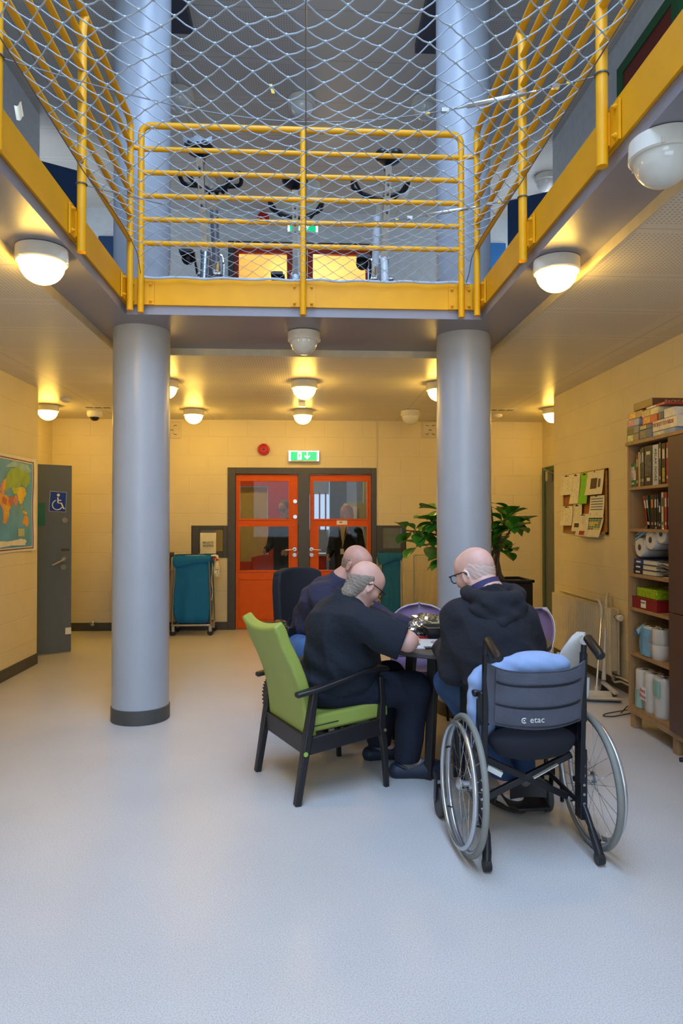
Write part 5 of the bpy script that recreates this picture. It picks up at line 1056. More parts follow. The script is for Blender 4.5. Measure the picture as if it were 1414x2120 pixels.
def branch(pts, tips, seed):
    r_ = random.Random(seed); MB().tube(pts, [.014-.008*i/(len(pts)-1) for i in range(len(pts))], 8).build('branch', M_stem, pl)
    for i in range(tips):
        t = .62+.38*r_.random()**.5; k = t*(len(pts)-1); a = int(min(k, len(pts)-2)); p = Vector(pts[a]).lerp(Vector(pts[a+1]), k-a); ang_ = r_.uniform(0, 2*PI)
        d = Vector((math.cos(ang_), math.sin(ang_)*.8, r_.uniform(-.5, .7))); q_ = p+d.normalized()*.04; lv.tube([p, q_], .003, 5); leaf(lv, q_, d, r_.uniform(.15, .21), r_.uniform(.12, .16), (0, 0, 1))
def rel(px, py, dy=0.): q = P(px, py, Y=PYc+dy); return Vector((q.x-PXc, dy, q.z))
base_ = Vector((0, 0, .86))
for i, (tx, ty, dy, n) in enumerate(((838, 1098, -.1, 16), (862, 1130, .1, 12), (905, 1052, 0, 12), (893, 1078, -.2, 12), (960, 1030, .1, 12), (915, 1160, -.15, 10), (1050, 1070, 0, 16), (1068, 1090, -.15, 14), (1030, 1110, .1, 12), (1045, 1145, .0, 12), (1015, 1040, .15, 8), (960, 1080, -.1, 12))):
    e_ = rel(tx, ty, dy); m1 = base_.lerp(e_, .35)+Vector((0, 0, .18)); branch([base_+Vector((r_.uniform(-.1, .1), 0, 0)), base_.lerp(m1, .5)+Vector((0, 0, .1)), m1, m1.lerp(e_, .6)+Vector((0, 0, .03)), e_], int(n*.95), i+20)
lv.build('foliage', M_leaf, pl)
# ------------------------------------------------------------ round table
M_tab = mat('dark_grey_laminate', (72, 68, 68), .5, var=.05, scale=60); M_tleg = mat('black_stained_wood', (30, 29, 32), .4)
TX, TY, TR = .90, 4.03, .54
tb = thing('round_table', 'round dark grey table the three men sit at', 'table', (TX, TY, 0))
MB().lathe([(TR-.012, .694), (TR, .70), (TR, .718), (TR-.004, .722)], n=96).build('tabletop', M_tab, tb)
for a in (232, 142, 60, -8):
    a = math.radians(a); c, s = math.cos(a), math.sin(a); MB().beam((.36*c, .36*s, 0), (.30*c, .30*s, .69), .042, .042, up=(c, s, 0), w1=.055, h1=.055).build('leg', M_tleg, tb, bevel=.004)
b = MB(); b.cbox((0, 0, .675), (.5, .5, .03), Rz(math.radians(7))); b.build('apron', M_tleg, tb)
ZTb = .722
def tp_(px, py, z=ZTb): return P(px, py, Z=z)
q = tp_(858, 1333); t = thing('drawing_board', 'white board lying on the table in front of the man in the T-shirt', 'board', (q.x, q.y, ZTb), -.15)
MB().box(-.13, -.12, 0, .15, .10, .012).build('board', mat('white_board', (206, 212, 210), .4), t, bevel=.002); MB().box(-.10, -.15, 0, .12, -.121, .006).build('paper_edge', M_wht, t)
q = tp_(838, 1318, ZTb+.03); t = thing('model_kit', 'small brown and green model kit being built on the white board', 'model', (q.x, q.y, ZTb+.014)); r_ = random.Random(5)
for k in range(12): MB().cbox((r_.uniform(-.05, .05), r_.uniform(-.03, .03), r_.uniform(.008, .035)), (r_.uniform(.02, .05), r_.uniform(.006, .02), r_.uniform(.006, .02)), T(0, 0, 0)).build('model_piece', mat('model_olive', (74, 70, 48), .5) if k % 3 else mat('model_brown', (92, 66, 44), .5), t)
M_foil = mat('crumpled_foil', (205, 205, 208), .18, .9, var=.2, scale=30); 
def crumple(name, lab, cat, c, r, m, seed, amp=.25, grp=None):
    rr = random.Random(seed); ph = [rr.uniform(0, 6) for _ in range(6)]
    b = MB(); 
    def f(u, v):
        a = u*2*PI; e_ = (v-.5)*PI; k = 1+amp*(math.sin(5*a+ph[0]+3*e_)*math.sin(7*e_+ph[1]+2*a)+.6*math.sin(13*a+ph[2])*math.sin(11*e_+ph[3]))
        return (c[0]+r[0]*k*math.cos(e_)*math.cos(a), c[1]+r[1]*k*math.cos(e_)*math.sin(a), max(ZTb+.001, c[2]+r[2]*k*math.sin(e_)))
    b.grid(f, 30, 16); return tag(b.build(name, m, ang=20), lab, cat, grp)
q = tp_(885, 1290, ZTb+.03); crumple('foil_bag', 'large gold and silver crumpled plastic bag at the back of the table', 'bag', (q.x, q.y, ZTb+.035), (.12, .08, .05), mat('gold_foil', (200, 190, 160), .15, .8, var=.3, scale=25), 1)
q = tp_(866, 1302, ZTb+.03); crumple('foil_bag', 'clear plastic bag of silver parts beside the T-shirt man\'s elbow', 'bag', (q.x, q.y, ZTb+.035), (.07, .07, .045), M_foil, 2)
q = tp_(897, 1322); crumple('beading_bag', 'small bag of blue pieces in the middle of the table', 'bag', (q.x, q.y, ZTb+.012), (.035, .03, .016), mat('blue_pieces', (20, 90, 200), .3, var=.4, scale=90), 3, .3)
q = tp_(905, 1335); crumple('beading_bag', 'small clear bag of pinkish pieces by the wheelchair man\'s arm', 'bag', (q.x, q.y, ZTb+.01), (.035, .03, .012), mat('pink_pieces', (200, 180, 180), .25, .3, var=.4, scale=90), 4, .3)
q = tp_(868, 1322); r_ = random.Random(9)
for k in range(10): MB().cbox((q.x+r_.uniform(-.05, .05), q.y+r_.uniform(-.03, .03), ZTb+.006), (.012, .009, .012)).build('red_piece', mat('red_pieces', (206, 40, 34), .35), smooth=False)
for o in bpy.data.objects:
    if o.name.startswith('red_piece'): tag(o, 'tiny red building piece scattered beside the white board', 'building piece', 'red pieces on the table')
q = tp_(891, 1342.5); t = thing('black_battery_tray', 'flat black grid tray near the front edge of the table', 'tray', (q.x, q.y, ZTb), .1); MB().box(-.033, -.022, 0, .033, .022, .008).build('plate', M_blk, t, bevel=.002); b = MB()
for i in range(3):
    for j in range(2): b.cyl((-.022+.022*i, -.012+.024*j, .008), (-.022+.022*i, -.012+.024*j, .0095), .003, n=8)
b.build('stud', M_steel, t)
q = tp_(907, 1312, ZTb+.03); t = thing('plastic_tub', 'black open plastic tub near the wheelchair man on the table', 'tub', (q.x+.03, q.y+.02, ZTb)); b = MB(); b.grid(lambda u, v: ((.085+.025*v)*math.cos(u*2*PI)/max(abs(math.cos(u*2*PI)), abs(math.sin(u*2*PI)))**.8, (.06+.02*v)*math.sin(u*2*PI)/max(abs(math.cos(u*2*PI)), abs(math.sin(u*2*PI)))**.8, .003+.07*v), 40, 4, th=-.003); b.box(-.08, -.055, .0, .08, .055, .004); b.build('bowl', M_blk, t)
b = MB(); pts = [((.113)*math.cos(a)/max(abs(math.cos(a)), abs(math.sin(a)))**.8, .083*math.sin(a)/max(abs(math.cos(a)), abs(math.sin(a)))**.8, .073) for a in [k*PI/20 for k in range(40)]]; b.tube(pts, .004, 6, closed=True); b.build('rim', mat('tub_rim_olive', (96, 84, 46), .3), t)
q = tp_(917, 1320); t = MB().cyl((q.x, q.y-.02, ZTb), (q.x, q.y-.02, ZTb+.05), .014, .018, n=14).build('wooden_cup', mat('pale_wood', (206, 160, 90), .5)); tag(t, 'small pale wooden cup at the edge of the black tub', 'cup')
# ------------------------------------------------------------ chairs
M_lg = mat('lime_green_vinyl', (152, 168, 78), .5, var=.03, scale=5, bump=.06, bscale=120)
cA = math.radians(25.4); gc = thing('armchair', 'lime green high-backed armchair with black wooden frame', 'armchair', (.08, 3.785, 0), cA)
# local: +x forward, +y left (away from camera)
hw = .268
for s in (-1, 1):
    MB().beam((-.262, s*hw, 0), (-.20, s*hw, .37), .034, .038, w1=.04, h1=.05, up=(0, 1, 0)).build('leg', M_tleg, gc, bevel=.006)
    MB().beam((-.20, s*hw, .36), (-.165, s*hw, .565), .04, .05, w1=.034, h1=.04, up=(0, 1, 0)).build('back_post', M_tleg, gc, bevel=.006)
    MB().tube([(.262, s*hw, 0), (.25, s*hw, .2), (.228, s*hw, .34), (.235, s*hw, .46), (.225, s*hw, .595)], [.018, .022, .028, .022, .018], 4).build('leg', M_tleg, gc, bevel=.004)
    b = MB(); pts = [(-.27, .548), (-.16, .565), (0, .60), (.12, .632), (.22, .64), (.275, .628)]; n = len(pts)
    wd = [.022, .03, .028, .03, .034, .02]
    vs = []
    for (x, z), w in zip(pts, wd): vs += [(x, s*hw-w, z-.012), (x, s*hw+w, z-.012), (x, s*hw+w, z+.012), (x, s*hw-w, z+.012)]
    fs = [(3, 2, 1, 0), (4*n-4, 4*n-3, 4*n-2, 4*n-1)]+[(4*i+a, 4*i+(a+1) % 4, 4*i+4+(a+1) % 4, 4*i+4+a) for i in range(n-1) for a in range(4)]
    b.add(vs, fs); b.build('armrest', M_tleg, gc, bevel=.007)
    MB().beam((-.2, s*hw, .285), (.235, s*hw, .325), .026, .085).build('side_rail', M_tleg, gc, bevel=.004)
    b = MB(); b.cyl((.24, s*(hw+.022), .31), (.24, s*(hw+.028), .31), .008, n=10); b.build('bolt_cap', mat('brass_bolt', (170, 150, 110), .3, .6), gc)
    b = MB(); b.cyl((-.225, s*(hw+.02), .255), (-.225, s*(hw+.026), .255), .012, n=12); b.build('cap', mat('lime_cap', (150, 190, 80), .4), gc)
MB().beam((-.208, -hw, .29), (-.208, hw, .29), .026, .1).build('back_rail', M_tleg, gc, bevel=.004); MB().beam((.24, -hw, .30), (.24, hw, .30), .024, .06).build('front_rail', M_tleg, gc, bevel=.004)
def cushion(nm, f, nu, nv, th, par): return MB().grid(f, nu, nv, th=th).build(nm, M_lg, par, bevel=.018, seg=3, ang=60)
b = MB(); b.grid(lambda u, v: (-.19+.475*u, -.245+.49*v, .425+.028*u-.012*math.sin(PI*u)*math.sin(PI*v)), 10, 10, th=.085); b.build('seat_cushion', M_lg, gc, bevel=.015, seg=3, ang=60)
def bk(u, v):   # v up, u across
    y = -.245+.49*u; h = .30+.56*v + (.03*abs(2*u-1)**2 if v > .9 else 0)
    return (-.20-.175*v+.045*math.sin(PI*min(1, v*1.0))-.02*(1-abs(2*u-1)**2)*0-.03*(1-(2*u-1)**2)*v*.6, y*(1-.04*v), h)
b = MB(); b.grid(bk, 10, 14, th=-.062); b.build('backrest', M_lg, gc, bevel=.015, seg=3, ang=60)
b = MB(); b.tube([(-.165, -.252, .375), (-.02, -.252, .385)], .0025, 5); b.build('zip', M_blk, gc)
M_pur = mat('lilac_shell', (134, 112, 152), .4); M_wshell = mat('white_shell_back', (206, 212, 214), .35); M_bch = mat('black_metal', (26, 26, 28), .3, .4)
def shell_chair(lab, loc, rz, grp='lilac shell chairs round the table'):
    t = thing('shell_chair', lab, 'chair', loc, rz, group=grp)
    def back(u, v):
        a = (u-.5)*2; w = .225*max(.001, 1-max(0, (v-.35)/.65)**2.6)**.5*(1 if v > .2 else .8+v); x = -.18-.10*v+.06*a*a*(1-.3*v)
        return (x, a*w, .47+.36*min(v, 1.02))
    MB().grid(back, 24, 30, th=-.006).build('backrest', M_pur, t); MB().grid(lambda u, v: tuple(Vector(back(.5+(u-.5)*1.03, min(v, 1)))+Vector((0, 0, .006*v))+Vector((-.0085, 0, -.002))), 24, 30, th=-.005).build('back_shell', M_wshell, t)
    MB().grid(lambda u, v: (-.19+.42*u, (v-.5)*.42*(1-.15*abs(u-.5)), .445+.03*abs(2*v-1)**3-.02*math.sin(PI*u)+.02*(1-u)), 12, 12, th=.03).build('seat', M_pur, t)
    for sx in (-1, 1):
        for sy in (-1, 1): MB().tube(arc([(sx*.08, sy*.12, .425), (sx*.2, sy*.17, .42), (sx*.22, sy*.2, 0.004)], .04), .010, 8).build('leg', M_bch, t)
    b = MB(); b.box(-.23, -.035, .42, -.17, .035, .52); b.build('back_bracket', M_wshell, t, bevel=.006); 
    for sy in (-1, 1): MB().tube(arc([(-.1, sy*.12, .42), (-.25, sy*.17, .44), (-.255, sy*.17, .56)], .04), .01, 8).build('back_support', M_wshell, t)
    return t
q = P(856, 1260, Y=4.85); sc = shell_chair('lilac shell chair pushed in at the back of the table in front of the column', (q.x+.02, 4.62, 0), -PI/2-.1)
dup(sc, (1.36, 4.5, 0), 'lilac shell chair half hidden behind the right shoulder of the man in the wheelchair', rz=PI+.25); dup(sc, (1.24, 3.70, 0), 'lilac shell chair with white back just beyond the right push handle of the wheelchair', rz=math.radians(143))
# ------------------------------------------------------------ wheelchair
M_tyre = mat('grey_tyre', (128, 130, 124), .6); M_alu = mat('silver_handrim', (196, 200, 206), .3, .85); M_wcf = mat('dark_frame_paint', (36, 38, 44), .35, .3)
M_canv = mat('charcoal_nylon', (80, 84, 98), .75, bump=.25, bscale=160, var=.1); M_wcs = mat('navy_black_cushion', (20, 24, 38), .8)
wcA = math.radians(90+3.5); wc = thing('wheelchair', 'manual wheelchair with grey tyres seen from behind', 'wheelchair', (.962, 2.935, 0), wcA)
# local: +x forward, +y left
WR = .292
def torus(b, R, r, n=56, m=10): b.tube([(R*math.cos(2*PI*k/n), 0, R*math.sin(2*PI*k/n)) for k in range(n)], r, m, closed=True)
for s in (-1, 1):
    cm_ = T(0, s*.277, WR) @ Rx(s*math.radians(1.8))
    b = MB(); b.M = cm_; torus(b, WR-.022, .011); w = b.build('wheel', M_alu, wc); w['label'] = 'large rear wheel'
    b = MB(); b.M = cm_; torus(b, WR-.013, .0135, 64); b.build('tyre', M_tyre, w)
    b = MB(); b.M = cm_ @ T(0, s*.034, 0); torus(b, WR-.042, .0105, 64); b.build('hand_rim', M_alu, w)
    b = MB(); b.M = cm_; 
    for k in range(6): a = k*PI/3+.3; b = MB(); b.M = cm_; b.beam(((WR-.03)*math.cos(a), 0, (WR-.03)*math.sin(a)), ((WR-.042)*math.cos(a), s*.034, (WR-.042)*math.sin(a)), .012, .004); b.build('rim_tab', M_blk, w)
    b = MB(); b.M = cm_
    for k in range(28):
        a = 2*PI*k/28; off = (.5 if k % 4 < 2 else -.5); sd = (1 if k % 2 else -1)*.024; b.tube([((WR-.03)*math.cos(a), 0, (WR-.03)*math.sin(a)), (.022*math.cos(a+off*2.4), sd, .022*math.sin(a+off*2.4))], .0011, 4)
    b.build('spokes', M_chrome, w)
    b = MB(); b.M = cm_; b.lathe([(.012, -.04), (.026, -.03), (.026, -.022), (.014, -.015), (.014, .015), (.026, .022), (.026, .03), (.012, .04)], M=Rx(PI/2), n=20); b.build('hub', M_alu, w)
    # side frame
    b = MB(); x0 = -.06
    b.beam((x0, s*.215, .30), (x0-.03, s*.215, .86), .022, .032, up=(1, 0, 0)); b.beam((x0+.02, s*.225, .14), (x0+.02, s*.225, .44), .03, .06, up=(1, 0, 0)); b.build('back_cane', M_wcf, wc, bevel=.003)
    b = MB(); [b.cyl((x0+.02-.032, s*.225, .17+.04*k), (x0+.02-.028, s*.225, .17+.04*k), .006, n=8) for k in range(6)]; b.build('adjuster_hole', M_alu, wc)
    b = MB(); b.tube(arc([(x0+.02, s*.22, .44), (.28, s*.215, .48), (.40, s*.21, .44), (.46, s*.19, .15)], .06), .012, 10); b.tube([(x0+.02, s*.22, .2), (.3, s*.215, .22), (.33, s*.215, .45)], .011, 10); b.cyl((0, s*.21, WR), (0, s*.28, WR), .012, n=12); b.build('side_frame', M_wcf, wc)
    b = MB(); b.box(-.06-.02, s*.215-.02, .56, -.06+.02, s*.215+.03*s if False else s*.215+.02, .70); b.build('bracket', M_blk, wc, bevel=.004)
    b = MB(); b.tube(arc([(x0-.028, s*.215, .83), (x0-.035, s*.215, .92), (x0-.075, s*.215, .924)], .03), .012, 12); hd = b.build('push_handle', M_wcf, wc)
    b = MB(); b.tube([(x0-.055, s*.215, .925), (x0-.07, s*.215, .926), (x0-.185, s*.212, .875), (x0-.19, s*.212, .873)], [.014, .0195, .0195, .014], 14); b.build('grip', M_blk, hd)
    if s < 0: b = MB(); b.tube([(x0-.032, s*.215, .905), (x0-.06, s*.215, .926)], .0165, 12); b.build('tape', M_wht, hd)
    # anti tip
    b = MB(); b.tube([(x0+.02, s*.225, .22), (x0-.04, s*.225, .17), (x0-.08, s*.225, .125)], .013, 10); b.tube([(x0-.07, s*.225, .135), (x0-.10, s*.235, .075), (x0-.112, s*.24, .04)], [.015, .019, .018], 10); at_ = b.build('anti_tip_bar', M_wcf, wc)
    MB().cyl((x0-.114, s*.225, .028), (x0-.114, s*.255, .028), .024, n=18).build('anti_tip_roller', M_blk, at_)
    # casters
    cyy = .295 if s > 0 else -.235
    b = MB(); b.cyl((.36, cyy-.014, .075), (.36, cyy+.014, .075), .075, n=28); cst = b.build('caster', mat('grey_rubber', (70, 72, 74), .6), wc, bevel=.006); b = MB(); b.beam((.36, cyy-s*.024, .075), (.34, cyy-s*.024, .2), .006, .04); b.beam((.36, cyy+s*.024, .075), (.34, cyy+s*.024, .2), .006, .04); b.cbox((.34, cyy, .205), (.05, .06, .03)); b.build('caster_fork', M_wcf, cst)
    # armrest + skirt guard
    b = MB(); b.box(-.02, s*.225-.022, .665, .27, s*.225+.022, .695); b.build('armrest_pad', M_blk, wc, bevel=.01); b = MB(); b.box(-.02, s*.225-.006, .45, .24, s*.225+.006, .66); b.build('side_guard', M_wcf, wc, bevel=.01)
    if s > 0: MB().box(.04, s*.232, .60, .1, s*.233, .635).build('sticker', M_wht, wc)
def bkr(u, v):
    a = (u-.5)*2; sag = .055*(1-a*a)*(1-.35*v); top = .795+.035*a**4
    return (-.082-.026*v-sag, a*.215, .575-.022*(1-a*a)+(top-.575+.022*(1-a*a))*v)
MB().grid(bkr, 20, 14, th=-.008).build('backrest', M_canv, wc)
for z, h in ((.59, .065), (.665, .075), (.75, .045)):
    b = MB(); v0 = (z-.575)/.225; v1 = min(1, v0+h/.225); b.grid(lambda u, v: tuple(Vector(bkr(.07+.86*u, v0+(v1-v0)*v))+Vector((-.014, 0, 0))), 18, 4, th=-.004); b.build('tension_strap', M_canv, wc)
    b = MB(); b.tube([tuple(Vector(bkr(.07+.86*k/18, v0))+Vector((-.0175, 0, 0))) for k in range(19)], .0022, 5); b.build('seam', M_blk, wc)
text('lettering', 'etac', .036, PM[wc.name] @ frame((0, -1, 0), (-.09, 0, 1), (-.166, .022, .603)), M_wht, wc, sx=1.05)
b = MB(); b.M = PM[wc.name].inverted() @ PM[wc.name] @ T(-.166, .078, .602); b.tube([(0, -.010*math.cos(a), .010*math.sin(a)) for a in [k*PI/8 for k in range(2, 15)]], .0022, 6); b.ell((0, 0, 0), (.001, .0035, .0035)); b.build('emblem', M_wht, wc)
sdf_obj('seat_cushion', (lambda s_: (s_.ell((.16, 0, .485), (.25, .205, .045), k=.02), s_.ell((-.05, 0, .49), (.08, .195, .06), k=.03), s_.ell((-.06, 0, .455), (.05, .17, .05), k=.03)) and s_.xf(PM[wc.name]))(SDF()), .009, M_wcs, wc)
b = MB(); b.beam((-.0, .2, .40), (.04, -.2, .20), .022, .028); b.beam((-.0, -.2, .40), (.04, .2, .20), .022, .028); b.build('cross_brace', M_wcf, wc, bevel=.003)
b = MB(); b.M = T(-.018, 0, 0); 
p_, q_ = Vector((.005, .0, .31)), Vector((-.0, -.12, .36))
b.beam(Vector((0, -.02, .31)), Vector((.0, -.13, .365)), .018, .004); b.build('sticker', M_wht, wc)
MB().beam((-.0, .18, .36), (-.012, .12, .33), .03, .022).build('tape_mark', M_wht, wc)
MB().tube(arc([(.42, .16, .44), (.5, .14, .12), (.52, .13, .07)], .05), .011, 8).build('legrest_hanger', M_wcf, wc); MB().tube(arc([(.42, -.19, .44), (.46, -.19, .2), (.40, -.18, .09)], .05), .013, 8).build('legrest_hanger', M_wcf, wc)
fp = MB(); fp.M = T(.30, -.11, .075) @ Ry(-.12); fp.prism([(-.09, -.09), (-.09, .07), (-.04, .10), (.09, .10), (.09, -.09)], .016); fp.build('footplate', M_blk, wc, bevel=.004)
fp = MB(); fp.M = T(.24, -.10, .10); fp.grid(lambda u, v: (.0+.02*math.sin(u*PI), -.09+.18*u, .015+(.07+.025*math.sin(u*9))*v), 12, 4, th=.004); fp.build('heel_strap', M_blk, wc)
# pillow behind the man
s_ = SDF(); s_.ell((.0, -.01, .715), (.055, .20, .135), k=.05); s_.ell((.03, .19, .62), (.05, .07, .17), k=.06); s_.ell((.02, .215, .73), (.03, .04, .03), k=.03); s_.ell((-.035, -.06, .80), (.05, .12, .045), k=.05)
tag(sdf_obj('pillow', s_.xf(PM[wc.name]), .009, mat('light_blue_cotton', (142, 168, 212), .8, bump=.3, bscale=14, sheen=.2), wr=lambda X, Y, Z: .003*np.sin(X*70+Z*40)*np.sin(Z*55+Y*30)), 'light blue pillow stuffed between the man and the wheelchair back', 'pillow')
# ------------------------------------------------------------ power wheelchair
pwA = math.radians(-62); pw = thing('power_wheelchair', 'black electric wheelchair of the man in the navy sweater', 'wheelchair', (.05, 4.88, 0), pwA); M_pf = mat('black_upholstery', (18, 22, 32), .75, bump=.2, bscale=90)
s_ = SDF()
MB().grid(lambda u, v: (-.23-.07*v+.05*abs(2*u-1)**2, (u-.5)*.43*(1-.22*max(0, v-.75)*4*.35)*(1-.0*v), .50+.57*v-.03*abs(2*u-1)**4*(1 if v > .9 else 0)), 14, 16, th=-.075).build('backrest', M_pf, pw, bevel=.025, seg=3, ang=60)
MB().box(-.2, -.23, .42, .26, .23, .50).build('seat', M_pf, pw, bevel=.03, seg=3)
b = MB(); b.box(-.25, -.2, .12, .25, .2, .36); b.build('drive_base', M_blk, pw, bevel=.03); b = MB(); b.cyl((0, 0, .34), (0, 0, .43), .05); b.build('seat_post', M_blk, pw)
for s in (-1, 1):
    b = MB(); b.cyl((-.12, s*.235-.03, .155), (-.12, s*.235+.03, .155), .155, n=36); w = b.build('drive_wheel', M_blk, pw, bevel=.012); b = MB(); [b.cbox((-.12+.157*math.cos(a), s*.235, .155+.157*math.sin(a)), (.01, .06, .012), None) for a in [k*PI/18 for k in range(36)]]; b.build('tread', M_blk, w)
    MB().cyl((.3, s*.24-.02, .09), (.3, s*.24+.02, .09), .09, n=24).build('caster', M_blk, pw, bevel=.008)
    b = MB(); b.tube(arc([(-.22, s*.26, .45), (-.22, s*.27, .66), (.05, s*.27, .67)], .04), .012, 8); b.build('arm_bracket', M_steel, pw); MB().box(-.2, s*.27-.035, .67, .14, s*.27+.035, .70).build('armrest_pad', M_blk, pw, bevel=.01)
b = MB(); b.box(.08, -.31, .66, .22, -.23, .72); j_ = b.build('joystick_box', M_blk, pw, bevel=.012); b = MB(); b.tube([(.17, -.27, .72), (.17, -.27, .75), (.17, -.27, .765)], [.006, .007, .011], 10); b.build('joystick', M_blk, j_); b = MB(); b.ell((.05, -.27, .715), (.09, .045, .03)); b.build('control_cover', M_blk, j_)
MB().box(.33, -.2, .1, .52, .2, .115).build('footplate', M_blk, pw, bevel=.003); b = MB(); b.tube([(.2, 0, .3), (.36, 0, .12)], .02, 8); b.build('footrest_post', M_wcf, pw)
# ------------------------------------------------------------ people
M_skin = mat('skin_fair', (214, 170, 156), .5, var=.07, scale=18, sss=.15, bump=.1, bscale=60); M_skin2 = mat('skin_ruddy', (200, 154, 140), .5, var=.08, scale=18, sss=.15)
M_eye = mat('eye_white', (225, 220, 212), .2); M_iris = mat('iris', (60, 70, 80), .2)
def head_sdf(M, neck):
    s = SDF()
    s.ell((-.012, 0, .03), (.098, .076, .092), k=.02); s.ell((.03, 0, -.02), (.066, .062, .085), k=.03); s.ell((.045, 0, .045), (.05, .055, .05), k=.03)
    s.cap((.055, .0, -.092), (.068, 0, -.096), .024, .022, .03)                                      # chin
    for y in (-1, 1):
        s.cap((-.0, y*.056, -.05), (.05, y*.025, -.094), .018, .018, .03)                             # jaw
        s.ell((.058, y*.042, -.028), (.026, .022, .022), k=.02)                                       # cheek
        s.cap((.082, y*.012, .016), (.07, y*.045, .018), .009, .008, .012)                             # brow
        s.ell((-.006, y*.078, -.012), (.022, .008, .034), Rz(y*.35), k=.006); s.ell((.0, y*.08, -.034), (.01, .007, .013), k=.006)
        s.sub((-.002, y*.088, -.01), (.010, .005, .018), Rz(y*.35), k=.004); s.sub((.09, y*.031, -.001), (.018, .017, .010), k=.008)
        s.ell((.074, y*.031, -.002), (.013, .014, .010), k=.003)
        s.ell((.101, y*.011, -.039), (.009, .009, .008), k=.006)
    s.cap((.088, 0, .01), (.108, 0, -.034), .008, .0125, .01)
    s.ell((.092, 0, -.062), (.012, .026, .006), k=.006); s.ell((.090, 0, -.072), (.012, .022, .007), k=.006); s.sub((.104, 0, -.067), (.008, .024, .0018), k=.003)
    s.xf(M); s.cap(M @ V(-.03, 0, -.05), neck, .054, .058, .03); return s
def hand(s, w, d, n, curl, left, sc=1.):
    """w wrist, d direction, n palm normal"""
    d = Vector(d).normalized(); n = Vector(n); n = (n-d*n.dot(d)).normalized(); x = d.cross(n)*(1 if left else -1); w = Vector(w)
    s.ell(w+d*.045*sc, (.024*sc, .042*sc, .014*sc), Matrix((x, d, n)).transposed(), k=.015); s.ell(w+d*.03*sc+x*.0, (.03*sc, .04*sc, .015*sc), Matrix((x, d, n)).transposed(), k=.015)
    for i, (o, L) in enumerate(((-.030, .068), (-.010, .076), (.011, .070), (.030, .054))):
        p = w+d*.078*sc+x*o*sc*-1; a = 0.15; r = .0088*sc; q = p
        for k, f in enumerate((.45, .32, .25)):
            a += curl*(.5 if k == 0 else .75); q2 = q+(d*math.cos(a)+n*math.sin(a))*L*f*sc; s.cap(q, q2, r, r*.93, .004); q = q2; r *= .94
        s.cap(w+d*.04*sc+x*o*-.7*sc, p, .011*sc, .0095*sc, .008)
    p = w+d*.02*sc+x*.026*sc; q = p+(d*.6+x*.75+n*.3).normalized()*.038*sc; s.cap(p, q, .013*sc, .0105*sc, .01); q2 = q+(d*.9+x*.3+n*.4).normalized()*.03*sc; s.cap(q, q2, .0105*sc, .0085*sc, .004)
def eyes(M, par):
    for y in (-1, 1):
        b = MB(); b.ell(M @ V(.0755, y*.031, -.002), .0125, nu=14, nv=10); e_ = b.build('eye', M_eye, par, world=True); b = MB(); b.ell(M @ V(.0835, y*.031, -.003), .0062, nu=12, nv=8); b.build('iris', M_iris, e_, world=True)
def glasses(M, par, m, lens=True, rect=False, col=None):
    b = MB(); R_ = .024
    for y in (-1, 1):
        b.tube([M @ V(.108-.006*abs(math.cos(a)), y*.034+R_*math.cos(a)*(1.1 if rect else 1), -.004+R_*.8*math.sin(a)) for a in [k*PI/12 for k in range(24)]], .0026, 6, closed=True)
        b.tube([M @ V(.102, y*.061, .004), M @ V(.096, y*.078, .008), M @ V(.0, y*.084, .008), M @ V(-.02, y*.083, -.01)], .0028, 6)
    b.tube([M @ V(.108, -.011, .0), M @ V(.112, 0, .004), M @ V(.108, .011, .0)], .0022, 6); b.build('glasses_frame', m, par, world=True)
    if lens:
        b = MB(); [b.grid(lambda u, v, y=y: M @ V(.106, y*.034+(R_*.96)*(v*.999+.001)*math.cos(u*2*PI)*(1.1 if rect else 1), -.004+R_*.77*v*math.sin(u*2*PI)), 20, 3) for y in (-1, 1)]; b.build('glasses_lens', M_glass, par, world=True)
def face(loc, yaw, pitch, roll=0): return T(Vector(loc)) @ Rz(yaw) @ Ry(pitch) @ Rx(roll)
def shoe(par, ankle, toe, m, nm='shoe', sole=None, off=.0):
    a = Vector(ankle); t_ = Vector(toe); d = t_-a; d.z = 0; d.normalize(); s = SDF(); g0 = .0
    heel = Vector((a.x, a.y, 0))-d*.035; s.cap(heel+V(0, 0, .04), heel+d*.1+V(0, 0, .045), .038, .04, .03); s.cap(heel+d*.1+V(0, 0, .04), heel+d*.2+V(0, 0, .032), .043, .036, .03); s.ell(heel+d*.16+V(0, 0, .03), (.075, .048, .035), Rz(math.atan2(d.y, d.x)), k=.02)
    return sdf_obj(nm, s, .007, m, par, clips=[((0, 0, .004), (0, 0, -1))])
def wrn(amp, f, ph=0.):
    if f > 40: return lambda X, Y, Z: amp*(np.sin(X*f+Z*f*.7+1.3*np.sin(Y*f*.5+ph))*np.sin(Y*f*.8-Z*f*.5+ph)+.6*np.sin(Z*f*1.9+X*f*.9+ph*2+np.sin(Y*f)))
    def g(X, Y, Z):
        w1 = X*f*.55+Y*f*.35+Z*f*1.15+1.6*np.sin(Y*f*.33+X*f*.21+ph)+1.1*np.sin(Z*f*.45+ph*2)
        w2 = X*f*1.1-Y*f*.9+Z*f*.6+1.4*np.sin(Z*f*.37+ph*3)+1.2*np.sin(X*f*.5)
        msk = .5+.5*np.sin(X*f*.3+Z*f*.41+ph)*np.sin(Y*f*.36+Z*f*.2+ph*1.7)
        return amp*1.7*((np.abs(np.sin(w1*.8))-.6)*msk+(np.abs(np.sin(w2*.62))-.6)*(1-msk))
    return g
    return lambda X, Y, Z: amp*(np.sin(X*f+Z*f*.7+1.3*np.sin(Y*f*.5+ph))*np.sin(Y*f*.8-Z*f*.5+ph)+.6*np.sin(Z*f*1.9+X*f*.9+ph*2+np.sin(Y*f)))
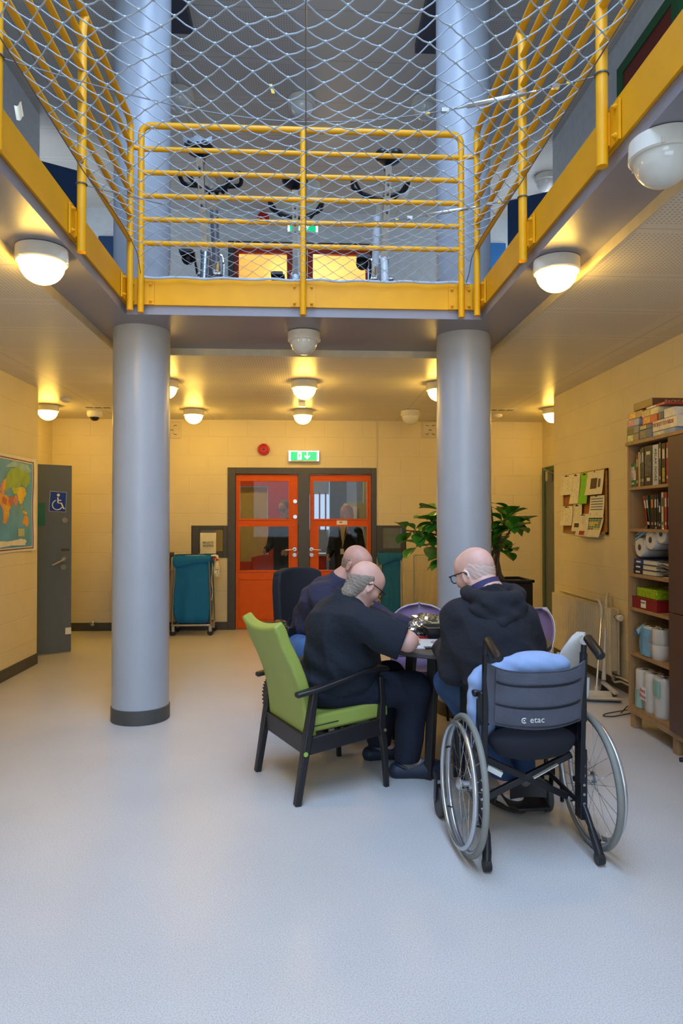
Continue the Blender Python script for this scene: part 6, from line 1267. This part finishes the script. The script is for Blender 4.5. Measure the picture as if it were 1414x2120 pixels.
# ---- man 1: black hooded sweater in the manual wheelchair, back to the camera
m1 = thing('person', 'bald man in a black hooded sweatshirt and jeans sitting in the manual wheelchair', 'person', (.95, 3.05, 0), group=None)
HM = face((.81, 3.24, 1.17), math.radians(128), .30, 0.0)
nk = V(.855, 3.17, 1.085); b_ = head_sdf(HM, nk)
shL, shR = V(.715, 3.14, .975), V(.995, 3.13, .96); elL, elR = V(.70, 3.17, .735), V(1.055, 3.14, .755); wrL, wrR = V(.72, 3.50, .765), V(1.02, 3.52, .765)
pel = V(.94, 3.03, .60); kL, kR = V(.735, 3.44, .60), V(1.06, 3.46, .60); aL, aR = V(1.0, 3.27, .125), V(1.085, 3.36, .17)
def body(s, f=1.):
    s.cap(nk, V(.875, 3.12, .93), .075*f, .12*f, .05)
    s.cap(shL+V(.05, 0, -.0), shR+V(-.05, 0, -.0), .085*f, .085*f, .06); s.ell(V(.86, 3.10, .85), (.185*f, .135*f, .16*f), k=.06); s.ell(V(.91, 3.06, .70), (.185*f, .14*f, .15*f), k=.06); s.ell(V(.94, 3.05, .59), (.185*f, .15*f, .11*f), k=.05)
def arms(s, r=0., hands=True):
    for a, e_, w in ((shL, elL, wrL), (shR, elR, wrR)):
        s.cap(a, e_, .056+r, .045+r, .018); s.cap(e_, w, .044+r, .03+r, .02)
        if hands: hand(s, w, (V(.85, 3.75, .75)-w), (0, 0, -1), .5, a is shL)
def legs(s, r=0.):
    for k_, a_, sx in ((kL, aL, -.08), (kR, aR, .08)):
        s.cap(pel+V(sx, .02, -.02), k_, .088+r, .066+r, .05); s.cap(k_, a_, .062+r, .042+r, .03)
body(b_, .9); arms(b_); legs(b_); b_.cap(aL, aL+V(-.05, .09, -.06), .03, .026, .03); b_.cap(aR, aR+V(.02, .10, -.05), .03, .026, .03)
sdf_obj('body', b_, .0048, M_skin, m1); eyes(HM, m1)
s_ = SDF(); body(s_, 1.0); arms(s_, .022, False); M_hood = mat('black_sweatshirt', (24, 27, 36), .9, var=.08, bump=.5, bscale=11, bdist=.03)
def wr1(X, Y, Z): return wrn(.0085, 20)(X, Y, Z)
sdf_obj('hooded_sweatshirt', s_, .007, M_hood, m1, off=.012, wr=wr1, clips=[((0, 0, .52), (0, 0, -1)), (nk+V(-.02, .03, -.01), (-.2, .5, 1))])
s_ = SDF(); hc = nk+V(.015, -.04, -.01)   # hood: thick rolled collar and hanging pouch
pts = [hc+V(.115*math.cos(a), .10*math.sin(a), .005-.045*math.sin(a)*-1*.3) for a in [math.radians(d_) for d_ in range(0, 360, 24)]]
for i in range(len(pts)): s_.cap(pts[i], pts[(i+1) % len(pts)], .032, .032, .02)
s_.ell(V(.87, 3.04, 1.01), (.12, .055, .06), Ry(.15), k=.03); s_.cap(V(.76, 3.06, 1.02), V(.87, 2.99, .965), .026, .026, .014); s_.cap(V(.975, 3.05, 1.03), V(.87, 2.99, .965), .028, .026, .014); s_.cap(V(.80, 3.02, 1.05), V(.93, 3.0, 1.005), .022, .02, .008)
sdf_obj('hood', s_, .006, M_hood, m1, wr=wrn(.003, 45, .7))
M_plaid = mat('plaid_shirt', (36, 52, 92), .8); nt = M_plaid.node_tree; ck = nd(nt, 'ShaderNodeTexWave'); ck.inputs['Scale'].default_value = 22; tc_ = nd(nt, 'ShaderNodeTexCoord'); nt.links.new(tc_.outputs['Object'], ck.inputs[0]); rp = nd(nt, 'ShaderNodeValToRGB'); rp.color_ramp.elements[0].position = .6; rp.color_ramp.elements[0].color = lin((34, 58, 104))+(1,); rp.color_ramp.elements[1].position = .95; rp.color_ramp.elements[1].color = lin((92, 44, 66))+(1,); nt.links.new(ck.outputs[0], rp.inputs[0]); nt.links.new(rp.outputs[0], nt.nodes['Principled BSDF'].inputs['Base Color'])
Mc = T(nk+V(.0, .002, -.03)) @ Rz(math.radians(128)) @ Ry(.5)
MB().grid(lambda u, v: Mc @ V(-.008+(.088-.014*v+.012*max(0, v-.6))*math.cos(.35+u*5.6), (.086-.014*v)*math.sin(.35+u*5.6), .075*v), 36, 8, th=.004).build('shirt_collar', M_plaid, m1, world=True)
s_ = SDF(); legs(s_, .016); s_.ell(pel+V(0, 0, -.02), (.185, .15, .10), k=.05); M_jean = mat('blue_jeans', (44, 74, 118), .85, var=.2, scale=10, bump=.25, bscale=60)
sdf_obj('jeans', s_, .008, M_jean, m1, wr=wrn(.003, 30), clips=[((0, 0, .175), (0, 0, -1))]) 
M_sock = mat('white_sock', (190, 186, 184), .9); M_sand = mat('black_rubber', (26, 27, 30), .6)
for a_, d_, nm in ((aL, V(-.5, .86, 0), 'l'), (aR, V(.2, 1, 0), 'r')):
    d_.normalize(); s_ = SDF(); s_.cap(a_+V(0, 0, .03), a_+V(0, 0, -.04), .04, .042, .02); s_.cap(a_+V(0, 0, -.05)-d_*.02, a_+d_*.15+V(0, 0, -.075), .036, .03, .03); sdf_obj('sock', s_, .007, M_sock, m1)
    s_ = SDF(); c_ = a_+d_*.06+V(0, 0, -.088); s_.ell(c_, (.135, .05, .018), Rz(math.atan2(d_.y, d_.x)), k=.01); sh = sdf_obj('sandal', s_, .006, M_sand, m1)
    b = MB()
    for k in (0, .018, .036): pt = a_+d_*(.075+k)+V(0, 0, -.062); side = V(-d_.y, d_.x, 0); b.tube([pt+side*.045*math.cos(t_)+V(0, 0, .045*math.sin(t_)-.02) for t_ in [PI*j/10 for j in range(11)]], .0055, 6)
    b.build('sandal_strap', M_sand, sh, world=True)
def shell_hair(name, M, par, m, off, zt_, fwd, amp=.002, res=.0045, low=-.07, tilt=.0):
    s = SDF(); s.ell((-.012, 0, .03), (.098, .076, .092), k=.02); s.ell((-.03, 0, -.02), (.06, .064, .06), k=.03); s.cap((-.035, 0, -.04), (-.05, 0, -.09), .05, .045, .03); s.xf(M)
    c1 = M @ V(-.02, 0, zt_); n1 = M.to_3x3() @ V(tilt, 0, 1); c2 = M @ V(fwd, 0, 0); n2 = M.to_3x3() @ V(1, 0, .25); c3 = M @ V(-.05, 0, low); n3 = M.to_3x3() @ V(.35, 0, -1)
    return sdf_obj(name, s, res, m, par, off=off, wr=wrn(amp, 170), clips=[(c1, n1), (c2, n2), (c3, n3)], ck=.02)
M_stub = mat('white_stubble_hair', (205, 176, 164), .8, var=.06, scale=160); M_grey = mat('grey_hair', (140, 128, 116), .75, var=.22, scale=160, bump=.6, bscale=150)
shell_hair('hair', HM, m1, M_stub, .0007, .06, .0, .0011, res=.0034, low=-.095, tilt=-.45)
s_ = SDF(); s_.cap(HM @ V(.03, .045, -.075), HM @ V(.07, .01, -.10), .018, .02, .02); s_.cap(HM @ V(.03, -.045, -.075), HM @ V(.07, .01, -.10), .018, .02, .02); sdf_obj('beard', s_, .005, M_stub, m1, off=.001)
glasses(HM, m1, M_blk, rect=True); b = MB(); b.tube([HM @ V(-.012, .086, .012), HM @ V(-.03, .09, -.0), HM @ V(-.028, .088, -.02)], .0045, 8); b.build('hearing_aid', M_wht, m1, world=True)
# ---- man 2: black T-shirt in the green armchair
m2 = thing('person', 'balding man in a black T-shirt bent over the table in the green armchair', 'person', (.15, 3.8, 0))
HM = face((.325, 3.73, 1.075), math.radians(22), .62, 0)
nk = V(.235, 3.74, .975); b_ = head_sdf(HM, nk)
shR, shL = V(.27, 3.55, .895), V(.24, 3.94, .91); elR, elL = V(.525, 3.50, .80), V(.46, 4.04, .79); wrR, wrL = V(.55, 3.72, .765), V(.57, 3.92, .775)
pel = V(.13, 3.80, .52); kR, kL = V(.60, 3.78, .485), V(.50, 4.06, .49); aR, aL = V(.565, 3.79, .12), V(.44, 4.08, .12)
def body(s, f=1.):
    s.cap(nk, V(.19, 3.75, .88), .085*f, .12*f, .05); s.cap(shL+V(-.03, -.06, -.01), shR+V(-.03, .06, -.01), .095*f, .095*f, .06)
    s.ell(V(.175, 3.76, .82), (.165*f, .215*f, .15*f), Ry(.45), k=.06); s.ell(V(.20, 3.77, .68), (.205*f, .225*f, .17*f), k=.06); s.ell(V(.17, 3.79, .55), (.205*f, .22*f, .13*f), k=.05)
def arms(s, r=0., part=1):
    for a, e_, w in ((shR, elR, wrR), (shL, elL, wrL)):
        s.cap(a, e_, .062+r, .05+r, .02)
        if part: s.cap(e_, w, .047+r, .031+r, .03); hand(s, w, V(.60, 3.90, .745)-w if a is shR else V(.62, 3.82, .74)-w, (0, 0, -1), .7, a is shL)
def legs(s, r=0.):
    for k_, a_, sy_ in ((kR, aR, -.10), (kL, aL, .10)): s.cap(pel+V(.0, sy_, -.01), k_, .098+r, .078+r, .06); s.cap(k_, a_, .074+r, .058+r, .04)
body(b_, .9); arms(b_); legs(b_)
for a_ in (aR, aL): b_.cap(a_, a_+V(.09, 0, -.07), .035, .03, .03)
sdf_obj('body', b_, .0048, M_skin, m2); eyes(HM, m2)
M_ts = mat('black_cotton', (22, 30, 42), .9, var=.08, bump=.5, bscale=11, bdist=.03)
s_ = SDF(); body(s_, 1.0)
for a, e_ in ((shR, elR), (shL, elL)): s_.cap(a, a.lerp(e_, .88), .072, .078, .03); s_.cap(a.lerp(e_, .5)+V(0, 0, -.03), a.lerp(e_, .88)+V(0, 0, -.035), .06, .062, .04)
cR = shR.lerp(elR, .93); cL = shL.lerp(elL, .93); dR = (elR-shR)
def folds2(X, Y, Z): return wrn(.009, 20, 1.)(X, Y, Z)+.004*np.sin((Z+X*.9)*48+2*np.sin(Y*9))*np.exp(-((Z-.66)/.12)**2)
sdf_obj('t_shirt', s_, .007, M_ts, m2, off=.012, wr=folds2, clips=[((0, 0, .475), (.12, 0, -1)), (nk+V(.03, 0, .035), (.55, .05, 1)), (cR, dR+V(0, .0, .0))] )
s_ = SDF(); legs(s_, .016); s_.ell(pel+V(0.02, 0, -.01), (.205, .215, .12), k=.05); M_trs = mat('navy_trousers', (16, 25, 44), .85, var=.1, bump=.5, bscale=11, bdist=.03)
sdf_obj('trousers', s_, .008, M_trs, m2, wr=wrn(.006, 20, .4), clips=[((0, 0, .085), (0, 0, -1))])
M_croc = mat('navy_clog', (30, 42, 62), .55); M_gsock = mat('grey_sock', (110, 112, 110), .9)
for a_, yw in ((aR, .02), (aL, .2)):
    d_ = V(math.cos(yw), math.sin(yw), 0); s_ = SDF(); s_.cap(a_+V(0, 0, .06), a_+V(0, 0, -.04), .046, .044, .02); s_.cap(a_+V(0, 0, -.04), a_+d_*.1+V(0, 0, -.06), .04, .034, .02); sdf_obj('sock', s_, .008, M_gsock, m2)
    s_ = SDF(); z0 = V(a_.x, a_.y, 0); s_.cap(z0-d_*.06+V(0, 0, .035), z0+d_*.1+V(0, 0, .035), .045, .05, .03); s_.ell(z0+d_*.13+V(0, 0, .035), (.10, .06, .058), Rz(yw), k=.03); s_.sub(z0-d_*.005+V(0, 0, .10), (.07, .038, .06), Rz(yw), k=.01)
    for i in range(3):
        for j in range(-1, 2): s_.sub(z0+d_*(.10+.032*i)+V(-d_.y, d_.x, 0)*j*.028+V(0, 0, .09-.012*i-.008*abs(j)), (.008, .008, .016), k=.003)
    sh = sdf_obj('clog', s_, .0055, M_croc, m2, clips=[((0, 0, .003), (0, 0, -1))]); b = MB(); sd_ = V(-d_.y, d_.x, 0); b.tube([z0+sd_*.047*math.cos(t_)-d_*(.055*math.sin(t_)+.01)+V(0, 0, .06+.02*math.sin(t_)) for t_ in [PI*k/12 for k in range(13)]], .006, 6); b.build('heel_strap', M_croc, sh, world=True)
sH = shell_hair('hair', HM, m2, M_grey, .0055, .05, .012, .0016, res=.0036, low=-.12, tilt=-.55)
glasses(HM, m2, mat('tortoise_frame', (40, 32, 28), .3, var=.5, scale=200))
# ---- man 3: navy sweater in the power wheelchair
m3 = thing('person', 'balding man in a navy sweater and jeans leaning over the table from the electric wheelchair', 'person', (.05, 4.75, 0))
HM = face((.335, 4.50, 1.135), math.radians(-38), .45, 0)
nk = V(.235, 4.53, 1.03); b_ = head_sdf(HM, nk)
shR, shL = V(.10, 4.43, .945), V(.34, 4.66, .925); elR, elL = V(.20, 4.24, .77), V(.50, 4.52, .76); wrR, wrL = V(.43, 4.16, .765), V(.62, 4.28, .765)
pel = V(.0, 4.80, .56); kR, kL = V(-.0, 4.38, .585), V(.27, 4.44, .585); aR, aL = V(.06, 4.36, .14), V(.26, 4.42, .14)
def body(s, f=1.):
    s.cap(nk, V(.17, 4.58, .93), .075*f, .12*f, .05); s.cap(shL+V(-.04, -.03, 0), shR+V(.04, .03, 0), .078*f, .078*f, .06); s.ell(V(.15, 4.60, .87), (.20*f, .17*f, .15*f), Rz(.7), k=.06); s.ell(V(.09, 4.68, .74), (.175*f, .18*f, .16*f), k=.06); s.ell(V(.03, 4.76, .60), (.18*f, .19*f, .13*f), k=.05)
def arms(s, r=0., hands=True):
    for a, e_, w in ((shR, elR, wrR), (shL, elL, wrL)):
        s.cap(a, e_, .056+r, .045+r, .02); s.cap(e_, w, .045+r, .031+r, .02)
        if hands: hand(s, w, V(.75, 4.1, .745)-w, (0, 0, -1), .55, a is shL)
def legs(s, r=0.):
    for k_, a_, sx in ((kR, aR, -.09), (kL, aL, .09)): s.cap(pel+V(sx, 0, 0), k_, .09+r, .068+r, .05); s.cap(k_, a_, .062+r, .044+r, .03)
body(b_, .9); arms(b_); legs(b_)
for a_ in (aR, aL): b_.cap(a_, a_+V(.02, -.10, -.06), .03, .026, .03)
sdf_obj('body', b_, .0055, M_skin2, m3); eyes(HM, m3)
s_ = SDF(); body(s_); arms(s_, .02, False); M_sw = mat('navy_sweater', (44, 46, 70), .9, var=.08, bump=.5, bscale=11, bdist=.03)
sdf_obj('sweater', s_, .008, M_sw, m3, off=.012, wr=wrn(.009, 20, 2.), clips=[((0, 0, .53), (0, 0, -1)), (nk+V(.02, -.02, .03), (.35, -.35, 1))])
s_ = SDF(); legs(s_, .016); s_.ell(pel, (.2, .19, .12), k=.05); sdf_obj('jeans', s_, .009, mat('light_blue_jeans', (62, 100, 150), .85, var=.25, scale=12, bump=.25, bscale=60), m3, wr=wrn(.004, 26), clips=[((0, 0, .17), (0, 0, -1))])
for a_ in (aR, aL): shoe(m3, (a_.x, a_.y, 0), (a_.x+.05, a_.y-.2, 0), M_blk)
for o in [c for c in bpy.data.objects if c.parent == m3 and c.name.startswith('shoe')]: o.location.z += .1
shell_hair('hair', HM, m3, mat('short_grey_hair', (150, 124, 112), .8, var=.2, scale=90), .0022, .045, .012, .0014, res=.004, low=-.10, tilt=-.4)
# ---- two people standing in the lobby behind the glass
def stander(lab, x, y, zt_, yaw, jm, tm, hair_m, long_hair, par=None):
    p = thing('person', lab, 'person', (x, y, 0)); HM = T(x, y, zt_-.125) @ Rz(yaw) @ Ry(.25); c_, s0_ = math.cos(yaw), math.sin(yaw); f_ = V(c_, s0_, 0); l_ = V(-s0_, c_, 0); o_ = V(x, y, 0)
    nk = o_-f_*.02+V(0, 0, zt_-.27); b = head_sdf(HM, nk); ch = o_+V(0, 0, zt_-.44); hp = o_+V(0, 0, .93)
    def tor(s, r=0.):
        s.cap(nk, ch, .055+r, .09+r, .05); s.cap(ch+l_*.11+V(0, 0, .05), ch-l_*.11+V(0, 0, .05), .065+r, .065+r, .05); s.ell(ch+V(0, 0, -.08), (.11+r, .165+r, .2), Rz(yaw), k=.05); s.ell(hp+V(0, 0, .05), (.11+r, .16+r, .17), Rz(yaw), k=.05)
    def arm(s, r=0., h=True):
        for sg in (1, -1):
            a = ch+l_*.19*sg+V(0, 0, .04); e_ = ch+l_*.25*sg+V(0, 0, -.24); w = e_+f_*.2-l_*.06*sg+V(0, 0, -.06); s.cap(a, e_, .045+r, .038+r, .03); s.cap(e_, w, .037+r, .027+r, .02)
            if h: hand(s, w, f_+V(0, 0, -.3), -l_*sg, .4, sg > 0)
    def leg(s, r=0.):
        for sg in (1, -1): k_ = o_+l_*.10*sg+V(0, 0, .5); s.cap(hp+l_*.09*sg+V(0, 0, -.02), k_, .08+r, .058+r, .04); s.cap(k_, o_+l_*.11*sg+V(0, 0, .09), .055+r, .04+r, .03)
    tor(b); arm(b); leg(b)
    for sg in (1, -1): b.cap(o_+l_*.11*sg+V(0, 0, .07), o_+l_*.11*sg+f_*.12+V(0, 0, .04), .032, .028, .03)
    sdf_obj('body', b, .007, M_skin, p); eyes(HM, p)
    s = SDF(); tor(s, .012); arm(s, .016, False); sdf_obj('jacket', s, .011, jm, p, off=.006, wr=wrn(.003, 30), clips=[((0, 0, .84), (0, 0, -1)), (nk+V(0, 0, .02), f_*.5+V(0, 0, 1))])
    s = SDF(); leg(s, .012); s.ell(hp, (.12, .165, .12), Rz(yaw), k=.04); sdf_obj('trousers', s, .011, tm, p, clips=[((0, 0, .08), (0, 0, -1))])
    for sg in (1, -1): a_ = o_+l_*.11*sg; shoe(p, a_, a_+f_, M_blk)
    s = SDF(); s.ell((-.02, 0, .04), (.105, .088, .095), k=.02)
    if long_hair:
        for sg in (1, -1): s.cap((-.01, sg*.075, .0), (-.0, sg*.08, -.14), .03, .03, .03)
        s.ell((-.06, 0, -.04), (.05, .085, .12), k=.03)
    s.sub((.11, 0, -.03), (.06, .062, .085), k=.01); s.xf(HM); sdf_obj('hair', s, .006, hair_m, p, wr=wrn(.002, 90))
    return p, HM, ch, f_, l_
M_unif = mat('dark_uniform', (16, 20, 28), .8); q = P(589, 1034, Y=10.3)
p, HM, ch, f_, l_ = stander('person in a dark uniform with yellow shoulder marks behind the left orange door', q.x+.0, 10.3, 1.73, math.radians(-120), M_unif, mat('dark_olive_trousers', (30, 34, 30), .8), mat('light_brown_hair', (150, 116, 60), .7, var=.3, scale=60, bump=.4), False)
glasses(HM, p, M_blk); b = MB()
for sg in (1, -1): b.cbox(ch+l_*.15*sg+V(0, 0, .128), (.07, .10, .008), None)
b.build('shoulder_mark', mat('epaulette_yellow', (220, 190, 30), .5), p, world=True)
q = P(717, 1046, Y=10.2); p, HM, ch, f_, l_ = stander('blonde woman in a black blazer with a lanyard behind the right orange door', q.x, 10.2, 1.66, math.radians(-115), M_unif, M_unif, mat('blonde_hair', (206, 160, 70), .6, var=.25, scale=50, bump=.4), True)
MB().grid(lambda u, v: ch+f_*(.125+.02*math.sin(v*PI))+l_*(.035*(1-v)+.01)*(2*u-1)+V(0, 0, .12-.26*v), 4, 8, th=.006).build('blouse', mat('cream_blouse', (206, 190, 140), .7), p, world=True)
b = MB(); b.tube([ch+f_*.1+l_*.07+V(0, 0, .14), ch+f_*.155+l_*.02+V(0, 0, -.1), ch+f_*.158+V(0, 0, -.2)], .004, 6); b.tube([ch+f_*.1-l_*.07+V(0, 0, .14), ch+f_*.155-l_*.0+V(0, 0, -.1), ch+f_*.158+V(0, 0, -.2)], .004, 6); b.build('lanyard', mat('lanyard_yellow', (200, 180, 60), .6), p, world=True)
b = MB(); b.M = T(ch+f_*.165+V(0, 0, -.25)) @ Rz(math.radians(-115)); b.box(-.003, -.028, -.04, .003, .028, .04); b.build('badge', M_wht, p, world=True); b = MB(); b.ell(ch+f_*.14+l_*.10+V(0, 0, .04), .014); b.build('pin', M_org, p, world=True)
